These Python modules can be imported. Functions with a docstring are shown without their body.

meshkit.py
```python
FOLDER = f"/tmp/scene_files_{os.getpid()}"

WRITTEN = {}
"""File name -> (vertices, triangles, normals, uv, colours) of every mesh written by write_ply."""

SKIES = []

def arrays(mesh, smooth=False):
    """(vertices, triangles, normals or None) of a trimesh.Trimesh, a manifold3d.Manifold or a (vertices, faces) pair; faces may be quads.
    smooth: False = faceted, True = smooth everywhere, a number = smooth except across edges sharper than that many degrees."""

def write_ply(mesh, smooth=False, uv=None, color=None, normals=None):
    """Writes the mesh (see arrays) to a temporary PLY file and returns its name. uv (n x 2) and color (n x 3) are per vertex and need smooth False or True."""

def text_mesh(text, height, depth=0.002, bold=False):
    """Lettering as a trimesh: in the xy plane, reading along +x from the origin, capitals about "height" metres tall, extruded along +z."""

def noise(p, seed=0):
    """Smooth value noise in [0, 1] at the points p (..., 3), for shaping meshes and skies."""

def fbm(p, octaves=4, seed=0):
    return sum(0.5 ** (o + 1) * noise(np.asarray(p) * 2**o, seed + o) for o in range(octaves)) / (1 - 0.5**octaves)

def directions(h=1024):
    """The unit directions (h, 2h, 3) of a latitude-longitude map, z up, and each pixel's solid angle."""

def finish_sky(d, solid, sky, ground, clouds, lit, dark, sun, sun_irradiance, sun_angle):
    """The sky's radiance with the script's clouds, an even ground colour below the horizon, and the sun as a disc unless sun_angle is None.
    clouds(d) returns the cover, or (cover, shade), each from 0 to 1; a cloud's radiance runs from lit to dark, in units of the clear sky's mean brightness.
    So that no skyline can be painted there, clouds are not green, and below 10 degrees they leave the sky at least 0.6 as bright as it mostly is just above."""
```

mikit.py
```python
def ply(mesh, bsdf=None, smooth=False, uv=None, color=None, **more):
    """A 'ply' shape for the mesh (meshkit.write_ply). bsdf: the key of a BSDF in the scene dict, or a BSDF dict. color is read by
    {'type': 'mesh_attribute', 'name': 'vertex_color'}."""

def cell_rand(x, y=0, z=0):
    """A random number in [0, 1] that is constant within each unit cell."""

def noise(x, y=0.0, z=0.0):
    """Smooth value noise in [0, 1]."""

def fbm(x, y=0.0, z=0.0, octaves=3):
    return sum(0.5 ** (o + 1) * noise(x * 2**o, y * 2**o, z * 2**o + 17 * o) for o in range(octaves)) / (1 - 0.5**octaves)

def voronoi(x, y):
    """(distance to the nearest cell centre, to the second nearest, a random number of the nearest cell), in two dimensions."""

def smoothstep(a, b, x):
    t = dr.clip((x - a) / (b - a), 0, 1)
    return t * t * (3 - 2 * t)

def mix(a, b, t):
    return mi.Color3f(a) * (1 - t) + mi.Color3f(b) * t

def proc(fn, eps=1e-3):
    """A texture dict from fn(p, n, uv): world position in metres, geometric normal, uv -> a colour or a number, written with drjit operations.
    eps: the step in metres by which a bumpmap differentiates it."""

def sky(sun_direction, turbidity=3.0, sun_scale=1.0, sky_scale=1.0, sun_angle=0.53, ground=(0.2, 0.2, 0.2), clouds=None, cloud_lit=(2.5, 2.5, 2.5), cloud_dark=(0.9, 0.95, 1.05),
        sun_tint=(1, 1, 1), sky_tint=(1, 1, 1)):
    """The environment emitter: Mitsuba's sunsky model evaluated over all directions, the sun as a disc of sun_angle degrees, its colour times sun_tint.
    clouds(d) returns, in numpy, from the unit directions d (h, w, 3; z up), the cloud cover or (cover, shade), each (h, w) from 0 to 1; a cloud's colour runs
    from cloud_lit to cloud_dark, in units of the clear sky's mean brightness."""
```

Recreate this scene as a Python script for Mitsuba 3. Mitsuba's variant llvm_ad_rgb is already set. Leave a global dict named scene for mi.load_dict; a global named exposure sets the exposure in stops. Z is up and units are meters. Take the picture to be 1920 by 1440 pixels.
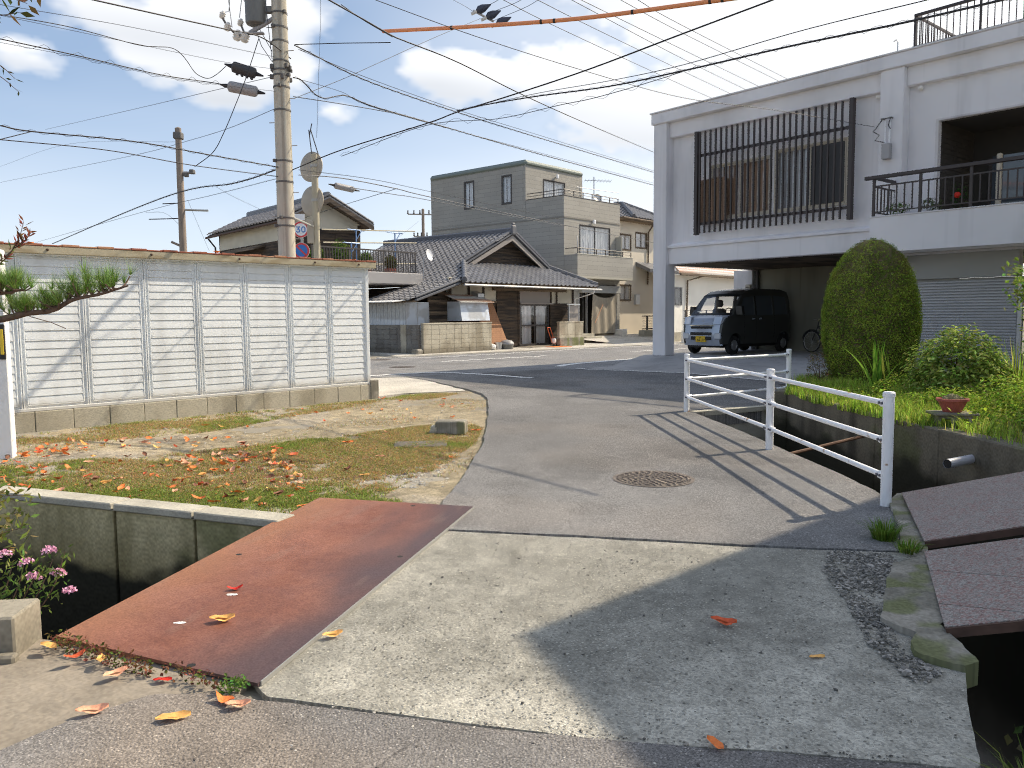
import math, random, json
import numpy as np, trimesh, shapely, mitsuba as mi, drjit as dr
import mikit, meshkit
from mikit import proc, noise, fbm, voronoi, cell_rand, smoothstep, mix
from shapely.geometry import Polygon, LineString, Point, box as sbox
T4 = mi.ScalarTransform4f
scene, labels = {}, {}
# ---------------------------------------------------------------- camera, light, exposure
PITCH = math.atan(128 / 1500.0)
scene['camera'] = dict(type='perspective', fov=65.24, fov_axis='x', near_clip=0.05, far_clip=3000.0,
    to_world=T4().look_at(origin=[0, 0, 1.4], target=[0, math.cos(PITCH), 1.4 - math.sin(PITCH)], up=[0.0088, 0, 1]))
SUN_AZ, SUN_EL = math.radians(27.0), math.radians(41.5)          # azimuth counted from +x towards +y
SUN = np.array([math.cos(SUN_EL) * math.cos(SUN_AZ), math.cos(SUN_EL) * math.sin(SUN_AZ), math.sin(SUN_EL)])

CLOUDS = [  # azimuth (deg, from +y towards +x), elevation, half widths, weight
    (-23.5, 19.0, 6.5, 2.6, 1.0), (-18.5, 19.5, 4.5, 3.6, 1.1), (-21.0, 15.5, 6.5, 2.0, .75), (-16.5, 15.5, 3.5, 2.0, .7),
    (-30.0, 15.4, 1.4, 1.0, .62), (-31.5, 15.6, .9, .8, .6), (-12.0, 13.6, 1.6, 1.0, .6),
    (-5.5, 16.8, 3.2, 1.6, .95), (-1.0, 16.2, 4.5, 1.7, .9), (5.0, 15.5, 5.5, 2.6, .95), (9.0, 13.5, 5.5, 2.2, .8),
    (-8.0, 22.5, 4.0, 1.2, .5), (8.0, 22.0, 7.0, 2.6, .75), (14.0, 19.0, 7.0, 4.0, .9), (22.0, 16.0, 9.0, 5.0, 1.1), (30.0, 18.0, 11.0, 8.0, 1.3),
    (-36.0, 10.6, 1.5, 1.0, .6), (-20.0, 7.0, 1.8, .7, .4), (-17.0, 7.4, 1.6, .6, .35),
    (45.0, 26.0, 22.0, 9.0, .8), (70.0, 18.0, 22.0, 6.0, .8), (-70.0, 20.0, 15.0, 5.0, .8), (120.0, 25.0, 25.0, 8.0, .8), (180.0, 22.0, 25.0, 8.0, .8), (-130.0, 22.0, 25.0, 8.0, .8)]
def clouds(d):
    az = np.degrees(np.arctan2(d[..., 0], d[..., 1])); el = np.degrees(np.arcsin(np.clip(d[..., 2], -1, 1)))
    s = np.zeros(az.shape); low = np.zeros(az.shape)
    for a, e, wa, we, k in CLOUDS:
        da = (az - a + 180) % 360 - 180
        g = k * np.exp(-((da / wa) ** 2 + ((el - e) / we) ** 2))
        s += g; low += g * np.clip((e - el) / we + .25, 0, 1)
    p = np.stack([d[..., 0], d[..., 1], d[..., 2] * 1.6], -1)
    n = meshkit.fbm(p * 13, 5, 3) - .5; f = meshkit.fbm(p * 42, 4, 8) - .5
    c = s * (1 + 1.7 * n) + .62 * n + .75 * f
    cover = np.clip((c - .20) / .72, 0, 1); cover = cover * cover * (3 - 2 * cover)
    haze = .0 + .30 * meshkit.fbm(np.stack([d[..., 0] * 3, d[..., 1] * 3, d[..., 2] * 9], -1), 4, 5) + .34 * np.exp(-((el - 0) / 9.0) ** 2) + .62 * np.clip((az + 12) / 40, 0, 1) * np.clip((160 - az) / 90, 0, 1)
    shade = np.clip(low / (s + .2) * .85 + .15 * (n + .5), 0, .8)
    return np.maximum(cover * .93, haze), shade * cover * (1 - .5 * np.clip((az + 5) / 30, 0, 1))
scene['sky'] = mikit.sky(SUN.tolist(), turbidity=3.0, sun_scale=1.0, sky_scale=1.0, clouds=clouds, cloud_lit=(3.3, 3.3, 3.3), cloud_dark=(1.75, 1.85, 2.0), ground=(.2, .19, .17), sun_tint=(.95, 1.0, 1.07))
exposure = 2.1

# ---------------------------------------------------------------- materials
def C(r, g, b): return {'type': 'rgb', 'value': [r, g, b]}
def mat(key, col, rough=.7, metal=0.0, bump=None, spec=.5, thin=False, **kw):
    base = proc(col) if callable(col) else (col if isinstance(col, dict) else C(*col))
    if thin:
        b = dict(type='principledthin', base_color=base, roughness=rough, diff_trans=kw.pop('trans', .9), eta=1.3, **kw)
    else:
        b = dict(type='principled', base_color=base, roughness=rough if not callable(rough) else proc(rough), metallic=metal, specular=spec, **kw)
    if bump:
        fn, sc, eps = bump
        b = dict(type='bumpmap', arbitrary=proc(fn, eps), scale=sc, bsdf=b)
    scene[key] = b if thin else dict(type='twosided', bsdf=b)
def C3(*c): return mi.Color3f(*c)
def speck(p, k):
    a, b, r = voronoi(p.x * k, p.y * k); return a, r
def asphalt_col(lo, hi, warm, k=110.0):
    def fn(p, n, uv):
        a, r = speck(p, k)
        big = fbm(p.x * .55, p.y * .55, 3.0, 4); mid = fbm(p.x * 5.0, p.y * 5.0, 9.0, 3)
        v = lo + (hi - lo) * (0.42 + .9 * (big - .5) + .45 * (mid - .5))
        v = v * (.66 + .68 * r) * (1.0 - .3 * smoothstep(.45, .75, a))
        v = v + .10 * smoothstep(.965, .99, r)
        t = smoothstep(.45, .75, fbm(p.x * .9 + 31, p.y * .9, 0.0, 3))
        cr = dr.abs(fbm(p.x * .75 + 3, p.y * .75 + 8, 0.0, 5) - .5); v = v * (1 - .35 * (1 - smoothstep(.0, .006, cr)) * smoothstep(.5, .6, mid + .0))
        v = v * (1 - .16 * smoothstep(.56, .66, fbm(p.x * 1.6 + 60, p.y * 1.6, 2.0, 4)))
        return C3(v * (1 + warm * (.4 + t)), v, v * (1 - warm * (.35 + t)))
    return fn
def asphalt_bump(p, n, uv):
    a, r = speck(p, 95.0); return (1 - smoothstep(.2, .7, a)) * (.3 + .7 * r)
mat('alley_asphalt_mat', asphalt_col(.13, .265, .035), .88, bump=(asphalt_bump, .004, .003), spec=.3)
mat('street_asphalt_mat', asphalt_col(.16, .25, .015), .85, spec=.3)
mat('fore_asphalt_mat', asphalt_col(.12, .27, .10, 170.0), .9, bump=(asphalt_bump, .003, .003), spec=.3)
def deck_col(p, n, uv):
    a, b, r = voronoi(p.x * 52, p.y * 52); a2, b2, r2 = voronoi(p.x * 120 + 7, p.y * 120)
    big = fbm(p.x * 1.1, p.y * 1.1, 5.0, 4); mid = fbm(p.x * 6, p.y * 6, 2.0, 3)
    v = .35 + .22 * (big - .5) + .20 * (mid - .5)
    wear = smoothstep(.46, .62, fbm(p.x * .8 + 5, p.y * .8, 1.0, 4))
    v = v * (1 - .22 * wear)
    v = v * (.70 + .54 * r2) * (.86 + .3 * noise(p.x * 24, p.y * 24))
    peb = (1 - smoothstep(.18, .34, a)) * smoothstep(.62, .78, r + .25 * wear)
    v = v * (1 - peb) + peb * (.16 + .40 * cell_rand(dr.floor(r * 5000)))
    pit = (1 - smoothstep(.12, .25, a2)) * smoothstep(.86, .95, r2); v = v * (1 - .7 * pit)
    return C3(v * 1.03, v * 1.0, v * .87)
def deck_bump(p, n, uv):
    a, b, r = voronoi(p.x * 52, p.y * 52); a2, b2, r2 = voronoi(p.x * 120 + 7, p.y * 120)
    return (1 - smoothstep(.1, .36, a)) * smoothstep(.4, .7, r) * 1.2 + .5 * (1 - smoothstep(.1, .7, a2)) * r2 + 1.5 * fbm(p.x * 9, p.y * 9, 0.0, 3)
mat('deck_mat', deck_col, .9, bump=(deck_bump, .005, .002), spec=.25)
def dirt_col(p, n, uv):
    a, b, r = voronoi(p.x * 60, p.y * 60)
    m = fbm(p.x * 1.5, p.y * 1.5, 3.0, 4); f = fbm(p.x * 14, p.y * 14, 1.0, 3)
    v = (.30 + .22 * (m - .5) + .3 * (f - .5)) * (.70 + .6 * r)
    gr = smoothstep(.5, .68, fbm(p.x * .9 + 11, p.y * .9, 1.0, 3))
    return mix((1, .85, .58), (1, .88, .68), gr) * v
def dirt_bump(p, n, uv):
    a, b, r = voronoi(p.x * 60, p.y * 60); return (1 - smoothstep(.1, .6, a)) * r + 2 * fbm(p.x * 12, p.y * 12, 0.0, 3)
mat('dirt_mat', dirt_col, .95, bump=(dirt_bump, .008, .003), spec=.15)
mat('pale_mat', lambda p, n, uv: C3(1, .95, .84) * ((.40 + .22 * (fbm(p.x * 2, p.y * 2, 0.0, 4) - .5)) * (.8 + .4 * voronoi(p.x * 50, p.y * 50)[2])), .9, spec=.2)
mat('soil_mat', lambda p, n, uv: C3(.13, .10, .065) * (.6 + .9 * fbm(p.x * 9, p.y * 9, 0.0, 3)), .95, spec=.1)
mat('earth_mat', lambda p, n, uv: C3(.24, .22, .18) * (.6 + .8 * fbm(p.x * .3, p.y * .3, 0.0, 4)), .95, spec=.1)
def mortar_col(p, n, uv):
    v = .26 * (.7 + .6 * fbm(p.x * 5, p.y * 5, 0.0, 4)) * (.85 + .3 * noise(p.x * 90, p.y * 90)); return C3(v * 1.05, v * .92, v * .74)
mat('mortar_mat', mortar_col, .9, bump=(lambda p, n, uv: fbm(p.x * 25, p.y * 25, 0.0, 3), .006, .003), spec=.2)
def rust_col(p, n, uv):
    # plate local axes: along its length l, across w (from the ditch side to the road side)
    l = (p.x + .98) * .236 + (p.y - 2.93) * .972; w = (p.x + .98) * .972 - (p.y - 2.93) * .236
    m = fbm(p.x * 2.3, p.y * 2.3, 0.0, 4); f = fbm(p.x * 22, p.y * 22, 3.0, 3); g = noise(p.x * 160, p.y * 160)
    c = mix((.20, .078, .050), (.29, .125, .082), smoothstep(.3, .7, m) * .7 + .6 * (f - .5))
    worn = smoothstep(-.55, -.02, w + .45 * (fbm(l * 1.3, w * 4, 2.0, 3) - .5)) 
    c = mix(c, (.075, .052, .058), worn * .9)
    c = mix(c, (.34, .165, .085), smoothstep(-.75, -1.2, w + .3 * (m - .5)) * .55)
    st = smoothstep(.66, .78, fbm(w * 9 + 3, l * 2.0, 4.0, 3)); c = mix(c, (.28, .20, .15), st * .14)
    return c * (.78 + .44 * g)
mat('rust_plate_mat', rust_col, lambda p, n, uv: .42 + .3 * fbm(p.x * 9, p.y * 9, 0.0, 3), .15, bump=(lambda p, n, uv: fbm(p.x * 55, p.y * 55, 0.0, 3), .0025, .002), spec=.45)
mat('rust_dark_mat', lambda p, n, uv: C3(.085, .048, .035) * (.6 + .9 * fbm(p.x * 20, p.y * 20, p.z * 20, 3)), .7, .2)
mat('rust_iron_mat', lambda p, n, uv: C3(.11, .055, .032) * (.6 + .9 * fbm(p.x * 20, p.y * 20, p.z * 20, 3)), .75, .1)
def granite_col(p, n, uv):
    a, b, r = voronoi(p.x * 95, p.y * 95); a2, b2, r2 = voronoi(p.x * 150, p.y * 150)
    m = smoothstep(.30, .75, fbm(p.x * 9, p.y * 9, 0.0, 3))
    c = mix((.27, .25, .23), (.25, .15, .135), smoothstep(.25, .95, .85 * r + .18 * m))
    return c * (.60 + .75 * r2)
mat('granite_mat', granite_col, .6, bump=(lambda p, n, uv: voronoi(p.x * 190, p.y * 190)[2], .002, .002), spec=.4)
def oldwall(base, dirt, zt, hgt, green=.3, streak=1.0):
    """weathered concrete: stains that run down from the cap, near black towards the foot"""
    def fn(p, n, uv):
        s = p.x * .83 + p.y * .71; s2 = p.x * .71 - p.y * .83
        st = fbm(s * 5, s2 * 5, p.z * .7, 4); m = fbm(s * 1.8, s2 * 1.8, p.z * 2.5, 4); f = noise(s * 55, s2 * 55, p.z * 55)
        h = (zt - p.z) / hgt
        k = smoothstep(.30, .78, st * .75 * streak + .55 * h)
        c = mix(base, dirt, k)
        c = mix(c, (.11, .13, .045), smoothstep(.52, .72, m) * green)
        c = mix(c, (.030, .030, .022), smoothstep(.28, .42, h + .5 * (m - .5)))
        return c * (.72 + .5 * f)
    return fn
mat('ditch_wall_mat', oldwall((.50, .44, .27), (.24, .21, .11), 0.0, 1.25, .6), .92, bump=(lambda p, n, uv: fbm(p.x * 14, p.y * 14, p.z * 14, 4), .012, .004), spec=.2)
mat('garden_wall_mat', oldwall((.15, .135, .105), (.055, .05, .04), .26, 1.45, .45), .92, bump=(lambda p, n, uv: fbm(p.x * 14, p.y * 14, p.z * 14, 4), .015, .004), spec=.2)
mat('cap_mat', lambda p, n, uv: C3(1, .95, .80) * (.38 * (.7 + .6 * fbm(p.x * 4, p.y * 4, p.z * 4, 4)) * (.85 + .3 * noise(p.x * 80, p.y * 80, p.z * 80))), .9, bump=(lambda p, n, uv: fbm(p.x * 30, p.y * 30, p.z * 30, 3), .004, .003), spec=.2)
mat('lichen_mat', lambda p, n, uv: mix(mix((.30, .28, .24), (.19, .18, .15), smoothstep(.35, .6, fbm(p.x * 6, p.y * 6, p.z * 6, 4))), (.13, .15, .05), smoothstep(.55, .72, fbm(p.x * 5 + 9, p.y * 5, 0.0, 3)) * .7) * (.8 + .4 * noise(p.x * 90, p.y * 90)), .92, bump=(lambda p, n, uv: fbm(p.x * 25, p.y * 25, 0.0, 4), .010, .003), spec=.2)
def block_col(base, dark, zt, zb):
    def fn(p, n, uv):
        s = p.x * .7 + p.y * .7; s2 = p.x * .7 - p.y * .7
        f = noise(s * 70, s2 * 70, p.z * 70); m = fbm(s * 1.7, s2 * 1.7, p.z * 1.2, 4); st = fbm(s * 4, s2 * 4, p.z * .6, 3)
        c = mix(base, dark, smoothstep(.46, .70, m * .6 + st * .5))
        low = smoothstep(zb + (zt - zb) * .36, zb, p.z + .25 * (m - .5)); c = mix(c, (.13, .115, .09), low * .75)
        return c * (.8 + .4 * f)
    return fn
mat('block_mat', block_col((.47, .44, .36), (.30, .27, .21), 1.15, 0), .92, spec=.2)
mat('block_dark_mat', block_col((.24, .235, .22), (.15, .14, .13), 1.15, 0), .92, spec=.2)
mat('plinth_block_mat', block_col((.44, .41, .33), (.34, .31, .24), .3, -.5), .92, bump=(lambda p, n, uv: fbm(p.x * 40, p.y * 40, p.z * 40, 3), .004, .003), spec=.2)
def shed_col(p, n, uv):
    s = p.x * .70 + p.y * .714
    st = fbm(s * 7, p.z * .8, 1.0, 3); m = fbm(s * 1.3, p.z * 1.3, 4.0, 3)
    c = mix((.74, .78, .81), (.65, .68, .70), smoothstep(.52, .78, st * .65 + m * .45))
    return mix(c, (.45, .40, .32), smoothstep(.42, .26, p.z + .12 * (st - .5)) * .5)
mat('shed_mat', shed_col, .5, spec=.4)
mat('fascia_mat', lambda p, n, uv: mix((.40, .36, .26), (.30, .25, .16), smoothstep(.45, .7, fbm((p.x + p.y) * 2.2, p.z * 9, 0.0, 4))), .5)
mat('shed_roof_mat', lambda p, n, uv: mix((.30, .10, .06), (.42, .22, .13), smoothstep(.4, .7, fbm(p.x * 3, p.y * 3, 0.0, 4))), .75)
mat('white_paint_mat', lambda p, n, uv: mix(C3(.80, .81, .83) * (.92 + .14 * fbm(p.x * 6, p.y * 6, p.z * 6, 3)), (.36, .22, .13), smoothstep(.70, .80, fbm(p.x * 13, p.y * 13, p.z * 13, 4) + .10 * smoothstep(.12, .0, p.z))), .35, spec=.5)
mat('bolt_mat', (.14, .14, .17), .5, .6)
mat('road_white_mat', lambda p, n, uv: C3(.74, .73, .70) * (1 - .30 * smoothstep(.60, .75, fbm(p.x * 6, p.y * 6, 0.0, 4))), .8, spec=.2)
def stucco(base, k=.1):
    def fn(p, n, uv):
        s = p.x * .647 - p.y * .762; s2 = p.x * .762 + p.y * .647
        st = fbm(s * 3, s2 * 3, p.z * .4, 4); m = fbm(s * .6, s2 * .6, p.z * .6, 3)
        return mi.Color3f(base) * (1 - k + 2 * k * m) * (1 - .9 * k * smoothstep(.5, .75, st)) * (1 - .8 * k * smoothstep(.58, .76, fbm(s * 7, s2 * 7, p.z * .22, 3)))
    return fn
mat('stucco_mat', stucco((.71, .70, .715), .11), .85, bump=(lambda p, n, uv: fbm(p.x * 30, p.y * 30, p.z * 30, 2), .004, .006), spec=.25)
mat('stucco_edge_mat', stucco((.62, .60, .60), .2), .85, spec=.25)
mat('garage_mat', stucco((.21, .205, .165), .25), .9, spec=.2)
mat('garage_floor_mat', stucco((.33, .32, .31), .15), .8, spec=.3)
mat('brown_paint_mat', lambda p, n, uv: C3(.036, .027, .026) * (.8 + .4 * fbm(p.x * 8, p.y * 8, p.z * 8, 3)), .45)
mat('curtain_mat', lambda p, n, uv: mix((.33, .22, .15), (.23, .155, .10), smoothstep(.3, .7, fbm((p.x * .647 - p.y * .762) * 14, p.z * .5, 0.0, 3))), .95)
mat('grey_curtain_mat', lambda p, n, uv: mix((.42, .42, .42), (.25, .25, .26), smoothstep(.3, .7, fbm((p.x * .647 - p.y * .762) * 14, p.z * .5, 0.0, 3))), .95)
mat('white_curtain_mat', lambda p, n, uv: mix((.62, .63, .64), (.42, .44, .45), smoothstep(.3, .7, fbm((p.x + p.y) * 7, p.z * .3, 0.0, 3))), .95)
scene['glass_mat'] = dict(type='thindielectric', int_ior=1.5)
mat('dark_glass_mat', (.05, .065, .085), .05, spec=.9)  # bluish reflection painted into the dark pane colour
mat('screen_mat', (.05, .052, .055), .6)
mat('cream_frame_mat', (.50, .45, .36), .5)
mat('dark_room_mat', (.045, .042, .038), .9)
mat('dark_tile_mat', (.055, .048, .042), .45)
mat('alu_mat', (.46, .47, .48), .4, .6)
mat('dark_alu_mat', (.06, .054, .052), .5, .0)
mat('shutter_mat', lambda p, n, uv: C3(.44, .45, .48) * (.9 + .2 * fbm(p.x * 2, p.y * 2, p.z * 9, 3)), .5, .15)
mat('shutter_box_mat', (.34, .345, .335), .6)
def siding(base):
    def fn(p, n, uv):
        s = dr.select(dr.abs(n.x * .655 + n.y * .755) > .5, p.x * -.755 + p.y * .655, p.x * .655 + p.y * .755)
        zz = p.z * 4.6; fz = dr.abs(zz - dr.floor(zz) - .5); row = dr.floor(zz)
        xx = s * 1.1 + .5 * (row - 2 * dr.floor(row * .5)); fx = dr.abs(xx - dr.floor(xx) - .5)
        c = mi.Color3f(base) * (.93 + .12 * cell_rand(dr.floor(xx), row) ) * (.93 + .14 * fbm(s * .7, p.z * .7, 0.0, 3))
        return c * (1 - .28 * smoothstep(.44, .48, fz)) * (1 - .2 * smoothstep(.485, .495, fx))
    return fn
mat('taupe_siding_mat', siding((.335, .325, .295)), .75, spec=.3)
mat('taupe_trim_mat', (.40, .385, .33), .6)
mat('dark_trim_mat', (.20, .19, .17), .6)
mat('roof_edge_mat', (.16, .19, .17), .5)
mat('cream_wall_mat', lambda p, n, uv: C3(.60, .545, .45) * (.9 + .2 * fbm(p.x, p.y, p.z, 3)), .85)
mat('white_wall_mat', lambda p, n, uv: C3(.76, .74, .68) * (.88 + .24 * fbm(p.x, p.y, p.z, 3)), .85)
mat('plaster_mat', lambda p, n, uv: C3(.56, .53, .44) * (.85 + .3 * fbm(p.x * 2, p.y * 2, p.z * 2, 3)), .9)
mat('grey_panel_mat', (.30, .275, .255), .7)
def wood_dark(a, b):
    return lambda p, n, uv: mix(a, b, smoothstep(.35, .75, fbm((p.x + p.y) * 1.1, (p.x - p.y) * 2, p.z * 16, 4)))
mat('burnt_wood_mat', wood_dark((.026, .020, .016), (.085, .058, .036)), .8)
mat('old_wood_mat', wood_dark((.10, .075, .055), (.22, .165, .11)), .8)
mat('dark_wood_mat', wood_dark((.05, .038, .03), (.11, .082, .06)), .8)
mat('brown_sheet_mat', lambda p, n, uv: C3(.33, .165, .085) * (.8 + .4 * fbm(p.x * 4, p.y * 4, p.z * 4, 4)) * (1 - .25 * smoothstep(.40, .46, dr.abs(p.z * 12 - dr.floor(p.z * 12) - .5))), .8)
mat('tin_mat', lambda p, n, uv: mix((.56, .62, .70), (.42, .44, .46), smoothstep(.45, .7, fbm((p.x + p.y) * 2, p.z * 2, 0.0, 3))), .45, .25)
mat('tin_roof_mat', lambda p, n, uv: mix((.60, .60, .58), (.42, .24, .15), smoothstep(.50, .62, fbm((p.x - p.y) * 2.2, p.z * 5, 2.0, 3))), .6, .1)
mat('white_sheet_mat', (.80, .80, .78), .5)
def tile_col(a):
    return lambda p, n, uv: mi.Color3f(a) * (.88 + .2 * fbm(p.x * .8, p.y * .8, p.z, 2)) * (.85 + .3 * fbm(p.x * 8, p.y * 8, p.z * 8, 3))
mat('tile_mat', tile_col((.215, .215, .225)), .38, spec=.6)
mat('tile_b_mat', tile_col((.195, .195, .205)), .42, spec=.6)
mat('tile_c_mat', tile_col((.235, .235, .24)), .36, spec=.6)
mat('ridge_mat', tile_col((.11, .115, .13)), .4, spec=.6)
mat('black_void_mat', (.02, .02, .02), .9)
def pole_col(p, n, uv):
    st = fbm(dr.atan2(p.y - 16, p.x + 4.43) * 3.0, p.z * .35, 0.0, 4); m = fbm(p.x * 9, p.y * 9, p.z * 3, 3)
    return mix((.50, .475, .40), (.36, .33, .27), smoothstep(.42, .70, st)) * (.85 + .3 * m)
mat('pole_mat', pole_col, .85, spec=.25)
mat('old_pole_mat', lambda p, n, uv: C3(.25, .205, .17) * (.7 + .6 * fbm(p.x * 9, p.y * 9, p.z * 2, 3)), .9)
mat('steel_mat', (.40, .40, .38), .5, .5)
mat('band_mat', (.13, .125, .12), .6, .3)
mat('sign_back_mat', lambda p, n, uv: C3(.40, .365, .305) * (.85 + .3 * fbm(p.x * 5, p.y * 5, p.z * 5, 3)), .6, .1)
mat('sign_post_mat', (.42, .385, .29), .6)
mat('mirror_mat', (.6, .62, .65), .05, 1.0)
mat('cable_mat', (.022, .023, .028), .6)
mat('grey_cable_mat', (.075, .08, .095), .6)
mat('closure_dark_mat', (.055, .055, .058), .6)
mat('closure_grey_mat', (.33, .325, .33), .5)
mat('transformer_mat', lambda p, n, uv: C3(.17, .17, .16) * (.8 + .4 * fbm(p.x * 4, p.y * 4, p.z * 2, 3)), .5, .2)
mat('porcelain_mat', (.72, .70, .66), .25)
mat('insulator_cover_mat', (.05, .055, .085), .5)
mat('orange_sleeve_mat', (.78, .30, .13), .5)
mat('sign_red_mat', (.62, .05, .05), .4)
mat('sign_white_mat', (.80, .80, .80), .4)
mat('sign_blue_mat', (.03, .16, .50), .4)
mat('blue_steel_mat', (.16, .27, .48), .5, .2)
mat('bamboo_mat', (.50, .45, .33), .7)
mat('van_paint_mat', (.42, .47, .55), .28, .35, spec=.6, clearcoat=1.0, clearcoat_gloss=.95)
mat('van_body_mat', (.05, .052, .05), .3, .2, spec=.5, clearcoat=.6)  # silver van: carport shade painted into the colour of sides, roof and tail
mat('van_dark_mat', (.012, .013, .014), .4)
mat('tyre_mat', (.018, .018, .018), .85)
mat('hub_mat', (.42, .43, .45), .35, .7)
mat('headlight_mat', (.55, .60, .68), .1, .3, clearcoat=1.0)
mat('chrome_mat', (.62, .60, .52), .18, .9)
mat('plate_yellow_mat', (.72, .48, .03), .5)
mat('print_black_mat', (.02, .02, .02), .6)
mat('black_frame_mat', (.025, .025, .028), .4)
mat('pot_mat', lambda p, n, uv: C3(.30, .075, .055) * (.8 + .4 * fbm(p.x * 12, p.y * 12, p.z * 12, 3)), .6)
mat('cactus_mat', (.22, .20, .10), .8)
mat('pvc_mat', lambda p, n, uv: C3(.50, .51, .54) * (.8 + .4 * fbm(p.x * 8, p.y * 8, p.z * 8, 3)), .4)
mat('reflector_yellow_mat', (.75, .55, .04), .4)
VC = {'type': 'mesh_attribute', 'name': 'vertex_color'}
mat('leaf_mat', VC, .5, thin=True, trans=.75)
mat('grass_mat', VC, .5, thin=True, trans=.95)
mat('dense_leaf_mat', VC, .6, spec=.3)
mat('needle_mat', VC, .5, spec=.4)
mat('bark_mat', lambda p, n, uv: C3(.13, .085, .062) * (.5 + 1.0 * fbm(p.x * 40, p.y * 40, p.z * 40, 3)), .9)
mat('stone_mat', VC, .85, spec=.25)
for k, c in (('fallen_a_mat', (.74, .22, .06)), ('fallen_b_mat', (.60, .11, .04)), ('fallen_c_mat', (.76, .42, .13)), ('fallen_d_mat', (.72, .38, .24)), ('fallen_e_mat', (.20, .085, .05)), ('fallen_red_mat', (.62, .035, .02))):
    mat(k, (lambda c: lambda p, n, uv: mi.Color3f(c) * (.65 + .7 * fbm(p.x * 70, p.y * 70, 0.0, 3)))(c), .6, spec=.3)
mat('manhole_mat', lambda p, n, uv: C3(.16, .135, .115) * (.6 + .8 * fbm(p.x * 20, p.y * 20, 0.0, 3)), .6, .35)
mat('manhole_dark_mat', (.07, .06, .055), .85)
scene['water_mat'] = dict(type='principled', base_color=C(.012, .012, .009), roughness=.12, specular=.5)
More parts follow.
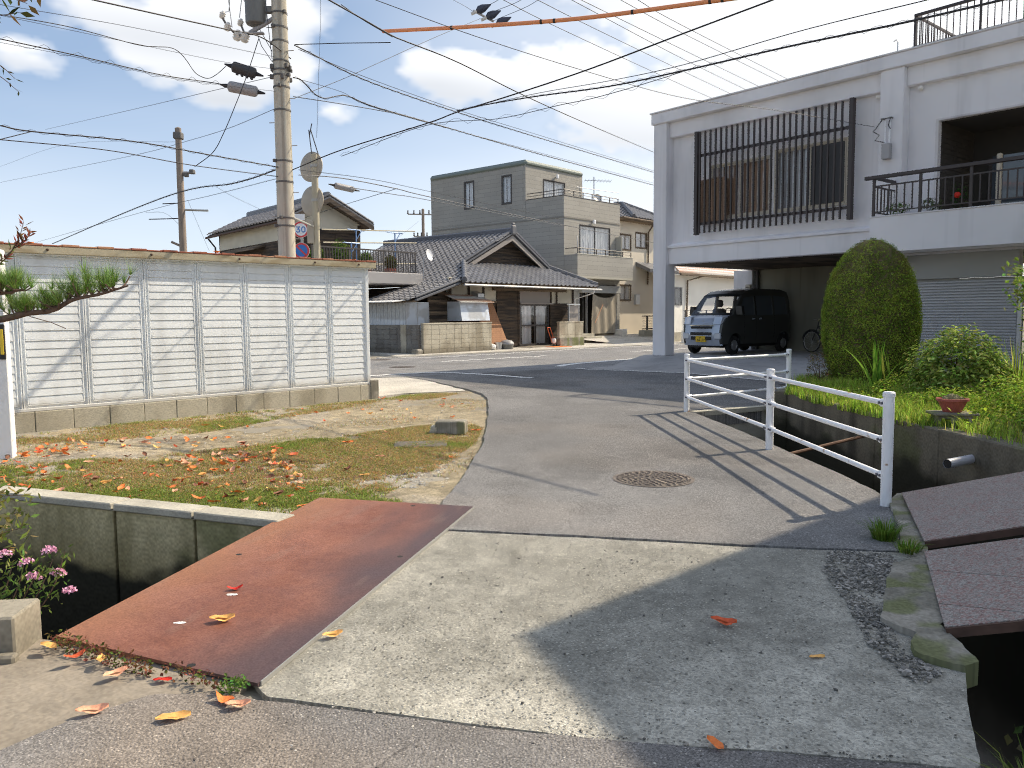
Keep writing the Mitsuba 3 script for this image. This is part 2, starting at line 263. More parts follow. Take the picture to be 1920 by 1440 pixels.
# ---------------------------------------------------------------- helpers
RNG = np.random.default_rng(7)
COUNT = {}
def numbered(name):
    k = COUNT.get(name, 0); COUNT[name] = k + 1
    return name if k == 0 else f'{name}_{k:03d}'
def tag(key, label=None, cat=None, group=None, kind=None):
    d = labels.setdefault(key, {})
    for a, b in (('label', label), ('category', cat), ('group', group), ('kind', kind)):
        if b: d[a] = b
    return key
def thing(name, label, cat, group=None): return tag(numbered(name), label, cat, group)
def obj(name, mesh, m, parent=None, smooth=False, **kw):
    key = numbered(parent + '__' + name if parent else name)
    scene[key] = mikit.ply(mesh, m, smooth=smooth, **kw)
    return key
def dupe(name, d, to_world, parent=None):
    key = numbered(parent + '__' + name if parent else name)
    scene[key] = {**d, 'to_world': T4(np.asarray(to_world, float).tolist())} if to_world is not None else d
    return key
def struct(name, mesh, m, **kw):
    return tag(obj(name, mesh, m, **kw), kind='structure')
def M4(o, u=(1, 0), z=0.0):
    m = np.eye(4); u = np.array(u, float) / np.linalg.norm(u)
    m[:2, 0] = u; m[:2, 1] = (-u[1], u[0]); m[:3, 3] = (o[0], o[1], o[2] if len(o) > 2 else z)
    return m
def X(mesh, m):
    mesh = mesh.copy(); mesh.apply_transform(m); return mesh
def cat(l): return trimesh.util.concatenate(l)
_CB = None
def bx(x0, x1, y0, y1, z0, z1, c=0.0):
    """box, with chamfered edges if c > 0"""
    if c <= 0: return trimesh.creation.box(bounds=[[x0, y0, z0], [x1, y1, z1]])
    global _CB
    if _CB is None:
        pts = []
        for sx in (-1, 1):
            for sy in (-1, 1):
                for sz in (-1, 1):
                    for k in range(3):
                        q = np.array([sx, sy, sz], float) * [1 - .2 * (k == 0), 1 - .2 * (k == 1), 1 - .2 * (k == 2)]
                        pts.append((sx, sy, sz, k))
        P = np.array([np.array(p[:3], float) * [1 - .2 * (p[3] != 0), 1 - .2 * (p[3] != 1), 1 - .2 * (p[3] != 2)] for p in pts])
        h = trimesh.convex.convex_hull(P)
        idx = [int(np.argmin(np.linalg.norm(P - v, axis=1))) for v in h.vertices]
        _CB = ([pts[i] for i in idx], h.faces)
    a, b = np.array([x0, y0, z0], float), np.array([x1, y1, z1], float); m, hw = (a + b) / 2, (b - a) / 2
    c = min(c, hw.min() * .9)
    V = [m + np.array(p[:3], float) * (hw - [c * (p[3] != 0), c * (p[3] != 1), c * (p[3] != 2)]) for p in _CB[0]]
    return trimesh.Trimesh(V, _CB[1], process=False)
def tube(pts, r, n=8, closed=False, caps=True):
    pts = np.asarray(pts, float); r = np.broadcast_to(np.asarray(r, float), (len(pts),))
    t = np.gradient(pts, axis=0) if not closed else np.roll(pts, -1, 0) - np.roll(pts, 1, 0)
    t /= np.linalg.norm(t, axis=1, keepdims=True) + 1e-12
    up = np.array([0, 0, 1.0]) if abs(t[0, 2]) < .9 else np.array([1.0, 0, 0])
    V, a = [], np.arange(n) * 2 * np.pi / n
    x = np.cross(up, t[0]); x /= np.linalg.norm(x)
    for p, d, rr in zip(pts, t, r):
        x = x - d * (x @ d); x /= np.linalg.norm(x) + 1e-12; y = np.cross(d, x)
        V.append(p + rr * (np.cos(a)[:, None] * x + np.sin(a)[:, None] * y))
    k = len(pts); V = np.vstack(V); F = []
    for i in range(k if closed else k - 1):
        for j in range(n):
            b, c = i * n, ((i + 1) % k) * n; j2 = (j + 1) % n
            F += [[b + j, b + j2, c + j2], [b + j, c + j2, c + j]]
    if caps and not closed:
        for s, o in ((0, 1), ((k - 1) * n, -1)):
            for j in range(1, n - 1):
                F.append([s, s + j + 1, s + j] if o == 1 else [s, s + j, s + j + 1])
    return trimesh.Trimesh(V, F, process=False)
def lathe(prof, n=20):
    prof = np.asarray(prof, float); a = np.arange(n) * 2 * np.pi / n
    V = np.array([[r * c, r * s, z] for r, z in prof for c, s in zip(np.cos(a), np.sin(a))]); F = []
    for i in range(len(prof) - 1):
        for j in range(n):
            b, c, j2 = i * n, (i + 1) * n, (j + 1) % n
            F += [[b + j, b + j2, c + j2], [b + j, c + j2, c + j]]
    return trimesh.Trimesh(V, F, process=False)
def prism(poly, z0, z1):
    poly = poly if hasattr(poly, 'exterior') or hasattr(poly, 'geoms') else Polygon(poly)
    l = [trimesh.creation.extrude_polygon(g, z1 - z0, engine='earcut') for g in getattr(poly, 'geoms', [poly]) if g.area > 1e-6]
    m = cat(l); m.apply_translation([0, 0, z0]); return m
def sheet(poly, z):
    V, F = [], []
    for g in getattr(poly, 'geoms', [poly]):
        v, f = trimesh.creation.triangulate_polygon(g, engine='earcut'); F.append(np.asarray(f) + sum(map(len, V))); V.append(v)
    V, F = np.vstack(V), np.vstack(F); V = np.column_stack([V, np.full(len(V), z)])
    n = np.cross(V[F[:, 1]] - V[F[:, 0]], V[F[:, 2]] - V[F[:, 0]])[:, 2]; F[n < 0] = F[n < 0][:, ::-1]
    return trimesh.Trimesh(V, F, process=False)
def ragged(pts, amp=.012, step=.06, seed=0, closed=True):
    """a polygon with its straight edges broken up a little"""
    ls = LineString(list(pts) + ([pts[0]] if closed else [])); n = max(4, int(ls.length / step))
    q = np.array([ls.interpolate(i / n, normalized=True).coords[0] for i in range(n + (0 if closed else 1))])
    q3 = np.column_stack([q * 6, np.zeros(len(q))])
    q = q + amp * 2 * np.column_stack([meshkit.fbm(q3, 3, seed) - .5, meshkit.fbm(q3 + 50, 3, seed) - .5])
    p = Polygon(q) if closed else q
    return p.buffer(0) if closed else q
def quads(V, F): return trimesh.Trimesh(V, np.vstack([np.asarray(F)[:, [0, 1, 2]], np.asarray(F)[:, [0, 2, 3]]]), process=False)
def unit(a): a = np.asarray(a, float); return a / (np.linalg.norm(a, axis=-1, keepdims=True) + 1e-12)
def scatter_leaves(pos, nor, length, width, seed=0, jit=.6):
    """one folded four-sided leaf per point: returns (V, F) with 4 vertices each"""
    r = np.random.default_rng(seed); n = len(pos)
    nor = unit(nor + r.normal(size=(n, 3)) * jit); a = unit(np.cross(nor, r.normal(size=(n, 3)))); b = np.cross(nor, a)
    L = length * r.uniform(.6, 1.25, (n, 1)); W = width * r.uniform(.7, 1.2, (n, 1))
    V = np.stack([pos, pos + a * L * .5 + b * W * .5 + nor * W * .18, pos + a * L - nor * L * .08, pos + a * L * .5 - b * W * .5 + nor * W * .18], 1).reshape(-1, 3)
    i = np.arange(n)[:, None] * 4
    return V, np.vstack([i + [0, 1, 2], i + [0, 2, 3]])
def blades(pos, h, w, lean, seed=0, nseg=2):
    r = np.random.default_rng(seed); n = len(pos)
    th = r.uniform(0, 2 * np.pi, n); d = np.column_stack([np.cos(th), np.sin(th), np.zeros(n)]); s = np.column_stack([-np.sin(th), np.cos(th), np.zeros(n)])
    h = (h * r.uniform(.5, 1.3, n))[:, None]; ln = (lean * r.uniform(.2, 1.4, n))[:, None]; w = (w * r.uniform(.7, 1.3, n))[:, None]
    up = np.array([0, 0, 1.0])
    m = pos + up * h * .6 + d * h * ln * .35; t = pos + up * h * (1 - .25 * ln) + d * h * ln
    V = np.stack([pos - s * w, pos + s * w, m + s * w * .7, m - s * w * .7, t], 1).reshape(-1, 3)
    i = np.arange(n)[:, None] * 5
    return V, np.vstack([i + [0, 1, 2], i + [0, 2, 3], i + [3, 2, 4]])
def vcol(base, n, per, seed=0, spread=.3, hue=.12):
    r = np.random.default_rng(seed); base = np.asarray(base, float); base = np.broadcast_to(base, (n, 3)) if base.ndim == 1 else base
    c = base * (1 + spread * r.normal(size=(n, 1))).clip(.35, 1.9) * (1 + hue * r.normal(size=(n, 3))).clip(.6, 1.5)
    return np.repeat(c.clip(.004, .95), per, 0)
def in_poly(poly, n, seed=0):
    r = np.random.default_rng(seed); x0, y0, x1, y1 = poly.bounds; out = np.zeros((0, 2))
    while len(out) < n:
        q = np.column_stack([r.uniform(x0, x1, 4 * n), r.uniform(y0, y1, 4 * n)]); out = np.vstack([out, q[shapely.contains_xy(poly, q[:, 0], q[:, 1])]])
    return out[:n]
def nz(p2, k, seed=0, o=4): return meshkit.fbm(np.column_stack([np.asarray(p2)[:, :2] * k, np.zeros(len(p2))]), o, seed)
_ICO = trimesh.creation.icosphere(subdivisions=1)
_ICO0 = trimesh.creation.icosahedron()
def stones(pos, size, seed=0, flat=.6, cols=((.30, .29, .27), (.42, .40, .36), (.16, .155, .15))):
    r = np.random.default_rng(seed); n = len(pos); v0 = _ICO0.vertices; k = len(v0)
    s = size * np.exp(r.normal(0, .35, n)); sc = np.column_stack([s * r.uniform(.7, 1.4, n), s * r.uniform(.6, 1.1, n), s * flat * r.uniform(.6, 1.2, n)])
    th = r.uniform(0, 2 * np.pi, n); c, q = np.cos(th)[:, None], np.sin(th)[:, None]
    V = v0[None] * (1 + .28 * r.normal(size=(n, k, 1))).clip(.5, 1.5) * sc[:, None]
    V = np.stack([V[..., 0] * c - V[..., 1] * q, V[..., 0] * q + V[..., 1] * c, V[..., 2]], -1) + pos[:, None]
    F = (_ICO0.faces[None] + (np.arange(n) * k)[:, None, None]).reshape(-1, 3)
    col = np.asarray(cols)[r.integers(0, len(cols), n)] * r.uniform(.7, 1.3, (n, 1))
    return (V.reshape(-1, 3), F), np.repeat(col.clip(0, .9), k, 0)

# ---------------------------------------------------------------- the ground: one sheet with the ditches cut out
DITCH_L = Polygon([(-9, 8.28), (-.66, 4.985), (-1.08, 3.07), (-2.04, 3.43), (-9, 6.18)])
WEST = [(2.60, 11.30), (2.74, 9.6), (2.80, 8.2), (2.86, 6.9), (2.86, 6.2), (2.80, 5.62), (2.50, 4.98), (2.36, 4.62), (2.10, 3.95), (1.84, 3.38), (1.80, 3.08), (1.62, 2.75), (1.44, 2.35), (1.14, 1.5), (.8, .5), (.4, -1.5)]
EAST = [(1.9, -1.5), (2.4, .5), (2.9, 2.0), (3.45, 3.9), (3.95, 5.3), (4.22, 6.5), (4.14, 7.7), (4.02, 8.8), (4.05, 11.72), (3.72, 11.93)]
DITCH_R = Polygon(WEST + EAST)
DITCHES = DITCH_L.union(DITCH_R)
ALLEY = ragged([(2.60, 11.30), (2.74, 9.6), (2.80, 8.2), (2.86, 6.9), (2.86, 6.2), (2.80, 5.62), (2.50, 4.98), (2.34, 4.60), (1.42, 4.76), (.47, 4.99), (-.36, 5.17), (-.60, 5.21), (-.50, 5.7), (-.53, 5.98), (-.43, 7.0), (-.38, 7.85), (-.33, 8.79), (-.33, 10.07), (-.35, 11.79), (-.41, 13.48), (-.53, 14.42), (-.82, 15.29), (-1.9, 17.72), (-2.5, 18.73),
                (1.2, 21), (4.2, 18.8), (5.47, 16.35), (4.3, 12.4), (3.72, 11.93)], .018, .07, 3)
NEAR = [(-24, -2), (-3.9, 17.9), (-3.21, 18.48), (-2.5, 18.73), (-1.0, 18.0), (1.6, 16.5), (4.6, 15.6), (5.7, 16.0), (13, 8), (40, 20)]
STREET = Polygon([(-24, -2), (-3.9, 17.9), (-3.21, 18.48), (-2.5, 18.73), (-1.2, 17.3), (1.2, 16.0), (5.9, 15.9), (9, 13), (14, 20), (16, 26), (9.5, 30.5), (13, 36), (40, 70), (36, 74), (9.0, 38.6), (3.25, 34.1), (-1.0, 30.2), (-3.95, 27.7), (-8, 23.6), (-30, 3)])
DECK = ragged([(-.62, 5.20), (-.36, 5.15), (.47, 4.97), (1.42, 4.74), (2.33, 4.59), (2.10, 3.95), (1.84, 3.38), (1.80, 3.08), (1.62, 2.75), (1.44, 2.35), (1.23, 2.40), (.83, 2.47), (.38, 2.54), (-.12, 2.65), (-.51, 2.76), (-.93, 2.88), (-1.04, 3.05)], .012, .05, 5)
FORE = ragged([(-.95, 2.84), (-.51, 2.745), (-.12, 2.635), (.38, 2.525), (.83, 2.455), (1.23, 2.385), (1.42, 2.32), (1.14, 1.5), (.8, .5), (.4, -1.5), (-6, -1.5), (-3.2, 1.7), (-1.72, 2.46), (-1.56, 2.72), (-1.36, 2.90), (-1.05, 2.90)], .012, .05, 6)
PAD = ragged([(-1.72, 2.46), (-1.56, 2.72), (-1.36, 2.90), (-1.05, 2.92), (-1.02, 3.04), (-2.0, 3.42), (-2.2, 3.47), (-5.5, 4.0), (-5, 2.2), (-3.2, 1.7)], .01, .05, 7)
PALE = ragged([(-2.6, 13.9), (-1.99, 14.75), (-.86, 15.15), (-1.9, 17.72), (-2.5, 18.73), (-3.21, 18.48), (-3.9, 17.9), (-5.5, 16.4), (-3.2, 14)], .05, .2, 8)
GARDEN = Polygon([(4.05, 11.72), (4.02, 8.8), (4.14, 7.7), (4.22, 6.5), (4.3, 5.9), (8, 4.6), (13, 9.5), (10.2, 13.2), (8.3, 14.4), (6.3, 15.3), (5.1, 14.2), (4.3, 12.5)])
ALLEY = ALLEY.difference(GARDEN)
ground = Polygon([(-900, -60), (900, -60), (900, 1500), (-900, 1500)])
struct('ground', sheet(ground.difference(DITCHES.union(DECK).union(FORE.buffer(-.05)).union(ALLEY.buffer(-.1))), -.035), 'earth_mat')
struct('alley', prism(ALLEY.difference(DITCHES), -.22, 0.0), 'alley_asphalt_mat')
struct('street', prism(STREET.difference(DITCHES.union(ALLEY).union(GARDEN).union(PALE)), -.1, -.003), 'street_asphalt_mat')
struct('concrete_deck', prism(DECK, -.2, -.008), 'deck_mat')
struct('foreground_asphalt', prism(FORE, -.2, -.004), 'fore_asphalt_mat')
struct('mortar_path', prism(PAD.difference(DITCH_L), -.2, -.012), 'mortar_mat')
struct('pale_verge', prism(PALE.difference(ALLEY), -.1, -.012), 'pale_mat')
# the lot in front of the shed: uneven dirt
def terrain(poly, step, zf, seed):
    x0, y0, x1, y1 = poly.bounds; xs = np.arange(x0, x1 + step, step); ys = np.arange(y0, y1 + step, step)
    gx, gy = np.meshgrid(xs, ys, indexing='ij'); P = np.column_stack([gx.ravel(), gy.ravel()]); z = zf(P)
    ii = np.arange(len(P)).reshape(gx.shape); Q = np.column_stack([ii[:-1, :-1].ravel(), ii[1:, :-1].ravel(), ii[1:, 1:].ravel(), ii[:-1, 1:].ravel()])
    cen = P[Q].mean(1); Q = Q[shapely.contains_xy(poly, cen[:, 0], cen[:, 1])]
    return quads(np.column_stack([P, z]), Q)
LOT = Polygon([(-.36, 5.17), (-.3, 5.8), (-.50, 5.98), (-.40, 7.0), (-.35, 7.85), (-.30, 8.79), (-.30, 10.07), (-.33, 11.79), (-.38, 13.48), (-.5, 14.42), (-.79, 15.29), (-1.95, 14.9), (-2.5, 14.2), (-10, 6.5), (-10, 8.9), (-1.68, 5.62), (-.47, 5.12)]).buffer(0)
LOT = Polygon([(-.36, 5.17), (-.50, 5.98), (-.40, 7.0), (-.35, 7.85), (-.30, 8.79), (-.30, 10.07), (-.33, 11.79), (-.38, 13.48), (-.5, 14.42), (-.79, 15.29), (-1.95, 14.9), (-2.3, 14.3), (-8.6, 7.9), (-8.6, 8.32), (-8.6, 8.30), (-1.68, 5.55)])
def lot_z(P): return -.030 + .030 * (nz(P, .9, 4) - .5) + .02 * (nz(P, 4, 5) - .5)
struct('dirt_lot', terrain(LOT, .06, lot_z, 1), 'dirt_mat', smooth=True)

# markings
def band(pts, w):
    return LineString(pts).buffer(w / 2, cap_style=2)
for pts, w, z in (([(-9.2, 13.0), (-3.4, 18.98), (-2.83, 19.47), (-2.24, 19.9), (-1.44, 19.8), (-.5, 19.03), (.45, 17.9)], .15, .0045),
               ([(4.0, 25.55), (2.84, 24.3), (1.95, 23.3), (1.47, 22.55), (1.30, 22.02)], .24, .0015), ([(-2.2, 24.82), (1.22, 27.87)], .15, .0015), ([(4.5, 30.4), (9, 34.2), (30, 55)], .15, .0015),
               ([(-3.9, 27.35), (-2.37, 27.65), (.83, 30.95), (3.17, 33.6), (8.07, 37.6), (30, 62)], .13, .0015)):
    tag(obj('road_marking', sheet(band(pts, w), z), 'road_white_mat'), kind='structure')
tag(obj('road_marking', sheet(band([(1.67, 20.81), (4.12, 18.96), (5.47, 16.35)], .09), .012), 'road_white_mat'), kind='structure')
# kerb stones along the far side of the street
F_FAR = np.array([(-3.95, 27.72), (-1.0, 30.22), (3.25, 34.12), (9.0, 38.62)])
kerb = LineString(F_FAR); kl = kerb.length
struct('gutter', prism(band([(-4.6, 27.5), (-3.95, 27.9), (-1.0, 30.4), (3.25, 34.3), (9.0, 38.8)], .30), -.09, .01), 'pale_mat')
struct('far_verge', prism(Polygon([(-3.95, 27.9), (-1.0, 30.35), (3.25, 34.2), (9.0, 38.7), (36, 74.5), (20, 80), (0, 50), (-10, 40)]), -.1, .03), 'pale_mat')

# ---------------------------------------------------------------- ditches
def wallstrip(pts, th, z0, z1, side=1):
    ls = LineString(pts); off = ls.parallel_offset(th, 'left' if side > 0 else 'right')
    c = list(ls.coords) + list(off.coords)[::(-1 if True else 1)]
    p = Polygon(c)
    if not p.is_valid: p = Polygon(list(ls.coords) + list(off.coords)).buffer(0)
    return prism(p, z0, z1)
struct('ditch_bed', sheet(DITCHES.buffer(.3), -1.24), 'soil_mat')
struct('ditch_water', sheet(DITCHES.buffer(.02), -1.13), 'water_mat')
k = thing('retaining_wall', 'weathered concrete ditch wall with a thick cap below the weedy lot', 'wall')
n_in = np.array([.930, -.368])
for a, b in ((-9.0, -3.02), (-3.0, -2.30), (-2.285, -1.6)):
    p = lambda x: np.array([x, 5.38 + (x + 1.65) * -.395])
    A_, B_ = p(a), p(b); m = M4((A_[0], A_[1], 0), B_ - A_); L = np.linalg.norm(B_ - A_)
    obj('panel', X(bx(0, L - .008, .012, .17, -1.3, -.035, .006), m), 'ditch_wall_mat', k)
    obj('cap', X(bx(0, L - .006, -.012, .19, -.033, .022, .008), m), 'cap_mat', k)
obj('panel', wallstrip([(-1.6, 5.36), (-.45, 4.905)], .15, -1.3, -.03), 'ditch_wall_mat', k)
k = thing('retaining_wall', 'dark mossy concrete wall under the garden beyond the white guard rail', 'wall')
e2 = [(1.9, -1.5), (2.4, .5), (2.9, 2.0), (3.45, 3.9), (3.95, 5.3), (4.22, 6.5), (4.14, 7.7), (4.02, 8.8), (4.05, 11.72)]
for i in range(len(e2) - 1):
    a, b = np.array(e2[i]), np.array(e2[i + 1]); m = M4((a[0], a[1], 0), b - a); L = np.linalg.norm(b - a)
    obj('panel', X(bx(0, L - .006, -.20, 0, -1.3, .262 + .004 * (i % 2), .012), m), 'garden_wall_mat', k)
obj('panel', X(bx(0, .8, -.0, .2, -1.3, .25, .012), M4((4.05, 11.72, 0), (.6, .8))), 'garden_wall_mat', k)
k = thing('retaining_wall', 'shaded ditch wall under the road edge below the guard rail', 'wall')
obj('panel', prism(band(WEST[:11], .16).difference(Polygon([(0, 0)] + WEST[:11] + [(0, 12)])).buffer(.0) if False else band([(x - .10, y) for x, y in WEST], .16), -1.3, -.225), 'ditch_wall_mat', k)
obj('end_wall', prism(band([(2.55, 11.42), (3.9, 12.12)], .16), -1.3, -.06), 'cap_mat', k)
obj('end_cap', prism(band([(2.58, 11.38), (3.85, 12.04)], .14), -.055, .012), 'cap_mat', k)
k = thing('retaining_wall', 'shaded near wall of the ditch under the steel plate', 'wall')
obj('panel', prism(band([(-9, 6.1), (-2.04, 3.35), (-.7, 2.82)], .15), -1.3, -.05), 'ditch_wall_mat', k)
# ---------------------------------------------------------------- rust steel plate over the left ditch
pl = thing('steel_plate', 'large rusty red brown steel plate bridging the ditch beside the concrete deck', 'steel plate')
PQ = Polygon([(-2.02, 3.42), (-.98, 2.945), (-.295, 5.765), (-1.50, 6.10)])
holes = [Point(-1.30, 3.11).buffer(.018), Point(-1.62, 4.62).buffer(.018), Point(-.66, 4.55).buffer(.018), Point(-.74, 5.80).buffer(.018)]
for h in holes: PQ = PQ.difference(h)
obj('plate', prism(PQ, -.003, .011), 'rust_plate_mat', pl)
obj('edge_angle', prism(band([(-.973, 2.96), (-.287, 5.755)], .006), -.006, .012), 'steel_mat', pl)
for h, (x, y) in zip(range(4), ((-1.30, 3.11), (-1.62, 4.62), (-.66, 4.55), (-.74, 5.80))):
    obj('hole_liner', sheet(Point(x, y).buffer(.0175), .0112), 'black_void_mat', pl)  # black disc over each hole, painted for the darkness inside
for x, y, w in ((-1.42, 3.93, .022), (-1.53, 3.56, .018)):
    d = meshkit.fbm(np.random.default_rng(int(x * 100) + 500).normal(size=(14, 3)), 2)
    tag(obj('dropping', sheet(Polygon([(x + w * (1.5 if abs(math.cos(a)) > .6 else .8) * (.6 + .8 * d[i]) * math.cos(a), y + w * .8 * (.6 + .8 * d[i]) * math.sin(a)) for i, a in enumerate(np.linspace(0, 2 * np.pi, 14, endpoint=False))]), .0125), 'road_white_mat'),
        'white bird dropping ' + ('nearer the red leaf' if w > .02 else 'nearer the ditch edge') + ' on the rusty plate', 'bird dropping')
# concrete planter block at the left edge
k = thing('concrete_block', 'grey concrete edging block beside the rusty plate, pink flowers behind it', 'concrete block')
m = M4((-2.115, 3.50, 0), (-.97, -.10))
obj('block', X(bx(0, 1.8, .02, .26, -.05, .165, .009), m), 'block_mat', k)
obj('footing', X(bx(-.02, 1.8, .262, .315, -.05, .02, .01), m), 'block_mat', k)
# ---------------------------------------------------------------- pink ramps over the right ditch
def ramp(y0, c0, c1, wd, z0, z1, label, joints):
    k = thing('ramp_plate', label, 'ramp plate')
    c0, c1 = np.array(c0), np.array(c1)         # near-left and far-left corner at the road edge
    v = c1 - c0; L = np.linalg.norm(v); v = v / L; u = np.array([v[1], -v[0]])
    m = np.eye(4); s = (z1 - z0) / wd; ux = np.array([u[0], u[1], s]); n = np.cross(unit(ux), [v[0], v[1], 0])
    m[:3, 0] = unit(ux); m[:3, 1] = [v[0], v[1], 0]; m[:3, 2] = n; m[:3, 3] = [c0[0], c0[1], z0]
    W = wd * math.hypot(1, s); t = .028
    full = sbox(0, 0, W, L); pieces = [full]
    for j in joints:
        cut = LineString(j).buffer(.003); pieces = [g for q in pieces for g in getattr(q.difference(cut), 'geoms', [q.difference(cut)])]
    for q in pieces: obj('slab', X(prism(q, .006, t), m), 'granite_mat', k)
    obj('backing', X(bx(.004, W, .004, L - .004, -.012, .005), m), 'rust_dark_mat', k)
    obj('steel_edge', X(bx(0, W, -.014, -.001, -.018, .024), m), 'rust_dark_mat', k)
    obj('steel_edge', X(bx(0, W, L + .001, L + .014, -.018, .024), m), 'rust_dark_mat', k)
ramp(0, (2.428, 4.615), (2.911, 5.883), 1.75, .03, .50, 'pink and grey granite ramp plate next to the guard rail post', [])
ramp(0, (1.85, 3.32), (2.324, 4.412), 1.75, .03, .50, 'nearer pink granite ramp plate with slanting joints at the right edge', [[(.0, .30), (.55, -.1)], [(-.05, .86), (1.2, -.1)], [(.45, 1.25), (1.9, .2)]])
k = thing('mortar_step', 'brown stained concrete step between the guard rail post and the ramp plates', 'step')
obj('block', prism(ragged([(2.76, 5.72), (2.95, 5.98), (2.86, 5.72), (2.40, 4.60), (2.30, 4.40), (2.33, 4.65), (2.52, 5.05)], .015, .05, 4).buffer(.03), -.3, .028), 'lichen_mat', k)
k = thing('mortar_step', 'cracked grey concrete lip under the nearer ramp plate', 'step')
def lip(pts, z, seed, dz=(0, 0)):
    p = ragged(pts, .018, .04, seed); a, b = prism(p, -.075, z), None
    v = a.vertices.copy(); top = v[:, 2] > z - 1e-6; c = v[:, :2].mean(0)
    v[top, 2] += (v[top, 0] - c[0]) * dz[0] + (v[top, 1] - c[1]) * dz[1] + .015 * (nz(v[top], 9, seed) - .5)
    return trimesh.Trimesh(v, a.faces, process=False)
obj('slab', lip([(2.09, 4.29), (2.33, 4.40), (2.10, 3.87), (1.84, 3.86), (1.93, 4.05)], .032, 1, (.04, 0)), 'lichen_mat', k)
obj('slab', lip([(1.838, 3.85), (2.095, 3.86), (1.90, 3.42), (1.83, 3.385), (1.75, 3.33), (1.69, 3.44), (1.66, 3.52)], .036, 2, (.05, .02)), 'lichen_mat', k)
obj('slab', lip([(1.77, 3.375), (1.865, 3.40), (1.86, 3.22), (1.83, 3.06), (1.75, 3.02), (1.64, 3.15), (1.665, 3.25)], .030, 3, (.02, .05)), 'lichen_mat', k)
# loose dark gravel between deck and lip
gp = in_poly(Polygon([(1.86, 4.62), (2.2, 4.6), (2.15, 4.34), (1.98, 4.05), (1.86, 3.84), (1.70, 3.5), (1.62, 3.24), (1.66, 3.0), (1.52, 2.9), (1.5, 3.3), (1.62, 3.8), (1.68, 4.25)]), 5200, 3)
gp = gp[nz(gp, 5, 6) > .44 + .22 * np.random.default_rng(8).uniform(-1, 1, len(gp))]
(sv, sf), sc = stones(np.column_stack([gp, np.full(len(gp), .001)]), .0058, 4, .5, ((.15, .145, .13), (.24, .23, .21), (.36, .34, .31), (.10, .10, .095)))
tag(obj('gravel', (sv, sf), 'stone_mat', color=sc), 'loose dark gravel along the right edge of the concrete deck', 'gravel', kind='stuff')
gp = np.vstack([in_poly(Polygon([(.2, 2.6), (1.4, 2.4), (1.8, 3.1), (1.6, 3.6), (2.0, 4.5), (-.2, 5.0), (-.8, 3.1)]), 700, 13), in_poly(Polygon([(-1.0, 2.75), (.4, 2.5), (1.2, 2.38), (.9, 2.0), (-1.2, 2.4)]), 260, 14), in_poly(Polygon([(-1.0, 2.86), (-1.0, 2.76), (.4, 2.50), (1.3, 2.36), (1.3, 2.42), (.4, 2.57)]), 330, 15)])
(sv, sf), sc = stones(np.column_stack([gp, np.full(len(gp), -.004)]), .0034, 5, .5, ((.13, .125, .115), (.27, .25, .22), (.42, .40, .36), (.09, .085, .08)))
tag(obj('grit', (sv, sf), 'stone_mat', color=sc), 'scattered grit and small stones on the concrete deck', 'grit', kind='stuff')
# manhole cover in the alley
k = thing('manhole_cover', 'round patterned iron manhole cover set in the alley asphalt', 'manhole cover')
c, R = np.array([1.20, 6.74]), .345
obj('ring', sheet(Point(*c).buffer(R, 24).difference(Point(*c).buffer(R - .03, 24)), .005), 'manhole_mat', k)
obj('disc', sheet(Point(*c).buffer(R - .034, 24), .002), 'manhole_dark_mat', k)
st = []
for ri, n in ((.05, 5), (.10, 10), (.15, 15), (.20, 20), (.25, 26), (.295, 32)):
    for i in range(n):
        a = 2 * np.pi * (i + .3 * (ri * 40 % 2)) / n
        st.append(X(bx(-.019, .019, -.012, .012, .0025, .0085, .003), M4((c[0] + ri * math.cos(a), c[1] + ri * math.sin(a), 0), (math.cos(a + (.6 if i % 2 else 1.9)), math.sin(a + (.6 if i % 2 else 1.9))))))
obj('raised_pattern', cat(st), 'manhole_mat', k)
k = thing('manhole_cover', 'small rectangular iron lid half overgrown beside the concrete block', 'manhole cover')
obj('lid', X(bx(-.29, .29, -.19, .19, -.03, -.002, .004), M4((-1.02, 8.78, 0), (1, .1))), 'manhole_mat', k)
k = thing('concrete_block', 'loose broken concrete block lying on the weeds beside the alley', 'concrete block')
b = bx(-.15, .15, -.09, .11, -.02, .12, .012).subdivide().subdivide(); b.vertices = b.vertices + .012 * (meshkit.fbm(b.vertices * 14, 3)[:, None] - .5) * [1, 1, 1]
obj('block', X(b, M4((-.74, 9.66, 0), (1, -.12)) @ np.diag([1.2, 1.2, 1.15, 1])), 'lichen_mat', k, smooth=40)  # dark material stands for the shaded front face, shade put into the colour
rb = bx(-.07, .05, -.08, .08, -.03, .08, .02).subdivide().subdivide(); rb.vertices = rb.vertices * (1 + .5 * (meshkit.fbm(rb.vertices * 17, 3)[:, None] - .5))
obj('broken_end', X(rb, M4((-.92, 9.66, 0), (1, -.3))), 'plinth_block_mat', k)
# street utility lids
for x, y, r, l in ((-3.05, 22.3, .34, 'dark round street cover near the white line behind the shed'), (-4.3, 26.2, .3, 'dark round street cover beside the far wall')):
    k = thing('manhole_cover', l, 'manhole cover'); obj('disc', sheet(Point(x, y).buffer(r), .002), 'manhole_dark_mat', k)
    obj('ring', sheet(Point(x, y).buffer(r + .04).difference(Point(x, y).buffer(r)), .0025), 'manhole_mat', k)

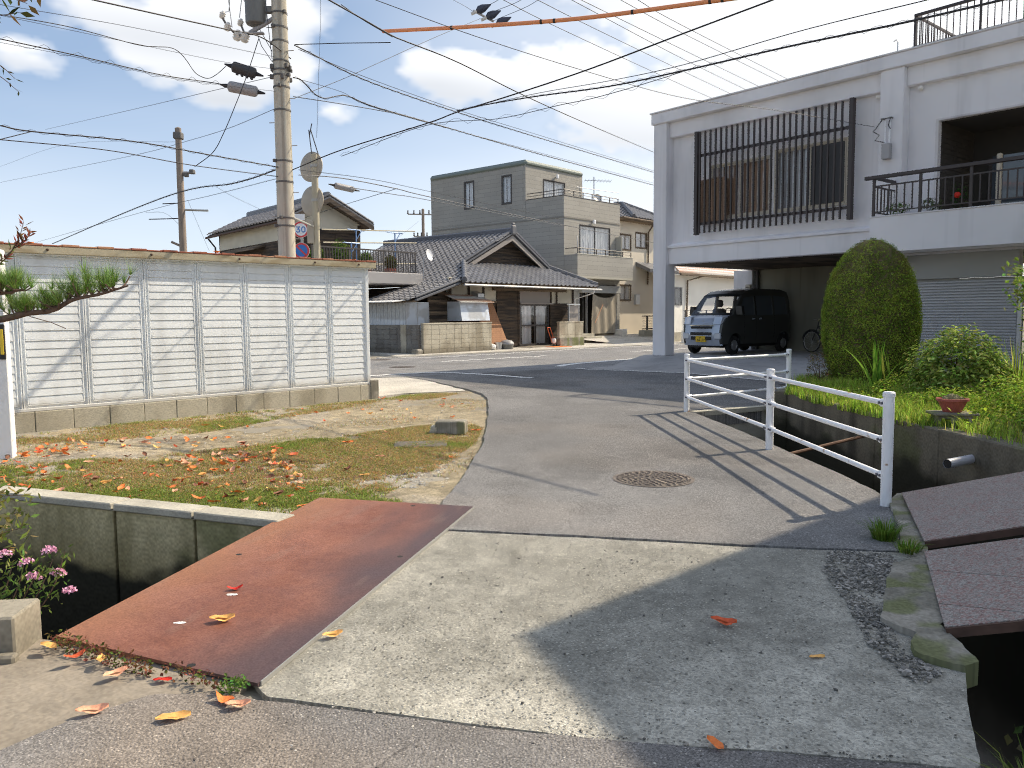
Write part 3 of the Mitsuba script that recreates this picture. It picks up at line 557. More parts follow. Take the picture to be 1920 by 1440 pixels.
# ---------------------------------------------------------------- white guard rail
def rail(posts, label, grp=None, last=True):
    k = thing('guard_rail', label, 'guard rail')
    H = .815
    for i, (x, y) in enumerate(posts):
        r = .057 if i < len(posts) else .05
        p = obj('post', X(lathe([(0, -.2), (.039, -.2), (.039, H - .02), (.043, H - .018), (.043, H + .008), (.034, H + .018), (0, H + .021)], 20), M4((x, y, 0))), 'white_paint_mat', k, smooth=40)
    for i in range(len(posts) - 1):
        a, b = np.array(posts[i]), np.array(posts[i + 1]); d = unit(b - a); nrm = np.array([-d[1], d[0]])
        for z in (.745, .475, .215):
            A_, B_ = np.append(a + d * .034, z), np.append(b - d * .034, z)
            r = obj('rail', tube([A_, B_], .0215, 14), 'white_paint_mat', k, smooth=40)
            for e, s in ((A_, 1), (B_, -1)):
                q = e[:2] + d * s * .035
                obj('bracket', X(bx(-.040, .03, -.026, .026, -.028, .028, .009), M4((q[0], q[1], z), d)), 'white_paint_mat', r)
                sd_ = 1 if nrm @ (-a) > 0 else -1
                for o in (-.026, .018):
                    w = q + d * o + sd_ * nrm * .030
                    obj('bolt', X(trimesh.creation.cylinder(.0105, .014, sections=8), M4((w[0], w[1], z), d) @ trimesh.transformations.rotation_matrix(np.pi / 2, [1, 0, 0])), 'bolt_mat', r)
    return k
rail([(2.71, 5.72), (2.66, 8.2), (2.51, 11.45), (4.42, 12.75)], 'white pipe guard rail with bolted rails along the ditch')
k = thing('iron_bar', 'thin rusty iron bar lying across the ditch behind the guard rail', 'bar')
obj('bar', tube([(2.72, 8.05, -.05), (4.0, 8.75, .07)], .018, 8), 'rust_iron_mat', k)
k = thing('drain_pipe', 'short grey plastic drain pipe sticking out of the garden wall', 'pipe')
pp = tube([(4.5, 7.36, .075), (3.86, 7.02, .055)], .042, 18, caps=False); pq = tube([(4.5, 7.36, .075), (3.862, 7.02, .055)], .036, 18)
obj('pipe', pp, 'pvc_mat', k, smooth=40); obj('bore', pq, 'black_void_mat', k)

# ---------------------------------------------------------------- storage shed
u = np.array([.700, .714]); SO = np.array([-6.293, 10.059]); SM = M4((SO[0], SO[1], 0), u)
k = thing('storage_shed', 'long cream metal storage shed of ribbed panels with a beige fascia', 'shed')
bounds = [-1.45, -.68, .10, .88, 1.67, 2.43, 3.17, 3.93, 4.67, 5.44]
zb, zt = .275, 2.225
base = obj('plinth', X(bx(-1.6, 5.46, .05, 2.2, -.1, .20), SM), 'plinth_block_mat', k)
xs = np.arange(-1.6, 5.40, .455)
for i, a in enumerate(xs):
    b_ = min(a + .449, 5.50)
    obj('block', X(bx(a, b_, -.03 + .004 * (i % 2), .12, -.06, .225, .007), SM), 'plinth_block_mat', base)
obj('corner_block', X(bx(5.43, 5.60, -.045, .14, -.06, .30, .01), SM), 'lichen_mat', k)
obj('sill', X(bx(-1.6, 5.46, -.015, .1, .228, .272, .006), SM), 'shed_mat', k)
back = obj('shell', X(bx(-1.6, 5.45, .045, 2.2, .2, 2.2), SM), 'shed_mat', k)
for i in range(len(bounds) - 1):
    a, b_ = bounds[i], bounds[i + 1]; w = b_ - a
    p = obj('wall_panel', X(bx(a + .004, b_ - .004, .028, .044, zb, zt), SM), 'shed_mat', k)
    fr = cat([bx(a + .050, a + .068, .011, .030, zb + .03, zt - .03, .006), bx(b_ - .068, b_ - .050, .011, .030, zb + .03, zt - .03, .006),
              bx(a + .058, b_ - .058, .012, .030, zb + .022, zb + .042, .006), bx(a + .058, b_ - .058, .012, .030, zt - .042, zt - .022, .006), bx(a + .068, b_ - .068, .010, .030, zb + .855, zb + .872, .006), bx(a + .068, b_ - .068, .010, .030, zb + .985, zb + 1.002, .006)])
    obj('rim', X(fr, SM), 'shed_mat', p)
    zz = [zb + .042 + j * (.813 / 8) for j in range(9)]; z2 = [zb + 1.002 + j * ((zt - .042 - zb - 1.002) / 9) for j in range(10)]
    for lo, hi in list(zip(zz[:-1], zz[1:])) + [(zb + .872, zb + .985)] + list(zip(z2[:-1], z2[1:])):
        q = bx(a + .070, b_ - .070, .014, .030, lo + .001, hi - .009, .003); v = q.vertices; v[:, 1] += np.where(v[:, 1] < .021, .010 * (v[:, 2] - lo) / (hi - lo) - .003, 0)
        obj('slat', X(q, SM), 'shed_mat', p)
for x in bounds[:-1] + [5.42]:
    obj('batten', X(cat([bx(x - .020, x - .004, .006, .03, zb - .01, zt, .005), bx(x + .004, x + .020, .006, .03, zb - .01, zt, .005)]), SM), 'shed_mat', k)
obj('corner_post', X(bx(5.385, 5.455, -.010, .08, zb - .04, zt, .008), SM), 'shed_mat', k)
obj('fascia', X(bx(-1.75, 5.56, -.10, -.075, 2.235, 2.335, .008), SM), 'fascia_mat', k)
obj('fascia', X(bx(5.535, 5.56, -.074, 2.3, 2.235, 2.335, .008), SM), 'fascia_mat', k)
obj('soffit', X(bx(-1.75, 5.53, -.074, .05, 2.226, 2.25), SM), 'shed_mat', k)
rf = obj('roof', X(bx(-1.75, 5.55, -.07, 2.32, 2.30, 2.335), SM), 'shed_roof_mat', k)
for i in range(34):
    a = -1.74 + i * .215; r0 = bx(a, a + .206, -.105, 2.33, 2.337, 2.355 + .012 * (i % 2), .005); 
    obj('roof_strip', X(r0, SM), 'shed_roof_mat', rf)
for x in (-.9, .45, 1.75, 3.05, 4.35, 5.2):
    obj('rivet', X(trimesh.creation.icosphere(subdivisions=1, radius=.017), SM @ M4((x, -.104, 2.29))), 'rust_dark_mat', k)
# ---------------------------------------------------------------- white post at the left edge
k = thing('white_post', 'white square post with a yellow and black reflector at the left edge', 'post')
pm = M4((-5.30, 8.25, 0), (1, .35))
obj('post', X(bx(-.11, .10, -.08, .08, -.05, 2.12, .01), pm), 'white_paint_mat', k)
r = obj('reflector', X(bx(.04, .095, -.105, -.082, 1.0, 1.36, .006), pm), 'print_black_mat', k)
obj('reflector_face', X(bx(.052, .083, -.112, -.106, 1.05, 1.31, .003), pm), 'reflector_yellow_mat', r)
# ---------------------------------------------------------------- tiled roofs
def tile_mesh(w=.305, l=.31):
    xs = np.linspace(0, w * 1.04, 8); zc = np.array([.016, .002, -.006, -.006, .004, .036, .058, .034]) + .012
    V, F = [], []
    for y, dz in ((0, .034), (l, .0)):
        for x, z in zip(xs, zc): V.append([x, y, z + dz])
    for x, z in zip(xs, zc): V.append([x, 0, z + .034 - .034])
    n = len(xs)
    for i in range(n - 1):
        F += [[i, i + 1, n + i + 1], [i, n + i + 1, n + i], [2 * n + i, 2 * n + i + 1, i + 1], [2 * n + i, i + 1, i]]
    return trimesh.Trimesh(V, F, process=False)
TILE = tile_mesh()
TILE_D = [mikit.ply(TILE, m, smooth=35) for m in ('tile_mat', 'tile_b_mat', 'tile_c_mat')]
def plane_m(o, ex, ey):
    ex, ey = unit(ex), unit(ey); m = np.eye(4); m[:3, 0], m[:3, 1], m[:3, 2], m[:3, 3] = ex, ey, np.cross(ex, ey), o; return m
def tiles(parent, m, poly, w=.305, e=.262, limit=0, seed=1, part='tile', rest='far_tile', scale=1.0):
    """roof tiles over the polygon (plane coordinates): the first `limit` as parts of their own, the rest joined"""
    r = np.random.default_rng(seed); x0, y0, x1, y1 = poly.bounds; made, joined = 0, []
    sc = np.diag([scale, scale, scale, 1.0]); w, e = w * scale, e * scale
    for j in range(int((y1 - y0) / e) + 1):
        for i in range(int((x1 - x0) / w) + 1):
            x, y = x0 + i * w, y0 + j * e
            if not poly.contains(Point(x + w / 2, y + e / 2)): continue
            q = np.eye(4); q[:3, 3] = (x, y, r.normal(0, .002)); a = r.normal(0, .004); q[:2, :2] = [[math.cos(a), -math.sin(a)], [math.sin(a), math.cos(a)]]
            mm = m @ q @ sc
            if made < limit: dupe(part, TILE_D[r.integers(0, 3)], mm, parent); made += 1
            else: joined.append(X(TILE, mm))
    if joined:
        kk = obj(rest, cat(joined), 'tile_mat', parent, smooth=35)
        if len(joined) > 60 and (limit or True): tag(kk, kind='stuff')
def ridge(parent, a, b, r=.10, name='ridge', layers=2, step=.30):
    a, b = np.array(a, float), np.array(b, float); L = np.linalg.norm(b - a); d = (b - a) / L
    n = int(L / step); l = []
    for i in range(n):
        p0, p1 = a + d * (i * L / n), a + d * ((i + 1.04) * L / n)
        l.append(tube([p0 + [0, 0, .10 + .0], p1 + [0, 0, .10]], [r * .95, r * 1.08], 10))
    side = unit(np.cross(d, [0, 0, 1.0]))
    mm = np.eye(4); mm[:3, 0], mm[:3, 1], mm[:3, 2], mm[:3, 3] = d, -side, np.cross(d, -side), a
    for q in range(layers): l.append(X(bx(0, L, -r * 1.25 + .012 * q, r * 1.25 - .012 * q, -.06 + .075 * q, .012 + .075 * q, .008), mm))
    return obj(name, cat(l), 'ridge_mat', parent, smooth=35)
def window(parent, m, x0, x1, z0, z1, y, frame='dark_alu_mat', inside='white_curtain_mat', leaves=2, t=.05, split=True, name='window'):
    """a real window: frame round the opening, leaves with their own frames and panes, a curtain behind; y: outer face of the wall, the room lies at +y"""
    k = obj(name, X(cat([bx(x0 - t, x0, y - .025, y + .06, z0 - t, z1 + t, .006), bx(x1, x1 + t, y - .025, y + .06, z0 - t, z1 + t, .006), bx(x0, x1, y - .025, y + .06, z0 - t, z0, .006), bx(x0, x1, y - .025, y + .06, z1, z1 + t, .006)]), m), frame, parent)
    n = leaves; w = (x1 - x0) / n
    for i in range(n):
        a, b = x0 + i * w - (.012 if i else 0), x0 + (i + 1) * w + (.012 if i < n - 1 else 0); yy = y + (.012 if i % 2 else .034)
        obj('leaf_frame', X(cat([bx(a, a + .035, yy - .01, yy + .01, z0, z1), bx(b - .035, b, yy - .01, yy + .01, z0, z1), bx(a + .035, b - .035, yy - .01, yy + .01, z0, z0 + .05), bx(a + .035, b - .035, yy - .01, yy + .01, z1 - .04, z1)]), m), frame, k)
        obj('pane', X(quads([[a + .035, yy, z0 + .05], [b - .035, yy, z0 + .05], [b - .035, yy, z1 - .04], [a + .035, yy, z1 - .04]], [[0, 1, 2, 3]]), m), 'glass_mat', k)
    xs = np.linspace(x0, x1, int((x1 - x0) / .03) + 2); cv = np.vstack([np.column_stack([xs, y + .13 + .018 * np.sin(xs * 42), np.full(len(xs), z)]) for z in (z0, z1)]); N = len(xs)
    obj('curtain', X(quads(cv, [[i, i + 1, N + i + 1, N + i] for i in range(N - 1)]), m), inside, k)
    return k
def wall_holes(x0, x1, z0, z1, y0, y1, holes):
    """upright wall slab between y0 and y1 with rectangular openings (x0, x1, z0, z1)"""
    p = sbox(x0, z0, x1, z1)
    for h in holes: p = p.difference(sbox(h[0], h[2], h[1], h[3]))
    m = prism(p, 0, y1 - y0); v = m.vertices.copy(); m = trimesh.Trimesh(np.column_stack([v[:, 0], y1 - v[:, 2], v[:, 1]]), m.faces, process=False); return m

# ---------------------------------------------------------------- old tiled house
TM = M4((-1.8, 31.0, 0), (.655, .755))
def tw(a, b, z): return (TM @ [a, b, z, 1])[:3]
h = thing('tiled_house', 'old single storey wooden house with grey tiled roof and glass sliding doors', 'house')
sl = (5.03 - 2.72) / 4.5
# walls of the street front at b = 1.0
obj('plaster_wall', X(bx(.15, 2.95, 1.0, 1.12, 1.95, 2.95), TM), 'plaster_mat', h)
obj('plaster_wall', X(bx(6.65, 8.35, 1.0, 1.12, 1.95, 2.95), TM), 'plaster_mat', h)
obj('board_wall', X(bx(.15, 2.95, 1.01, 1.11, 0, 1.95), TM), 'burnt_wood_mat', h)
obj('board_wall', X(bx(2.95, 4.35, .98, 1.12, 0, 2.95), TM), 'burnt_wood_mat', h)
obj('board_wall', X(bx(6.62, 8.35, .99, 1.12, 0, 1.95), TM), 'burnt_wood_mat', h)
obj('transom_panel', X(bx(4.45, 6.62, .98, 1.08, 1.96, 2.62), TM), 'grey_panel_mat', h)
obj('side_wall', X(bx(8.25, 8.35, 1.125, 9.8, 0, 2.95), TM), 'plaster_mat', h)
obj('back_wall', X(bx(-.9, 8.24, 9.7, 9.8, 0, 2.75), TM), 'plaster_mat', h)
obj('side_wall', X(bx(.0, .14, 1.125, 9.69, 0, 2.6), TM), 'burnt_wood_mat', h)
for a, z0 in ((.2, 1.95), (1.25, 1.95), (2.12, 1.95), (2.98, 0), (4.36, 0), (6.62, 0), (7.05, 1.95), (8.30, 0)):
    obj('post', X(bx(a - .055, a + .055, .955, .979, z0, 2.9), TM), 'burnt_wood_mat', h)
obj('beam', X(bx(.1, 2.9, .935, .954, 1.93, 2.03), TM), 'old_wood_mat', h)
obj('beam', X(bx(2.6, 7.6, .80, .93, 2.46, 2.58), TM), 'old_wood_mat', h)
obj('ledge', X(bx(4.42, 6.68, .86, .954, 1.90, 1.96), TM), 'grey_panel_mat', h)
for i, (a0, a1) in enumerate(((4.45, 5.52), (5.50, 6.55))):     # sliding doors
    y = .99 + .04 * i
    d = obj('door', X(cat([bx(a0, a0 + .07, y, y + .035, .06, 1.9), bx(a1 - .07, a1, y, y + .035, .06, 1.9), bx(a0 + .07, a1 - .07, y, y + .035, .06, .16), bx(a0 + .07, a1 - .07, y, y + .035, .93, 1.0), bx(a0 + .07, a1 - .07, y, y + .035, 1.83, 1.9)]), TM), 'dark_alu_mat', h)
    for z0, z1 in ((.16, .93), (1.0, 1.83)):
        obj('pane', X(quads([[a0 + .07, y + .015, z0], [a1 - .07, y + .015, z0], [a1 - .07, y + .015, z1], [a0 + .07, y + .015, z1]], [[0, 1, 2, 3]]), TM), 'glass_mat', d)
    for q in range(1, 4): obj('muntin', X(bx(a0 + .07 + (a1 - a0 - .14) * q / 4 - .008, a0 + .07 + (a1 - a0 - .14) * q / 4 + .008, y + .005, y + .013, .16, 1.83), TM), 'alu_mat', d)
    obj('curtain', X(bx(a0 + .3, a1 - .15, y + .14, y + .16, .1, 1.85), TM), 'white_curtain_mat', d)
obj('door_step', X(bx(4.2, 6.9, .1, .95, .0, .07, .01), TM), 'mortar_mat', h)
obj('room_back', X(bx(2.99, 8.2, 2.6, 2.7, 0, 2.6), TM), 'dark_room_mat', h)
# dark boarded side under the long roof, board by board
for j in range(17):
    z0 = .1 + j * .15; x1 = .14; x0 = -1.0 if z0 < 2.05 else (-1.0 + (z0 - 2.05) / .29)
    if x0 < -.05: obj('board', X(bx(x0, x1, .985 + .012 * (j % 2), 1.03, z0, z0 + .146, .005), TM), 'burnt_wood_mat' if j not in (7, 9, 12) else 'old_wood_mat', h)
# gable
gz, g0, g1 = 3.58, 1.75, 7.25
for j in range(8):
    z0 = gz - .05 + j * .17; f = max(0.0, (z0 - gz) / sl); 
    if g1 - g0 - 2 * f > .3: obj('gable_board', X(bx(g0 + f + .12, g1 - f - .12, 1.92 + .01 * (j % 2), 1.97, z0, z0 + .166, .004), TM), 'burnt_wood_mat', h)
rf = obj('roof', X(cat([prism([(1.7, 1.72), (4.5, 1.42), (4.5, 9.9), (0.0, 9.9), (0, 0)], -.11, -.05), ]), plane_m(tw(0, 0, 2.72), np.append(TM[:2, 0], sl), np.append(TM[:2, 1], 0)) @ np.diag([math.hypot(1, sl), 1, 1, 1])), 'old_wood_mat', h)
obj('slope', X(prism([(1.7, 1.72), (4.5, 1.42), (4.5, 9.9), (0.0, 9.9), (0, 0)], .05, .11), plane_m(tw(9, 0, 2.72), np.append(-TM[:2, 0], sl), np.append(TM[:2, 1], 0)) @ np.diag([math.hypot(1, sl), 1, 1, 1])), 'ridge_mat', rf)
sk = .86 / 1.75
obj('slope', X(prism([(0, 0), (9, 0), (7.3, 1.78), (1.7, 1.78)], -.10, -.045), plane_m(tw(0, 0, 2.72), np.append(TM[:2, 0], 0), np.append(TM[:2, 1], sk)) @ np.diag([1, math.hypot(1, sk), 1, 1])), 'old_wood_mat', rf)
ex = .29
obj('slope', X(prism([(0, .25), (2.35, .25), (2.35, 3.05), (0, 3.05)], .045, .09), plane_m(tw(0, 0, 2.69), np.append(-TM[:2, 0], -ex), np.append(TM[:2, 1], 0)) @ np.diag([math.hypot(1, ex), 1, 1, 1])), 'old_wood_mat', rf)
# tiles: front skirt, long left extension, left slope
mk = plane_m(tw(0, 0, 2.72), np.append(TM[:2, 0], 0), np.append(TM[:2, 1], sk)); hk = math.hypot(1, sk)
tiles(rf, mk, Polygon([(-.03, -.08), (9.03, -.08), (7.25, 1.80 * hk), (1.75, 1.80 * hk)]), limit=200, seed=3)
ml = plane_m(tw(0, 10, 2.72), np.append(-TM[:2, 1], 0), np.append(TM[:2, 0], sl)); hl = math.hypot(1, sl)
me = plane_m(tw(-2.35, 3.1, 2.69 - 2.35 * ex), np.append(-TM[:2, 1], 0), np.append(TM[:2, 0], ex)); he = math.hypot(1, ex)
tiles(rf, me, Polygon([(0.0, -.05), (2.85, -.05), (2.85, 2.36 * he), (0.0, 2.36 * he)]), limit=98, seed=4)
tiles(rf, ml, Polygon([(0.1, -.05), (10.03, -.05), (8.24, 1.75 * hl), (8.62, 4.48 * hl), (.1, 4.48 * hl)]), seed=5)
mr = plane_m(tw(9, 0, 2.72), np.append(TM[:2, 1], 0), np.append(-TM[:2, 0], sl))
tiles(rf, mr, Polygon([(-.03, -.05), (9.9, -.05), (9.9, 4.48 * hl), (1.38, 4.48 * hl), (1.76, 1.75 * hl)]), seed=6)
rg = ridge(rf, tw(4.5, 1.40, 5.03), tw(4.5, 9.95, 5.03), .11, layers=3)
obj('ridge_end', X(bx(-.17, .17, -.07, .05, -.12, .30, .05), M4(tw(4.5, 1.36, 5.03), TM[:2, 0], 0)), 'ridge_mat', rg)
obj('ridge_end', X(bx(-.10, .10, -.05, .05, .28, .40, .04), M4(tw(4.5, 1.36, 5.03), TM[:2, 0], 0)), 'ridge_mat', rg)
ridge(rf, tw(1.70, 1.68, 3.58), tw(.05, .03, 2.74), .085, 'hip_ridge')
ridge(rf, tw(7.30, 1.68, 3.58), tw(8.95, .03, 2.74), .085, 'hip_ridge')
for s in (1, -1):          # verge tiles and barge boards of the gable
    a, b = tw(4.5 - s * 2.8, 1.62, 3.59), tw(4.5, 1.40, 5.03)
    ridge(rf, a, b, .06, 'verge', 1, .26)
    d = unit(b - a); q = np.array([a + d * t + [0, 0, dz] for t, dz in ((0, -.14), (np.linalg.norm(b - a), -.14), (np.linalg.norm(b - a), -.36), (0, -.30))])
    off = -np.append(TM[:2, 1], 0) * .05
    obj('barge_board', trimesh.convex.convex_hull(np.vstack([q, q - off])), 'grey_panel_mat', rf)
ridge(rf, tw(-2.33, .22, 2.69 - 2.33 * ex), tw(-.02, .22, 2.70), .05, 'verge', 1, .26)
obj('gutter', tube([tw(-.1, -.11, 2.60), tw(9.1, -.11, 2.58)], .045, 8), 'alu_mat', rf)
obj('downpipe', tube([tw(8.5, -.1, 2.56), tw(8.5, -.08, 2.42), tw(8.3, .86, 2.15), tw(8.3, .92, .1)], .03, 8), 'white_paint_mat', h)
# tin window bay, vent hood, tin lean-to walls
bay = obj('tin_bay', X(trimesh.convex.convex_hull(np.array([[x, y, z] for x in (.02, 1.62) for y, z in ((.30, 1.97), (.16, 1.22), (.98, 1.22), (.98, 1.97))])), TM), 'tin_mat', h)
obj('bay_roof', X(trimesh.convex.convex_hull(np.array([[x, y, z + d] for x in (-.14, 1.78) for y, z in ((.06, 1.93), (.95, 2.24)) for d in (0, .02)])), TM), 'tin_roof_mat', bay)
hd = obj('vent_hood', X(trimesh.convex.convex_hull(np.array([[x, y, z] for x in (1.42, 1.78) for y, z in ((.62, 2.16), (.62, 2.30), (.99, 2.42), (.99, 2.14))])), TM), 'alu_mat', h)
obj('lean_to_wall', X(bx(-2.15, -.98, .97, 1.05, 0, 1.95), TM), 'tin_mat', h)
for a in (-2.15, -1.57, -.99): obj('tin_seam', X(bx(a - .012, a + .012, .955, .969, 1.05, 1.95), TM), 'alu_mat', h)
obj('lean_to_wall', X(bx(-2.20, -2.151, .97, 5.2, 0, 2.0), TM), 'tin_mat', h)
for b in np.arange(1.1, 5.2, .22): obj('tin_rib', X(bx(-2.222, -2.201, b - .03, b + .03, 0, 1.99, .008), TM), 'tin_mat', h)
obj('lean_to_roof', X(trimesh.convex.convex_hull(np.array([[x, y, z + d] for y in (.75, 5.2) for x, z in ((-2.95, 1.93), (-2.0, 2.03)) for d in (0, .03)])), TM), 'white_sheet_mat', h)
# satellite dish on the roof
k = thing('satellite_dish', 'small white satellite dish on a mast beside the terrace railing', 'satellite dish')
dp = lathe([(0, .0), (.10, .012), (.19, .045), (.235, .075), (.24, .078), (.235, .083), (.19, .055), (.10, .024), (0, .012)], 20)
dm = np.eye(4); dn = unit(np.array([.88, -.42, .22])); dx = unit(np.cross([0, 0, 1], dn)); dm[:3, 0], dm[:3, 1], dm[:3, 2], dm[:3, 3] = dx, np.cross(dn, dx), dn, tw(.42, 2.45, 3.88)
obj('dish', X(dp, dm), 'white_paint_mat', k, smooth=40)
obj('arm', tube([(dm @ [0, -.2, .06, 1])[:3], (dm @ [0, -.05, .34, 1])[:3]], .012, 6), 'alu_mat', k); obj('mast', tube([(dm @ [0, 0, 0, 1])[:3], tw(.30, 2.6, 3.75), tw(.30, 2.6, 2.8)], .02, 6), 'alu_mat', k)
# block walls in front
def block_wall(label, a0, a1, b, z1, step=.40, rows=6, mat_='block_mat', left=None):
    k = thing('block_wall', label, 'wall')
    rh = (z1 - .06) / rows; s0 = obj('core', X(bx(a0 + .03, a1 - .03, b + .03, b + .12, 0, z1 - .02), TM), 'mortar_mat', k)
    for j in range(rows):
        x = a0
        while x < a1 - .05:
            e = min(x + step, a1); obj('block', X(bx(x + .004, e - .004, b + .002 * ((j * 7 + int(x * 5)) % 3), b + .13, j * rh + .004, (j + 1) * rh - .004, .006), TM), mat_, k); x = e
    obj('coping', X(bx(a0 - .015, a1 + .015, b - .015, b + .15, z1 - .06, z1, .012), TM), 'block_mat', k)
    return k
k = block_wall('long concrete block wall at the street in front of the old tiled house', -2.2, 1.52, -.02, 1.16)
m_old = TM; TM2 = TM @ M4((-2.2, .0, 0), (0, 1))
for j in range(6):
    for i in range(9):
        obj('side_block', X(bx(i * .4 + .14, i * .4 + .532, -.02 + .002 * ((i + j) % 3), .10, j * .183 + .004, j * .183 + .179, .006), TM2), 'block_dark_mat', k)
obj('pilaster', X(bx(-2.34, -2.10, .80, 1.10, 0, 1.10, .02), TM), 'block_mat', k)
st = bx(-2.62, -2.3, -.12, .22, -.05, .22, .05).subdivide().subdivide(); st.vertices += .05 * (meshkit.fbm(st.vertices * 6, 3)[:, None] - .5)
tag(obj('boulder', X(st, TM), 'lichen_mat', smooth=50), 'rough boulder at the street corner of the long block wall', 'boulder')
k = block_wall('short concrete block wall right of the glass sliding doors', 5.92, 7.72, -.05, 1.12, .60, 2)
obj('foot', X(bx(5.90, 7.74, -.10, .16, -.02, .40, .015), TM), 'lichen_mat', k)
k = thing('metal_gate', 'brown panel gate with white frame behind the short block wall', 'gate')
obj('panel', X(bx(7.25, 7.95, .40, .43, .9, 1.83), TM), 'grey_panel_mat', k); obj('frame', X(cat([bx(7.20, 7.25, .38, .45, 0, 1.86), bx(7.95, 8.0, .38, .45, 0, 1.86)]), TM), 'alu_mat', k); obj('top_rail', X(bx(7.15, 8.05, .37, .46, 1.861, 1.92), TM), 'white_sheet_mat', k)
k = thing('leaning_board', 'rust brown board leaning against the old house beside the tin bay', 'board')
v = np.array([[x, y, z] for x, y, z in ((1.52, .30, .12), (2.95, .30, .10), (2.6, .90, 1.93), (1.55, .90, 1.93))]); obj('sheet', X(trimesh.convex.convex_hull(np.vstack([v, v + [0, .03, .01]])), TM), 'brown_sheet_mat', k)
for i, (a, b, s, l, mt) in enumerate(((1.72, .12, .17, 'pale bundle lying at the end of the long block wall', 'white_sheet_mat'), (2.62, .15, .30, 'grey covered bucket at the foot of the leaning board', 'tin_mat'), (2.15, .2, .2, 'grey pail behind the pale bundle near the leaning board', 'alu_mat'))):
    k = thing(('cloth_bundle', 'covered_bucket', 'pail')[i], l, ('bundle', 'bucket', 'pail')[i])
    if i == 0:
        q = trimesh.creation.icosphere(subdivisions=3, radius=s); q.vertices *= [1, .8, .8]; q.vertices *= (1 + .6 * (meshkit.fbm(q.vertices * 9, 3)[:, None] - .5)); obj('cloth', X(q, TM @ M4((a, b, .14))), mt, k, smooth=True)
    elif i == 1:
        obj('tub', X(lathe([(0, 0), (.24, 0), (.29, .22), (.0, .22)], 20), TM @ M4((a, b, .02))), 'transformer_mat', k, smooth=40); obj('cover', X(lathe([(.30, .21), (.29, .28), (.20, .36), (.0, .40)], 20), TM @ M4((a, b, .02))), 'closure_grey_mat', k, smooth=True)
    else: obj('body', X(lathe([(0, 0), (.12, 0), (.15, .3), (.155, .3), (.13, .02), (0, .02)], 16), TM @ M4((a, b, .02))), mt, k, smooth=40)
k = thing('folding_cart', 'red folding cart standing by the door of the old house', 'cart')
q = lambda a, b, z: tw(a, b, z)
obj('frame', cat([tube([q(5.62, .1, .12), q(5.66, .3, .55), q(5.60, .38, .86)], .018, 6), tube([q(5.82, .1, .12), q(5.86, .3, .55), q(5.80, .38, .86)], .018, 6), tube([q(5.60, .38, .86), q(5.80, .38, .86)], .022, 6), tube([q(5.62, .15, .40), q(5.84, .15, .40)], .018, 6)]), 'fallen_b_mat', k)
for a in (5.60, 5.84): obj('wheel', X(trimesh.creation.torus(.07, .018, 14, 6), TM @ M4((a, .12, .09)) @ trimesh.transformations.rotation_matrix(np.pi / 2, [0, 1, 0])), 'tyre_mat', k)
obj('bag', X(bx(5.64, 5.82, .02, .24, .16, .40, .05), TM), 'white_sheet_mat', k)
tag(obj('red_plate', X(prism([(4.9, -.55), (6.1, -.62), (6.0, -.05), (4.95, -.02)], .035, .05), TM), 'fallen_a_mat'), 'reddish plate bridging the gutter before the sliding doors', 'plate')

# ---------------------------------------------------------------- roof terrace left of the tiled house
k = thing('roof_terrace', 'flat concrete roof terrace with dark railing beside the old tiled roof', 'terrace')
obj('slab', X(bx(-4.5, .05, 2.5, 9.5, 2.66, 3.08, .02), TM), 'closure_grey_mat', k)
obj('slab_edge', X(bx(-4.56, .08, 2.42, 2.49, 2.68, 3.12, .02), TM), 'closure_grey_mat', k)
obj('wall', X(bx(-4.2, -.3, 6.0, 9.3, 0, 2.64), TM), 'dark_room_mat', k)
for a in (-4.2, -2.4): obj('post', X(bx(a - .04, a + .04, 5.3, 5.38, 0, 2.64), TM), 'alu_mat', k)
rl = obj('railing', X(cat([bx(-5.1, -.05, 2.60, 2.65, 3.93, 3.98), bx(-5.1, -.05, 2.61, 2.64, 3.16, 3.19)]), TM), 'dark_alu_mat', k)
obj('slab', X(bx(-5.3, -4.57, 2.45, 9.5, 2.66, 3.06, .02), TM), 'closure_grey_mat', k)
for i in range(40):
    a = -5.06 + i * .1265; t = .03 if i % 13 == 0 else .011
    obj('baluster', X(bx(a - t, a + t, 2.61, 2.64, 3.10 if i % 13 == 0 else 3.191, 3.929), TM), 'dark_alu_mat', rl)
def bush(key, mtx, pts_r, n, size, cols, seed, mt='leaf_mat'):
    r = np.random.default_rng(seed); d = unit(r.normal(size=(n, 3))); rad = r.uniform(.35, 1, (n, 1)) ** .5
    p = d * rad * np.asarray(pts_r) * (1 + .5 * (meshkit.fbm(d * 2.2, 3, seed)[:, None] - .5)); V, F = scatter_leaves(p, d, size, size * .45, seed)
    c = np.asarray(cols)[r.integers(0, len(cols), n)]
    return obj('foliage', X(trimesh.Trimesh(V, F, process=False), mtx), mt, key, color=vcol(c, n, 4, seed))
GREENS = ((.10, .17, .035), (.14, .22, .05), (.07, .12, .03))
for i, (a, w_, hh, l) in enumerate(((-3.5, .42, .62, 'tall light green potted plant behind the terrace railing'), (-4.6, .35, .40, 'bushy plant at the left part of the terrace railing'), (-2.35, .30, .36, 'small potted plant in the middle of the terrace railing'), (-1.1, .30, .30, 'low brownish potted plant near the right end of the terrace'))):
    k = thing('potted_plant', l, 'potted plant')
    obj('pot', X(bx(a - w_ * .7, a + w_ * .7, 2.85, 3.15, 3.09, 3.32, .03), TM), 'pot_mat', k)
    bush(k, TM @ M4((a, 3.0, 3.4 + hh * .5)), (w_, .22, hh), 700, .11, GREENS if i < 3 else ((.16, .12, .05), (.10, .13, .04)), 20 + i)
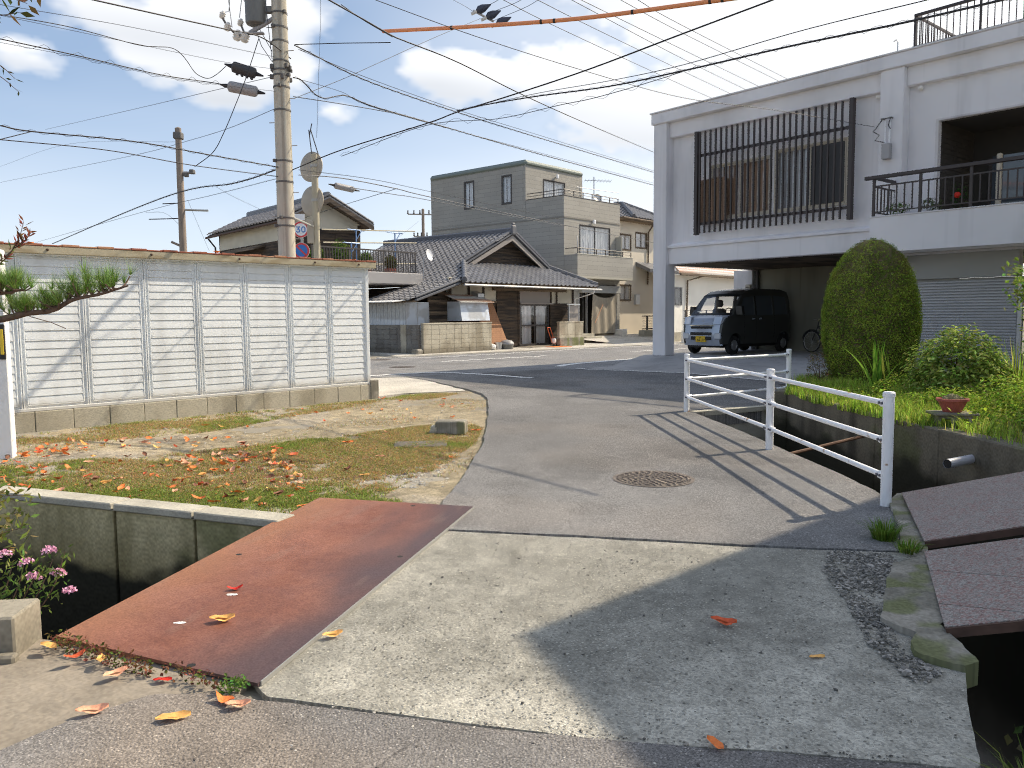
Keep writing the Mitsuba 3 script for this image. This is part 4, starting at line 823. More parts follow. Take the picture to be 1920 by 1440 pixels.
# ---------------------------------------------------------------- taupe three storey house
GM = M4((3.3, 40.0, 0), (.66, .75))
h = thing('apartment_house', 'taupe sided three storey house with stepped balconies behind the old tiled house', 'house')
Z0 = .3
obj('wall', X(wall_holes(0, 5.0, Z0, 6.45, .84, .96, [(1.35, 4.0, 4.15, 6.0), (1.2, 4.75, Z0, 3.0)]), GM), 'taupe_siding_mat', h)
obj('side_wall', X(bx(0, .12, .962, 10.4, Z0, 6.45), GM), 'taupe_siding_mat', h)
obj('side_wall', X(bx(4.88, 5.0, .962, 10.4, Z0, 6.45), GM), 'taupe_siding_mat', h)
obj('parapet', X(bx(0, 5.0, .842, .96, 6.452, 7.36), GM), 'taupe_siding_mat', h)
obj('side_parapet', X(bx(.002, .12, .962, 3.32, 6.452, 7.36), GM), 'taupe_siding_mat', h); obj('side_parapet', X(bx(4.88, 4.998, .962, 3.32, 6.452, 7.36), GM), 'taupe_siding_mat', h)
obj('parapet_cap', X(cat([bx(-.02, 5.02, .82, .98, 7.361, 7.40, .01), bx(-.02, .14, .981, 3.32, 7.361, 7.40, .01)]), GM), 'dark_alu_mat', h)
obj('trim', X(bx(-.015, 5.02, .80, .839, 6.28, 6.36), GM), 'dark_trim_mat', h)
obj('trim', X(bx(-.03, -.001, .80, 10.4, 6.28, 6.36), GM), 'dark_trim_mat', h)
obj('upper_wall', X(wall_holes(0.003, 4.95, 6.46, 9.2, 3.34, 3.46, [(1.5, 3.3, 6.7, 8.6)]), GM), 'taupe_siding_mat', h)
def side_holes(x0, x1, y0, y1, z0, z1, holes):
    p = sbox(y0, z0, y1, z1)
    for q in holes: p = p.difference(sbox(*q))
    m = prism(p, 0, x1 - x0); v = m.vertices; return trimesh.Trimesh(np.column_stack([x0 + v[:, 2], v[:, 0], v[:, 1]]), m.faces, process=False)
obj('upper_side_wall', X(side_holes(.001, .12, 3.462, 10.4, 6.46, 9.2, [(4.35, 7.35, 4.95, 8.75), (7.1, 7.35, 7.75, 8.75)]), GM), 'taupe_siding_mat', h)
obj('upper_side_wall', X(bx(4.83, 4.95, 3.462, 10.4, 6.46, 9.2), GM), 'taupe_siding_mat', h)
obj('back_wall', X(bx(.0, 5.0, 10.401, 10.5, Z0, 9.2), GM), 'taupe_siding_mat', h)
obj('roof_edge', X(bx(-.08, 5.03, 3.26, 10.58, 9.10, 9.46, .14), GM), 'roof_edge_mat', h)
SW = GM @ M4((0, 10.4, 0), (0, -1))   # facing the left side: x runs towards the street, +y into the house
for b0, b1, z0, z1 in ((4.35, 4.95, 7.35, 8.75), (7.1, 7.75, 7.35, 8.75)):
    window(h, SW, 10.4 - b1, 10.4 - b0, z0, z1, .002, 'dark_alu_mat', 'white_curtain_mat', 2, .07)
window(h, GM, 1.5, 3.3, 6.7, 8.6, 3.34, 'dark_alu_mat', 'white_curtain_mat', 2)
window(h, GM, 1.35, 4.0, 4.15, 6.0, .84, 'dark_alu_mat', 'white_curtain_mat', 2)
for y0, z in ((1.0, 6.2), (1.0, 3.4)): obj('floor', X(bx(.13, 4.87, y0, 10.39, z, z + .12), GM), 'dark_room_mat', h)
obj('room_back', X(bx(.13, 4.87, 3.0, 3.05, 3.6, 6.1), GM), 'dark_room_mat', h); obj('room_back', X(bx(.14, 4.8, 5.0, 5.05, 6.4, 9.1), GM), 'dark_room_mat', h)
obj('balcony', X(cat([bx(0, 5.0, 0, .12, 3.37, 4.42), bx(.002, .12, .121, .83, 3.37, 4.42), bx(4.88, 4.998, .121, .83, 3.37, 4.42)]), GM), 'taupe_siding_mat', h)
obj('balcony_floor', X(bx(.0, 5.0, .0, .838, 3.25, 3.365), GM), 'taupe_trim_mat', h)
obj('balcony_cap', X(bx(-.02, 5.02, -.02, .14, 4.421, 4.46, .01), GM), 'taupe_trim_mat', h)
for y, z, n in ((.06, 4.46, 'balcony_rail'), (.90, 7.40, 'balcony_rail')):
    r = obj(n, X(cat([tube([(.05, y, z + .28), (4.95, y, z + .28)], .022, 6), tube([(.05, y, z + .14), (4.95, y, z + .14)], .014, 6)] + ([tube([(.06, y, z + .28), (.06, 3.3, z + .28)], .022, 6), tube([(.06, y, z + .14), (.06, 3.3, z + .14)], .014, 6)] if z > 5 else [tube([(.06, y, z + .28), (.06, .8, z + .28)], .022, 6)])), GM), 'dark_alu_mat', h)
    for x in np.arange(.1, 5, .8): obj('rail_post', X(bx(x - .02, x + .02, y - .02, y + .02, z, z + .28), GM), 'dark_alu_mat', r)
for (x, y, z) in ((2.35, .70, 6.12), (2.45, 3.2, 8.75)):
    obj('wall_lamp', X(cat([bx(x, x + .16, y - .05, y + .06, z, z + .22, .02), bx(x + .05, x + .11, y + .06, y + .13, z + .08, z + .14)]), GM), 'white_paint_mat', h)
obj('drying_hook', cat([X(tube([(a, .1, 4.45), (a, .1, 5.05), (a + .08, .2, 5.3), (a + .3, .3, 5.35)], .018, 6), GM) for a in (.15, .62, 1.05)]), 'alu_mat', h)
obj('divider', X(bx(4.60, 4.64, .45, .83, 4.47, 5.6), GM), 'taupe_trim_mat', h)
ac = obj('air_conditioner', X(bx(3.6, 4.3, 2.5, 2.8, 7.0, 7.75, .02), GM), 'white_sheet_mat', h); obj('fan_grille', X(trimesh.creation.cylinder(.22, .02, sections=18), GM @ M4((3.9, 2.495, 7.4)) @ trimesh.transformations.rotation_matrix(np.pi / 2, [1, 0, 0])), 'dark_alu_mat', ac)
obj('laundry_pole', X(tube([(2.9, 2.2, 8.25), (6.0, 1.6, 8.2)], .018, 6), GM), 'white_sheet_mat', h)
# ground floor: recessed shop front with a hanging net
for q_ in (bx(1.2, 1.32, .86, 1.0, Z0, 3.0), bx(4.63, 4.75, .86, 1.0, Z0, 3.0), bx(2.02, 2.10, .9, 1.0, Z0, 2.7)): obj('shop_frame', X(q_, GM), 'alu_mat', h)
obj('shutter_case', X(bx(1.18, 4.77, .60, .838, 2.55, 2.95, .02), GM), 'shutter_box_mat', h)
obj('shop_glass', X(quads([[1.32, 1.05, Z0], [2.02, 1.05, Z0], [2.02, 1.05, 2.7], [1.32, 1.05, 2.7]], [[0, 1, 2, 3]]), GM), 'glass_mat', h)
obj('shop_back', X(bx(1.0, 4.85, 2.6, 2.65, Z0, 3.2), GM), 'dark_room_mat', h)
xs = np.linspace(2.12, 4.35, 40); zz = [.42, 1.2, 2.0, 2.52]
nv = np.vstack([np.column_stack([xs, .55 + .03 * np.sin(xs * 9 + q) + (.12 - .1 * q / 3), z + (q == 3) * -.22 * (1 - ((xs - 3.24) / 1.15) ** 2)]) for q, z in enumerate(zz)]); N = len(xs)
mat('net_mat', (.33, .295, .235), .9)
obj('hanging_net', X(quads(nv, [[r_ * N + i, r_ * N + i + 1, (r_ + 1) * N + i + 1, (r_ + 1) * N + i] for r_ in range(3) for i in range(N - 1)]), GM), 'net_mat', h)
obj('net_rope', X(tube([(2.2, .5, 1.0), (2.9, .49, 1.95)], .02, 5), GM), 'fallen_d_mat', h)
for i in range(3): obj('door_step', X(bx(.55 + .12 * i, 2.3 - .25 * i, -.35 + .30 * i, .80, Z0 - .28 + .14 * i, Z0 - .14 + .14 * i, .012), GM), 'cap_mat', h)
obj('sill_block', X(bx(4.45, 4.95, .3, .83, Z0 - .1, .62, .02), GM), 'white_wall_mat', h)
struct('driveway', trimesh.Trimesh(*(lambda q: (q.vertices, q.faces))(quads([(GM @ [x, y, z, 1])[:3] for x, y, z in ((-.2, -2.4, .03), (16, -2.0, .05), (16, 1.2, .32), (-.2, .82, .30))], [[0, 1, 2, 3]])), process=False), 'pale_mat')
k = thing('roof_antenna', 'television antenna on a mast above the right end of the taupe house', 'antenna')
p = lambda x, y, z: (GM @ [x, y, z, 1])[:3]
obj('mast', tube([p(5.6, 3, 6.2), p(5.6, 3, 9.2)], .025, 6), 'grey_cable_mat', k)
obj('boom', tube([p(5.0, 3.2, 8.95), p(6.7, 2.6, 9.05)], .015, 5), 'grey_cable_mat', k)
for t in np.linspace(0, 1, 9): q = p(5.0 + 1.7 * t, 3.2 - .6 * t, 8.95 + .1 * t); obj('element', tube([q - [.05, -.2, .06], q + [.05, -.2, .06]], .008, 4), 'grey_cable_mat', k)
obj('small_dish', X(lathe([(0, 0), (.2, .04), (.24, .1), (.2, .05), (0, .01)], 14), M4(p(5.75, 2.9, 8.0)) @ trimesh.transformations.rotation_matrix(1.2, [1, .5, 0])), 'alu_mat', k)

# ---------------------------------------------------------------- cream house and white house to the right of it
CM = M4((6.2, 46.3, 0), (.66, .75))
h = thing('cream_house', 'cream two storey house with dark tiled roof right of the taupe house', 'house')
obj('wall', X(wall_holes(-.2, 4.7, 0, 6.9, 0, .12, [(.1, 1.2, 5.15, 6.0), (1.75, 2.95, 5.35, 6.2), (.1, 1.2, 2.25, 3.1)]), CM), 'cream_wall_mat', h)
obj('side_wall', X(bx(4.58, 4.7, .121, 4.1, 0, 6.9), CM), 'white_wall_mat', h); obj('side_wall', X(bx(-.2, -.08, .121, 4.1, 0, 6.9), CM), 'cream_wall_mat', h)
obj('back_wall', X(bx(-.08, 4.58, 4.0, 4.1, 0, 6.9), CM), 'cream_wall_mat', h)
for x0, x1, z0, z1 in ((.1, 1.2, 5.15, 6.0), (1.75, 2.95, 5.35, 6.2), (.1, 1.2, 2.25, 3.1)): window(h, CM, x0, x1, z0, z1, 0, 'old_wood_mat', 'grey_curtain_mat', 2, .06)
obj('room_back', X(bx(-.07, 4.57, 1.5, 1.55, .1, 6.8), CM), 'dark_room_mat', h)
rf = obj('roof', X(bx(-.6, 5.2, -.6, 4.6, 6.75, 6.9), CM), 'old_wood_mat', h)
sx = .5
hf = math.hypot(1, sx); hw = 2.3; R0 = (2.9, 1.7, 6.95 + hw * sx); R1 = (2.9, 2.3, 6.95 + hw * sx)
cw = lambda q: (CM @ [*q, 1])[:3]
tiles(rf, plane_m(cw((.6, -.6, 6.95)), np.append(CM[:2, 0], 0), np.append(CM[:2, 1], sx)), Polygon([(0, 0), (4.6, 0), (2.3, 2.3 * hf)]), seed=8)
tiles(rf, plane_m(cw((5.2, -.6, 6.95)), np.append(CM[:2, 1], 0), np.append(-CM[:2, 0], sx)), Polygon([(0, 0), (5.2, 0), (2.9, 2.3 * hf), (2.3, 2.3 * hf)]), seed=9)
tiles(rf, plane_m(cw((.6, 4.6, 6.95)), np.append(-CM[:2, 1], 0), np.append(CM[:2, 0], sx)), Polygon([(0, 0), (5.2, 0), (2.9, 2.3 * hf), (2.3, 2.3 * hf)]), seed=10)
obj('hip', X(trimesh.convex.convex_hull(np.array([[.6, -.6, 6.9], [5.2, -.6, 6.9], [5.2, 4.6, 6.9], [.6, 4.6, 6.9], [R0[0], R0[1], R0[2] - .06], [R1[0], R1[1], R1[2] - .06]])), CM), 'ridge_mat', rf)
for a, b in ((R0, R1), (R0, (.6, -.6, 6.95)), (R0, (5.2, -.6, 6.95)), (R1, (5.2, 4.6, 6.95))): ridge(rf, cw(a), cw(b), .10, 'ridge')
obj('gutter', X(tube([(-.6, -.68, 6.85), (5.2, -.68, 6.83)], .06, 6), CM), 'old_wood_mat', rf)
obj('downpipe', X(tube([(2.75, -.66, 6.8), (3.0, -.1, 6.3), (3.0, -.06, 3.2)], .05, 6), CM), 'old_wood_mat', h)
lr = obj('lean_to_roof', X(trimesh.convex.convex_hull(np.array([[x, y, z] for x in (1.75, 9.4) for y, z in ((-1.0, 3.85), (-1.0, 4.05), (-.01, 4.5), (-.01, 4.25))])), CM), 'ridge_mat', h)
obj('meter_box', X(bx(1.55, 2.0, -.16, -.002, 2.0, 2.6, .02), CM), 'alu_mat', h)
k = thing('wire_fence', 'low dark rail fence before the cream house', 'fence')
obj('rail', X(cat([tube([(-1, -2.2, z), (14, -2.2, z)], .03, 6) for z in (.62, 1.32)]), CM), 'dark_alu_mat', k)
for x in np.arange(-.5, 14, 2.4): obj('post', X(bx(x - .04, x + .04, -2.24, -2.16, .3, 1.32), CM), 'dark_alu_mat', k)
obj('mesh', X(cat([bx(-1, 14, -2.205, -2.195, z, z + .012) for z in np.arange(.72, 1.3, .09)]), CM), 'dark_alu_mat', k)
obj('base', X(bx(-1.2, 14, -2.4, -2.1, 0, .55), CM), 'cap_mat', k)
WM = M4((8.0, 40.0, 0), (.66, .75))
h = thing('white_house', 'low white house with rust red roof edge seen through the carport', 'house')
obj('wall', X(wall_holes(0, 14, 0, 3.4, 0, .12, [(.0, .87, 1.86, 2.72)]), WM), 'white_wall_mat', h)
obj('side_wall', X(trimesh.convex.convex_hull(np.array([[x, y, z] for x, y in ((.001, .121), (.3, .121), (5.2, 3.0), (5.4, 3.0)) for z in (0, 3.4)])), WM), 'white_wall_mat', h)
window(h, WM, .05, .87, 1.9, 2.7, 0, 'dark_alu_mat', 'grey_curtain_mat', 1)
obj('window_grille', X(cat([bx(x, x + .03, -.06, -.03, 1.85, 2.75) for x in np.arange(.04, .9, .12)]), WM), 'alu_mat', h)
rf = obj('roof', X(trimesh.convex.convex_hull(np.array([[x, y, z + d] for x, y, z in ((-.2, -.5, 3.40), (14.4, -.5, 3.40), (5.0, 3, 4.3), (14.4, 3, 4.3)) for d in (0, .12)])), WM), 'tin_roof_mat', h)
obj('gutter', X(bx(-.2, 14.4, -.62, -.51, 3.30, 3.44, .02), WM), 'old_wood_mat', rf)
obj('downpipe', X(tube([(2.0, -.55, 3.3), (1.35, -.1, 3.1), (1.35, -.06, .2)], .045, 6), WM), 'old_wood_mat', h)
obj('foot', X(bx(0, 14, -.05, -.002, 0, .5), WM), 'cap_mat', h)
k = thing('wire_fence', 'thin post fence on a white base below the white house', 'fence')
obj('base', X(bx(-1, 14, -1.3, -1.1, 0, .62), WM), 'white_wall_mat', k)
for x in np.arange(-.8, 14, 2.1): obj('post', X(bx(x - .025, x + .025, -1.22, -1.17, .62, 1.6), WM), 'dark_alu_mat', k)
obj('wire', X(cat([tube([(-1, -1.2, z), (14, -1.2, z)], .012, 5) for z in (.9, 1.2, 1.58)]), WM), 'dark_alu_mat', k)

# ---------------------------------------------------------------- dark two storey house at the left
LM = M4((-9.3, 32.4, 0), (.76, .65))
lw = lambda a, b, z: (LM @ [a, b, z, 1])[:3]
h = thing('wooden_house', 'dark weathered two storey wooden house with tiled gable roof behind the shed', 'house')
sl = .5
obj('gable_wall', X(trimesh.Trimesh(*(lambda q: (np.column_stack([q.vertices[:, 0], .1 - q.vertices[:, 2], q.vertices[:, 1]]), q.faces))(prism([(.3, 5.0), (3.7, 5.0), (3.7, 5.36), (2.0, 6.16), (.3, 5.36)], 0, .1))), LM), 'plaster_mat', h)
obj('front_wall', X(bx(.3, 3.7, .02, .1, 0, 5.0), LM), 'burnt_wood_mat', h)
obj('side_wall', X(wall_holes(0, 6.9, 4.55, 5.5, 0, .1, []), LM @ M4((.3, 7.0, 0), (0, -1))), 'plaster_mat', h)
obj('side_wall', X(wall_holes(0, 6.9, 0, 4.55, 0, .1, [(1.3, 4.6, 2.9, 4.1)]), LM @ M4((.301, 7.0, 0), (0, -1))), 'burnt_wood_mat', h)
obj('side_wall', X(bx(3.6, 3.7, .11, 7, 0, 5.5), LM), 'burnt_wood_mat', h); obj('back_wall', X(bx(.3, 3.7, 7.01, 7.1, 0, 5.5), LM), 'burnt_wood_mat', h)
SL = LM @ M4((.301, 7.0, 0), (0, -1))
window(h, SL, 1.3, 4.6, 2.9, 4.1, 0, 'burnt_wood_mat', 'plaster_mat', 3, .07)
obj('board', X(bx(1.2, 2.2, -.05, -.005, 2.85, 4.1), SL), 'plaster_mat', h); obj('window_canopy', X(trimesh.convex.convex_hull(np.array([[x, y, z] for x in (1.0, 5.0) for y, z in ((-.5, 4.25), (-.5, 4.30), (0, 4.5), (0, 4.4))])), SL), 'old_wood_mat', h)
obj('room_back', X(bx(.6, 3.5, .3, 6.8, 0, 4.5), LM), 'dark_room_mat', h)
for a, z1 in ((.32, 5.3), (1.4, 4.9), (2.6, 4.9), (3.66, 5.3)): obj('post', X(bx(a - .06, a + .06, -.012, .018, 0, z1), LM), 'burnt_wood_mat', h)
obj('beam', X(bx(.3, 3.7, -.02, .018, 4.92, 5.06), LM), 'burnt_wood_mat', h)
zr = 6.32
rf = obj('roof', X(cat([trimesh.convex.convex_hull(np.array([[x, y, z + d] for y in (-.55, 7.6) for x, z in ((2, zr), (2 + s * 2.05, zr - 2.05 * sl)) for d in (-.12, -.03)])) for s in (-1, 1)]), LM), 'dark_wood_mat', h)
hl = math.hypot(1, sl)
tiles(rf, plane_m(lw(-.05, 7.65, zr - 2.05 * sl), np.append(-LM[:2, 1], 0), np.append(LM[:2, 0], sl)), Polygon([(0, 0), (8.25, 0), (8.25, 2.04 * hl), (0, 2.04 * hl)]), limit=0, seed=11)
tiles(rf, plane_m(lw(4.05, -.6, zr - 2.05 * sl), np.append(LM[:2, 1], 0), np.append(-LM[:2, 0], sl)), Polygon([(0, 0), (8.25, 0), (8.25, 2.04 * hl), (0, 2.04 * hl)]), limit=0, seed=12)
ridge(rf, lw(2, -.5, zr), lw(2, 7.6, zr), .12, layers=3)
for s in (-1, 1):
    ridge(rf, lw(2 + s * 2.05, -.55, zr - 2.05 * sl), lw(2, -.55, zr), .05, 'verge', 1, .26)
    obj('barge_board', X(trimesh.convex.convex_hull(np.array([[x, y, z + d] for y in (-.62, -.57) for x, z in ((2, zr), (2 + s * 2.05, zr - 2.05 * sl)) for d in (-.24, -.05)])), LM), 'dark_wood_mat', rf)
obj('gutter', X(tube([(-.13, -.5, 5.18), (-.13, 7.6, 5.16)], .05, 6), LM), 'rust_dark_mat', rf)
obj('downpipe', X(tube([(-.13, 7.3, 5.1), (.15, 7.2, 4.7), (.2, 7.2, .1)], .045, 6), LM), 'black_frame_mat', h)
obj('side_canopy', X(trimesh.convex.convex_hull(np.array([[x, y, z] for y in (.6, 2.2) for x, z in ((3.7, 4.05), (3.7, 4.2), (4.5, 3.8), (4.5, 3.86))])), LM), 'old_wood_mat', h)
k = thing('drying_rack', 'blue steel drying rack with bamboo poles by the dark wooden house', 'rack')
for a, b in ((2.9, -1.1), (4.9, -.9), (2.55, -1.3)): obj('post', X(tube([(a, b, 2.9), (a, b, 5.0 - (a < 2.8) * .55)], .03, 6), LM), 'blue_steel_mat', k)
for a, b, z in ((2.9, -1.1, 4.98), (4.9, -.9, 5.0), (2.55, -1.3, 4.42)): obj('arm', X(cat([tube([(a - .45, b - .1, z), (a + .45, b + .1, z)], .025, 6), tube([(a, b, z - .4), (a + .3, b + .06, z)], .018, 5)]), LM), 'blue_steel_mat', k)
for z, b in ((5.02, -1.0), (4.5, -1.1), (3.6, -1.2)): obj('bamboo_pole', X(tube([(1.3, b - .2, z - .12), (6.0, b + .2, z + .12)], .028, 6), LM), 'bamboo_mat', k)
# a low hazy row of roofs far behind
mat('far_roof_mat', (.30, .32, .35), .9)
# ---------------------------------------------------------------- white concrete building with carport
BM = M4((4.076, 23.18, 0), (.647, -.762))
fz = .222
h = thing('concrete_building', 'large pale concrete two storey building with carport, slat screen and balcony', 'building')
E1 = 12.5
S = 'stucco_mat'
for t0, t1 in ((0, .46), (6.44, 6.96)): obj('column', X(bx(t0, t1, 0, .42, fz if t0 < 1 else 2.5, 6.73, .015), BM), S, h)
obj('fascia_band', X(bx(-.05, E1, -.06, .36, 6.731, 7.02, .012), BM), S, h)
obj('roof_cap', X(bx(-.08, E1, -.09, .40, 7.021, 7.06, .008), BM), 'stucco_edge_mat', h)
for a, b in ((.461, 6.439), (6.961, E1)): obj('upper_beam', X(bx(a, b, .13, .42, 6.32, 6.729, .012), BM), S, h)
W0, W1 = .30, .42
wl = [(1.75, 3.55, 3.98, 5.35), (3.72, 5.55, 3.98, 5.45)]
obj('wall', X(wall_holes(.461, 6.439, 3.38, 6.319, W0, W1, wl), BM), S, h)
obj('wall', X(wall_holes(6.961, E1, 2.70, 6.319, W0, W1, [(7.60, E1 + 1, 2.6, 5.49)]), BM), S, h)
obj('sill_ledge', X(trimesh.convex.convex_hull(np.array([[x, y, z] for x in (.461, 6.76) for y, z in ((.06, 3.26), (.06, 3.32), (.30, 3.40), (.41, 3.40), (.41, 3.26))])), BM), S, h)
obj('lower_beam', X(bx(.461, 6.76, .12, .42, 2.81, 3.259, .012), BM), S, h)
obj('side_wall', X(bx(.002, .12, .421, 9, 2.815, 6.79), BM), S, h)
obj('side_wall', X(bx(.002, .12, 5.21, 9, fz, 2.81), BM), S, h)
obj('roof_slab', X(bx(0, E1, .37, 9, 6.80, 6.92), BM), 'stucco_edge_mat', h)
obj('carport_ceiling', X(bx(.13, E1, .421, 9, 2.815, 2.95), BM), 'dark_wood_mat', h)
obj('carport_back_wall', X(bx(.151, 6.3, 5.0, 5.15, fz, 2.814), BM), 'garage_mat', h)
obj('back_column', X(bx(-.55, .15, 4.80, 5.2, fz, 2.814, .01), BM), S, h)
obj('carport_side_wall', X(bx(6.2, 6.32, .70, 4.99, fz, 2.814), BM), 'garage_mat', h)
obj('downpipe', X(tube([(.26, 4.92, fz), (.26, 4.92, 2.8)], .05, 8), BM), 'dark_alu_mat', h)
mb = obj('meter_box', X(bx(-.04, .14, 4.69, 4.798, 1.95, 2.35, .015), BM), 'cream_frame_mat', h); obj('slot', X(bx(-.02, .12, 4.684, 4.692, 2.24, 2.27), BM), 'print_black_mat', mb)
# shutter
sh = obj('roller_shutter', X(bx(6.33, 9.16, .60, .64, fz, 2.12), BM), 'shutter_box_mat', h)
zz = np.arange(fz, 2.06, .062)
obj('shutter_slats', X(cat([trimesh.convex.convex_hull(np.array([[x, y, z + dz] for x in (6.34, 9.15) for y, dz in ((.598, .002), (.560, .014), (.560, .042), (.598, .050))])) for z in zz]), BM), 'shutter_mat', sh)
obj('shutter_box', X(bx(6.33, 9.2, .42, .66, 2.125, 2.66, .01), BM), 'shutter_box_mat', sh)
obj('shutter_guide', X(bx(9.16, 9.25, .55, .66, fz, 2.124, .008), BM), 'alu_mat', sh)
obj('ground_wall', X(bx(9.6, E1, .60, .7, fz, 2.66), BM), 'dark_room_mat', h); obj('jamb', X(bx(9.26, 9.59, .9, 1.0, fz, 2.66), BM), 'black_void_mat', h)  # black panel painted for the dark of the gap beside the shutter
obj('soffit_strip', X(bx(6.33, E1, .10, .66, 2.661, 2.69), BM), 'stucco_edge_mat', h)
obj('shutter_step', X(bx(6.3, 9.6, -.2, .6, fz - .2, fz + .06, .01), BM), 'cap_mat', h)
# windows behind the slat screen
window(h, BM, *wl[0], W0, 'cream_frame_mat', 'curtain_mat', 2, .05)
window(h, BM, *wl[1], W0, 'cream_frame_mat', 'grey_curtain_mat', 2, .05)
obj('insect_screen', X(bx(4.66, 5.52, W0 - .012, W0 - .008, 4.02, 5.42), BM), 'screen_mat', h); obj('screen_frame', X(cat([bx(4.64, 4.665, W0 - .02, W0 - .004, 3.99, 5.44), bx(5.515, 5.54, W0 - .02, W0 - .004, 3.99, 5.44)]), BM), 'cream_frame_mat', h)
obj('room_back', X(bx(.5, 7.5, 2.2, 2.25, 3.0, 6.3), BM), 'dark_room_mat', h)
obj('reed_screen', X(cat([bx(1.47 + i * .033, 1.47 + i * .033 + .026, .16 + .006 * (i % 2), .18 + .006 * (i % 2), 3.86, 5.02) for i in range(27)]), BM), 'curtain_mat', h)
sc_ = obj('slat_screen', X(bx(1.42, 5.84, .030, .075, 3.80, 3.87), BM), 'brown_paint_mat', h); obj('cross_rail', X(bx(1.42, 5.84, .030, .075, 5.62, 5.69), BM), 'brown_paint_mat', sc_)
for t in (1.42, 5.74): obj('frame_post', X(bx(t, t + .10, -.02, .12, 3.55, 6.30, .008), BM), 'brown_paint_mat', sc_)
for i in range(25):
    t = 1.60 + i * .1655; obj('slat', X(bx(t - .021, t + .021, -.025, .028, 3.58, 6.27, .005), BM), 'brown_paint_mat', sc_)
# balcony
bal = obj('balcony', X(cat([bx(6.77, E1, -1.0, -.88, 2.68, 3.41), bx(6.772, 6.89, -.879, .29, 2.68, 3.41)]), BM), S, h)
obj('floor', X(bx(6.9, E1, -.879, .29, 2.70, 2.85), BM), S, bal)
obj('parapet_cap', X(bx(6.75, E1, -1.02, -.86, 3.411, 3.44, .008), BM), 'stucco_edge_mat', bal)
rl = obj('railing', X(cat([bx(6.62, E1, -1.0, -.90, 4.225, 4.30, .01), bx(6.80, E1, -.96, -.935, 4.06, 4.09), bx(6.80, E1, -.96, -.935, 3.52, 3.545), bx(6.79, 6.86, -.899, .28, 4.225, 4.29, .01), bx(6.81, 6.835, -.93, .28, 4.06, 4.09), bx(6.81, 6.835, -.93, .28, 3.52, 3.545)]), BM), 'brown_paint_mat', bal)
for i in range(35):
    t = 6.82 + i * .16; big = i % 6 == 0
    obj('baluster', X(bx(t - (.028 if big else .012), t + (.028 if big else .012), -.965 if big else -.958, -.93 if big else -.937, 3.44 if big else 3.546, 4.224 if big else 4.059), BM), 'brown_paint_mat', rl)
for i in range(7): obj('baluster', X(bx(6.812, 6.834, -.80 + i * .16, -.776 + i * .16, 3.546, 4.059), BM), 'brown_paint_mat', rl)
# loggia behind the balcony
obj('loggia_side', X(bx(7.50, 7.60, .421, 2.6, 2.7, 5.6), BM), 'dark_tile_mat', h)
for j in range(24):
    for i in range(7): obj('tile', X(bx(7.601, 7.613, .43 + i * .26 + .13 * (j % 2) - .13 * (j % 2) * (i == 0), min(.43 + i * .26 + .252 + .13 * (j % 2), 2.2), 2.9 + j * .108, 2.9 + j * .108 + .099), BM), 'dark_tile_mat', scene and (h + '__loggia_side'))
obj('loggia_ceiling', X(bx(7.50, E1, .421, 2.6, 5.491, 5.6), BM), 'dark_room_mat', h); obj('loggia_floor', X(bx(7.60, E1, .421, 2.6, 2.7, 2.9), BM), 'dark_room_mat', h)
obj('opening_trim', X(cat([bx(7.54, 7.60, .27, .43, 2.9, 5.49), bx(7.54, E1, .27, .43, 5.49, 5.53)]), BM), 'stucco_edge_mat', h)
obj('loggia_back', X(wall_holes(7.61, E1, 2.9, 5.49, 2.2, 2.3, [(7.95, 9.45, 2.95, 4.9), (9.65, 11.15, 2.95, 4.9)]), BM), 'dark_room_mat', h)
for x0 in (7.95, 9.65):
    d = obj('glass_door', X(cat([bx(x0, x0 + .07, 2.16, 2.24, 2.95, 4.9), bx(x0 + .72, x0 + .79, 2.16, 2.24, 2.95, 4.9), bx(x0 + 1.43, x0 + 1.5, 2.16, 2.24, 2.95, 4.9)]), BM), 'brown_paint_mat', h)
    obj('pane', X(bx(x0 + .07, x0 + 1.43, 2.19, 2.2, 2.95, 4.9), BM), 'dark_glass_mat', d)
obj('inner_post', X(bx(8.50, 8.60, 1.0, 1.10, 2.9, 4.75, .02), BM), 'cream_frame_mat', h)
# roof railing
rr = obj('roof_railing', X(cat([bx(7.08, E1, .10, .16, 7.74, 7.80, .01), bx(7.06, E1, .11, .15, 7.10, 7.13), bx(7.08, 7.13, .17, 3.2, 7.74, 7.80, .01), bx(7.09, 7.12, .17, 3.2, 7.10, 7.13)]), BM), 'brown_paint_mat', h)
for i in range(42):
    t = 7.10 + i * .13; b = i % 10 == 0; obj('baluster', X(bx(t - (.022 if b else .007), t + (.022 if b else .007), .12, .14, 7.06 if b else 7.131, 7.739), BM), 'brown_paint_mat', rr)
for i in range(20):
    v = .20 + i * .15; b = i % 6 == 0; obj('baluster', X(bx(7.095, 7.115, v - (.022 if b else .007), v + (.022 if b else .007), 7.06 if b else 7.131, 7.739), BM), 'brown_paint_mat', rr)
ml_ = obj('roof_hook', X(tube([(6.75, .1, 7.06), (6.75, .1, 7.30), (6.72, .1, 7.36), (6.66, .1, 7.33)], .012, 6), BM), 'alu_mat', h)
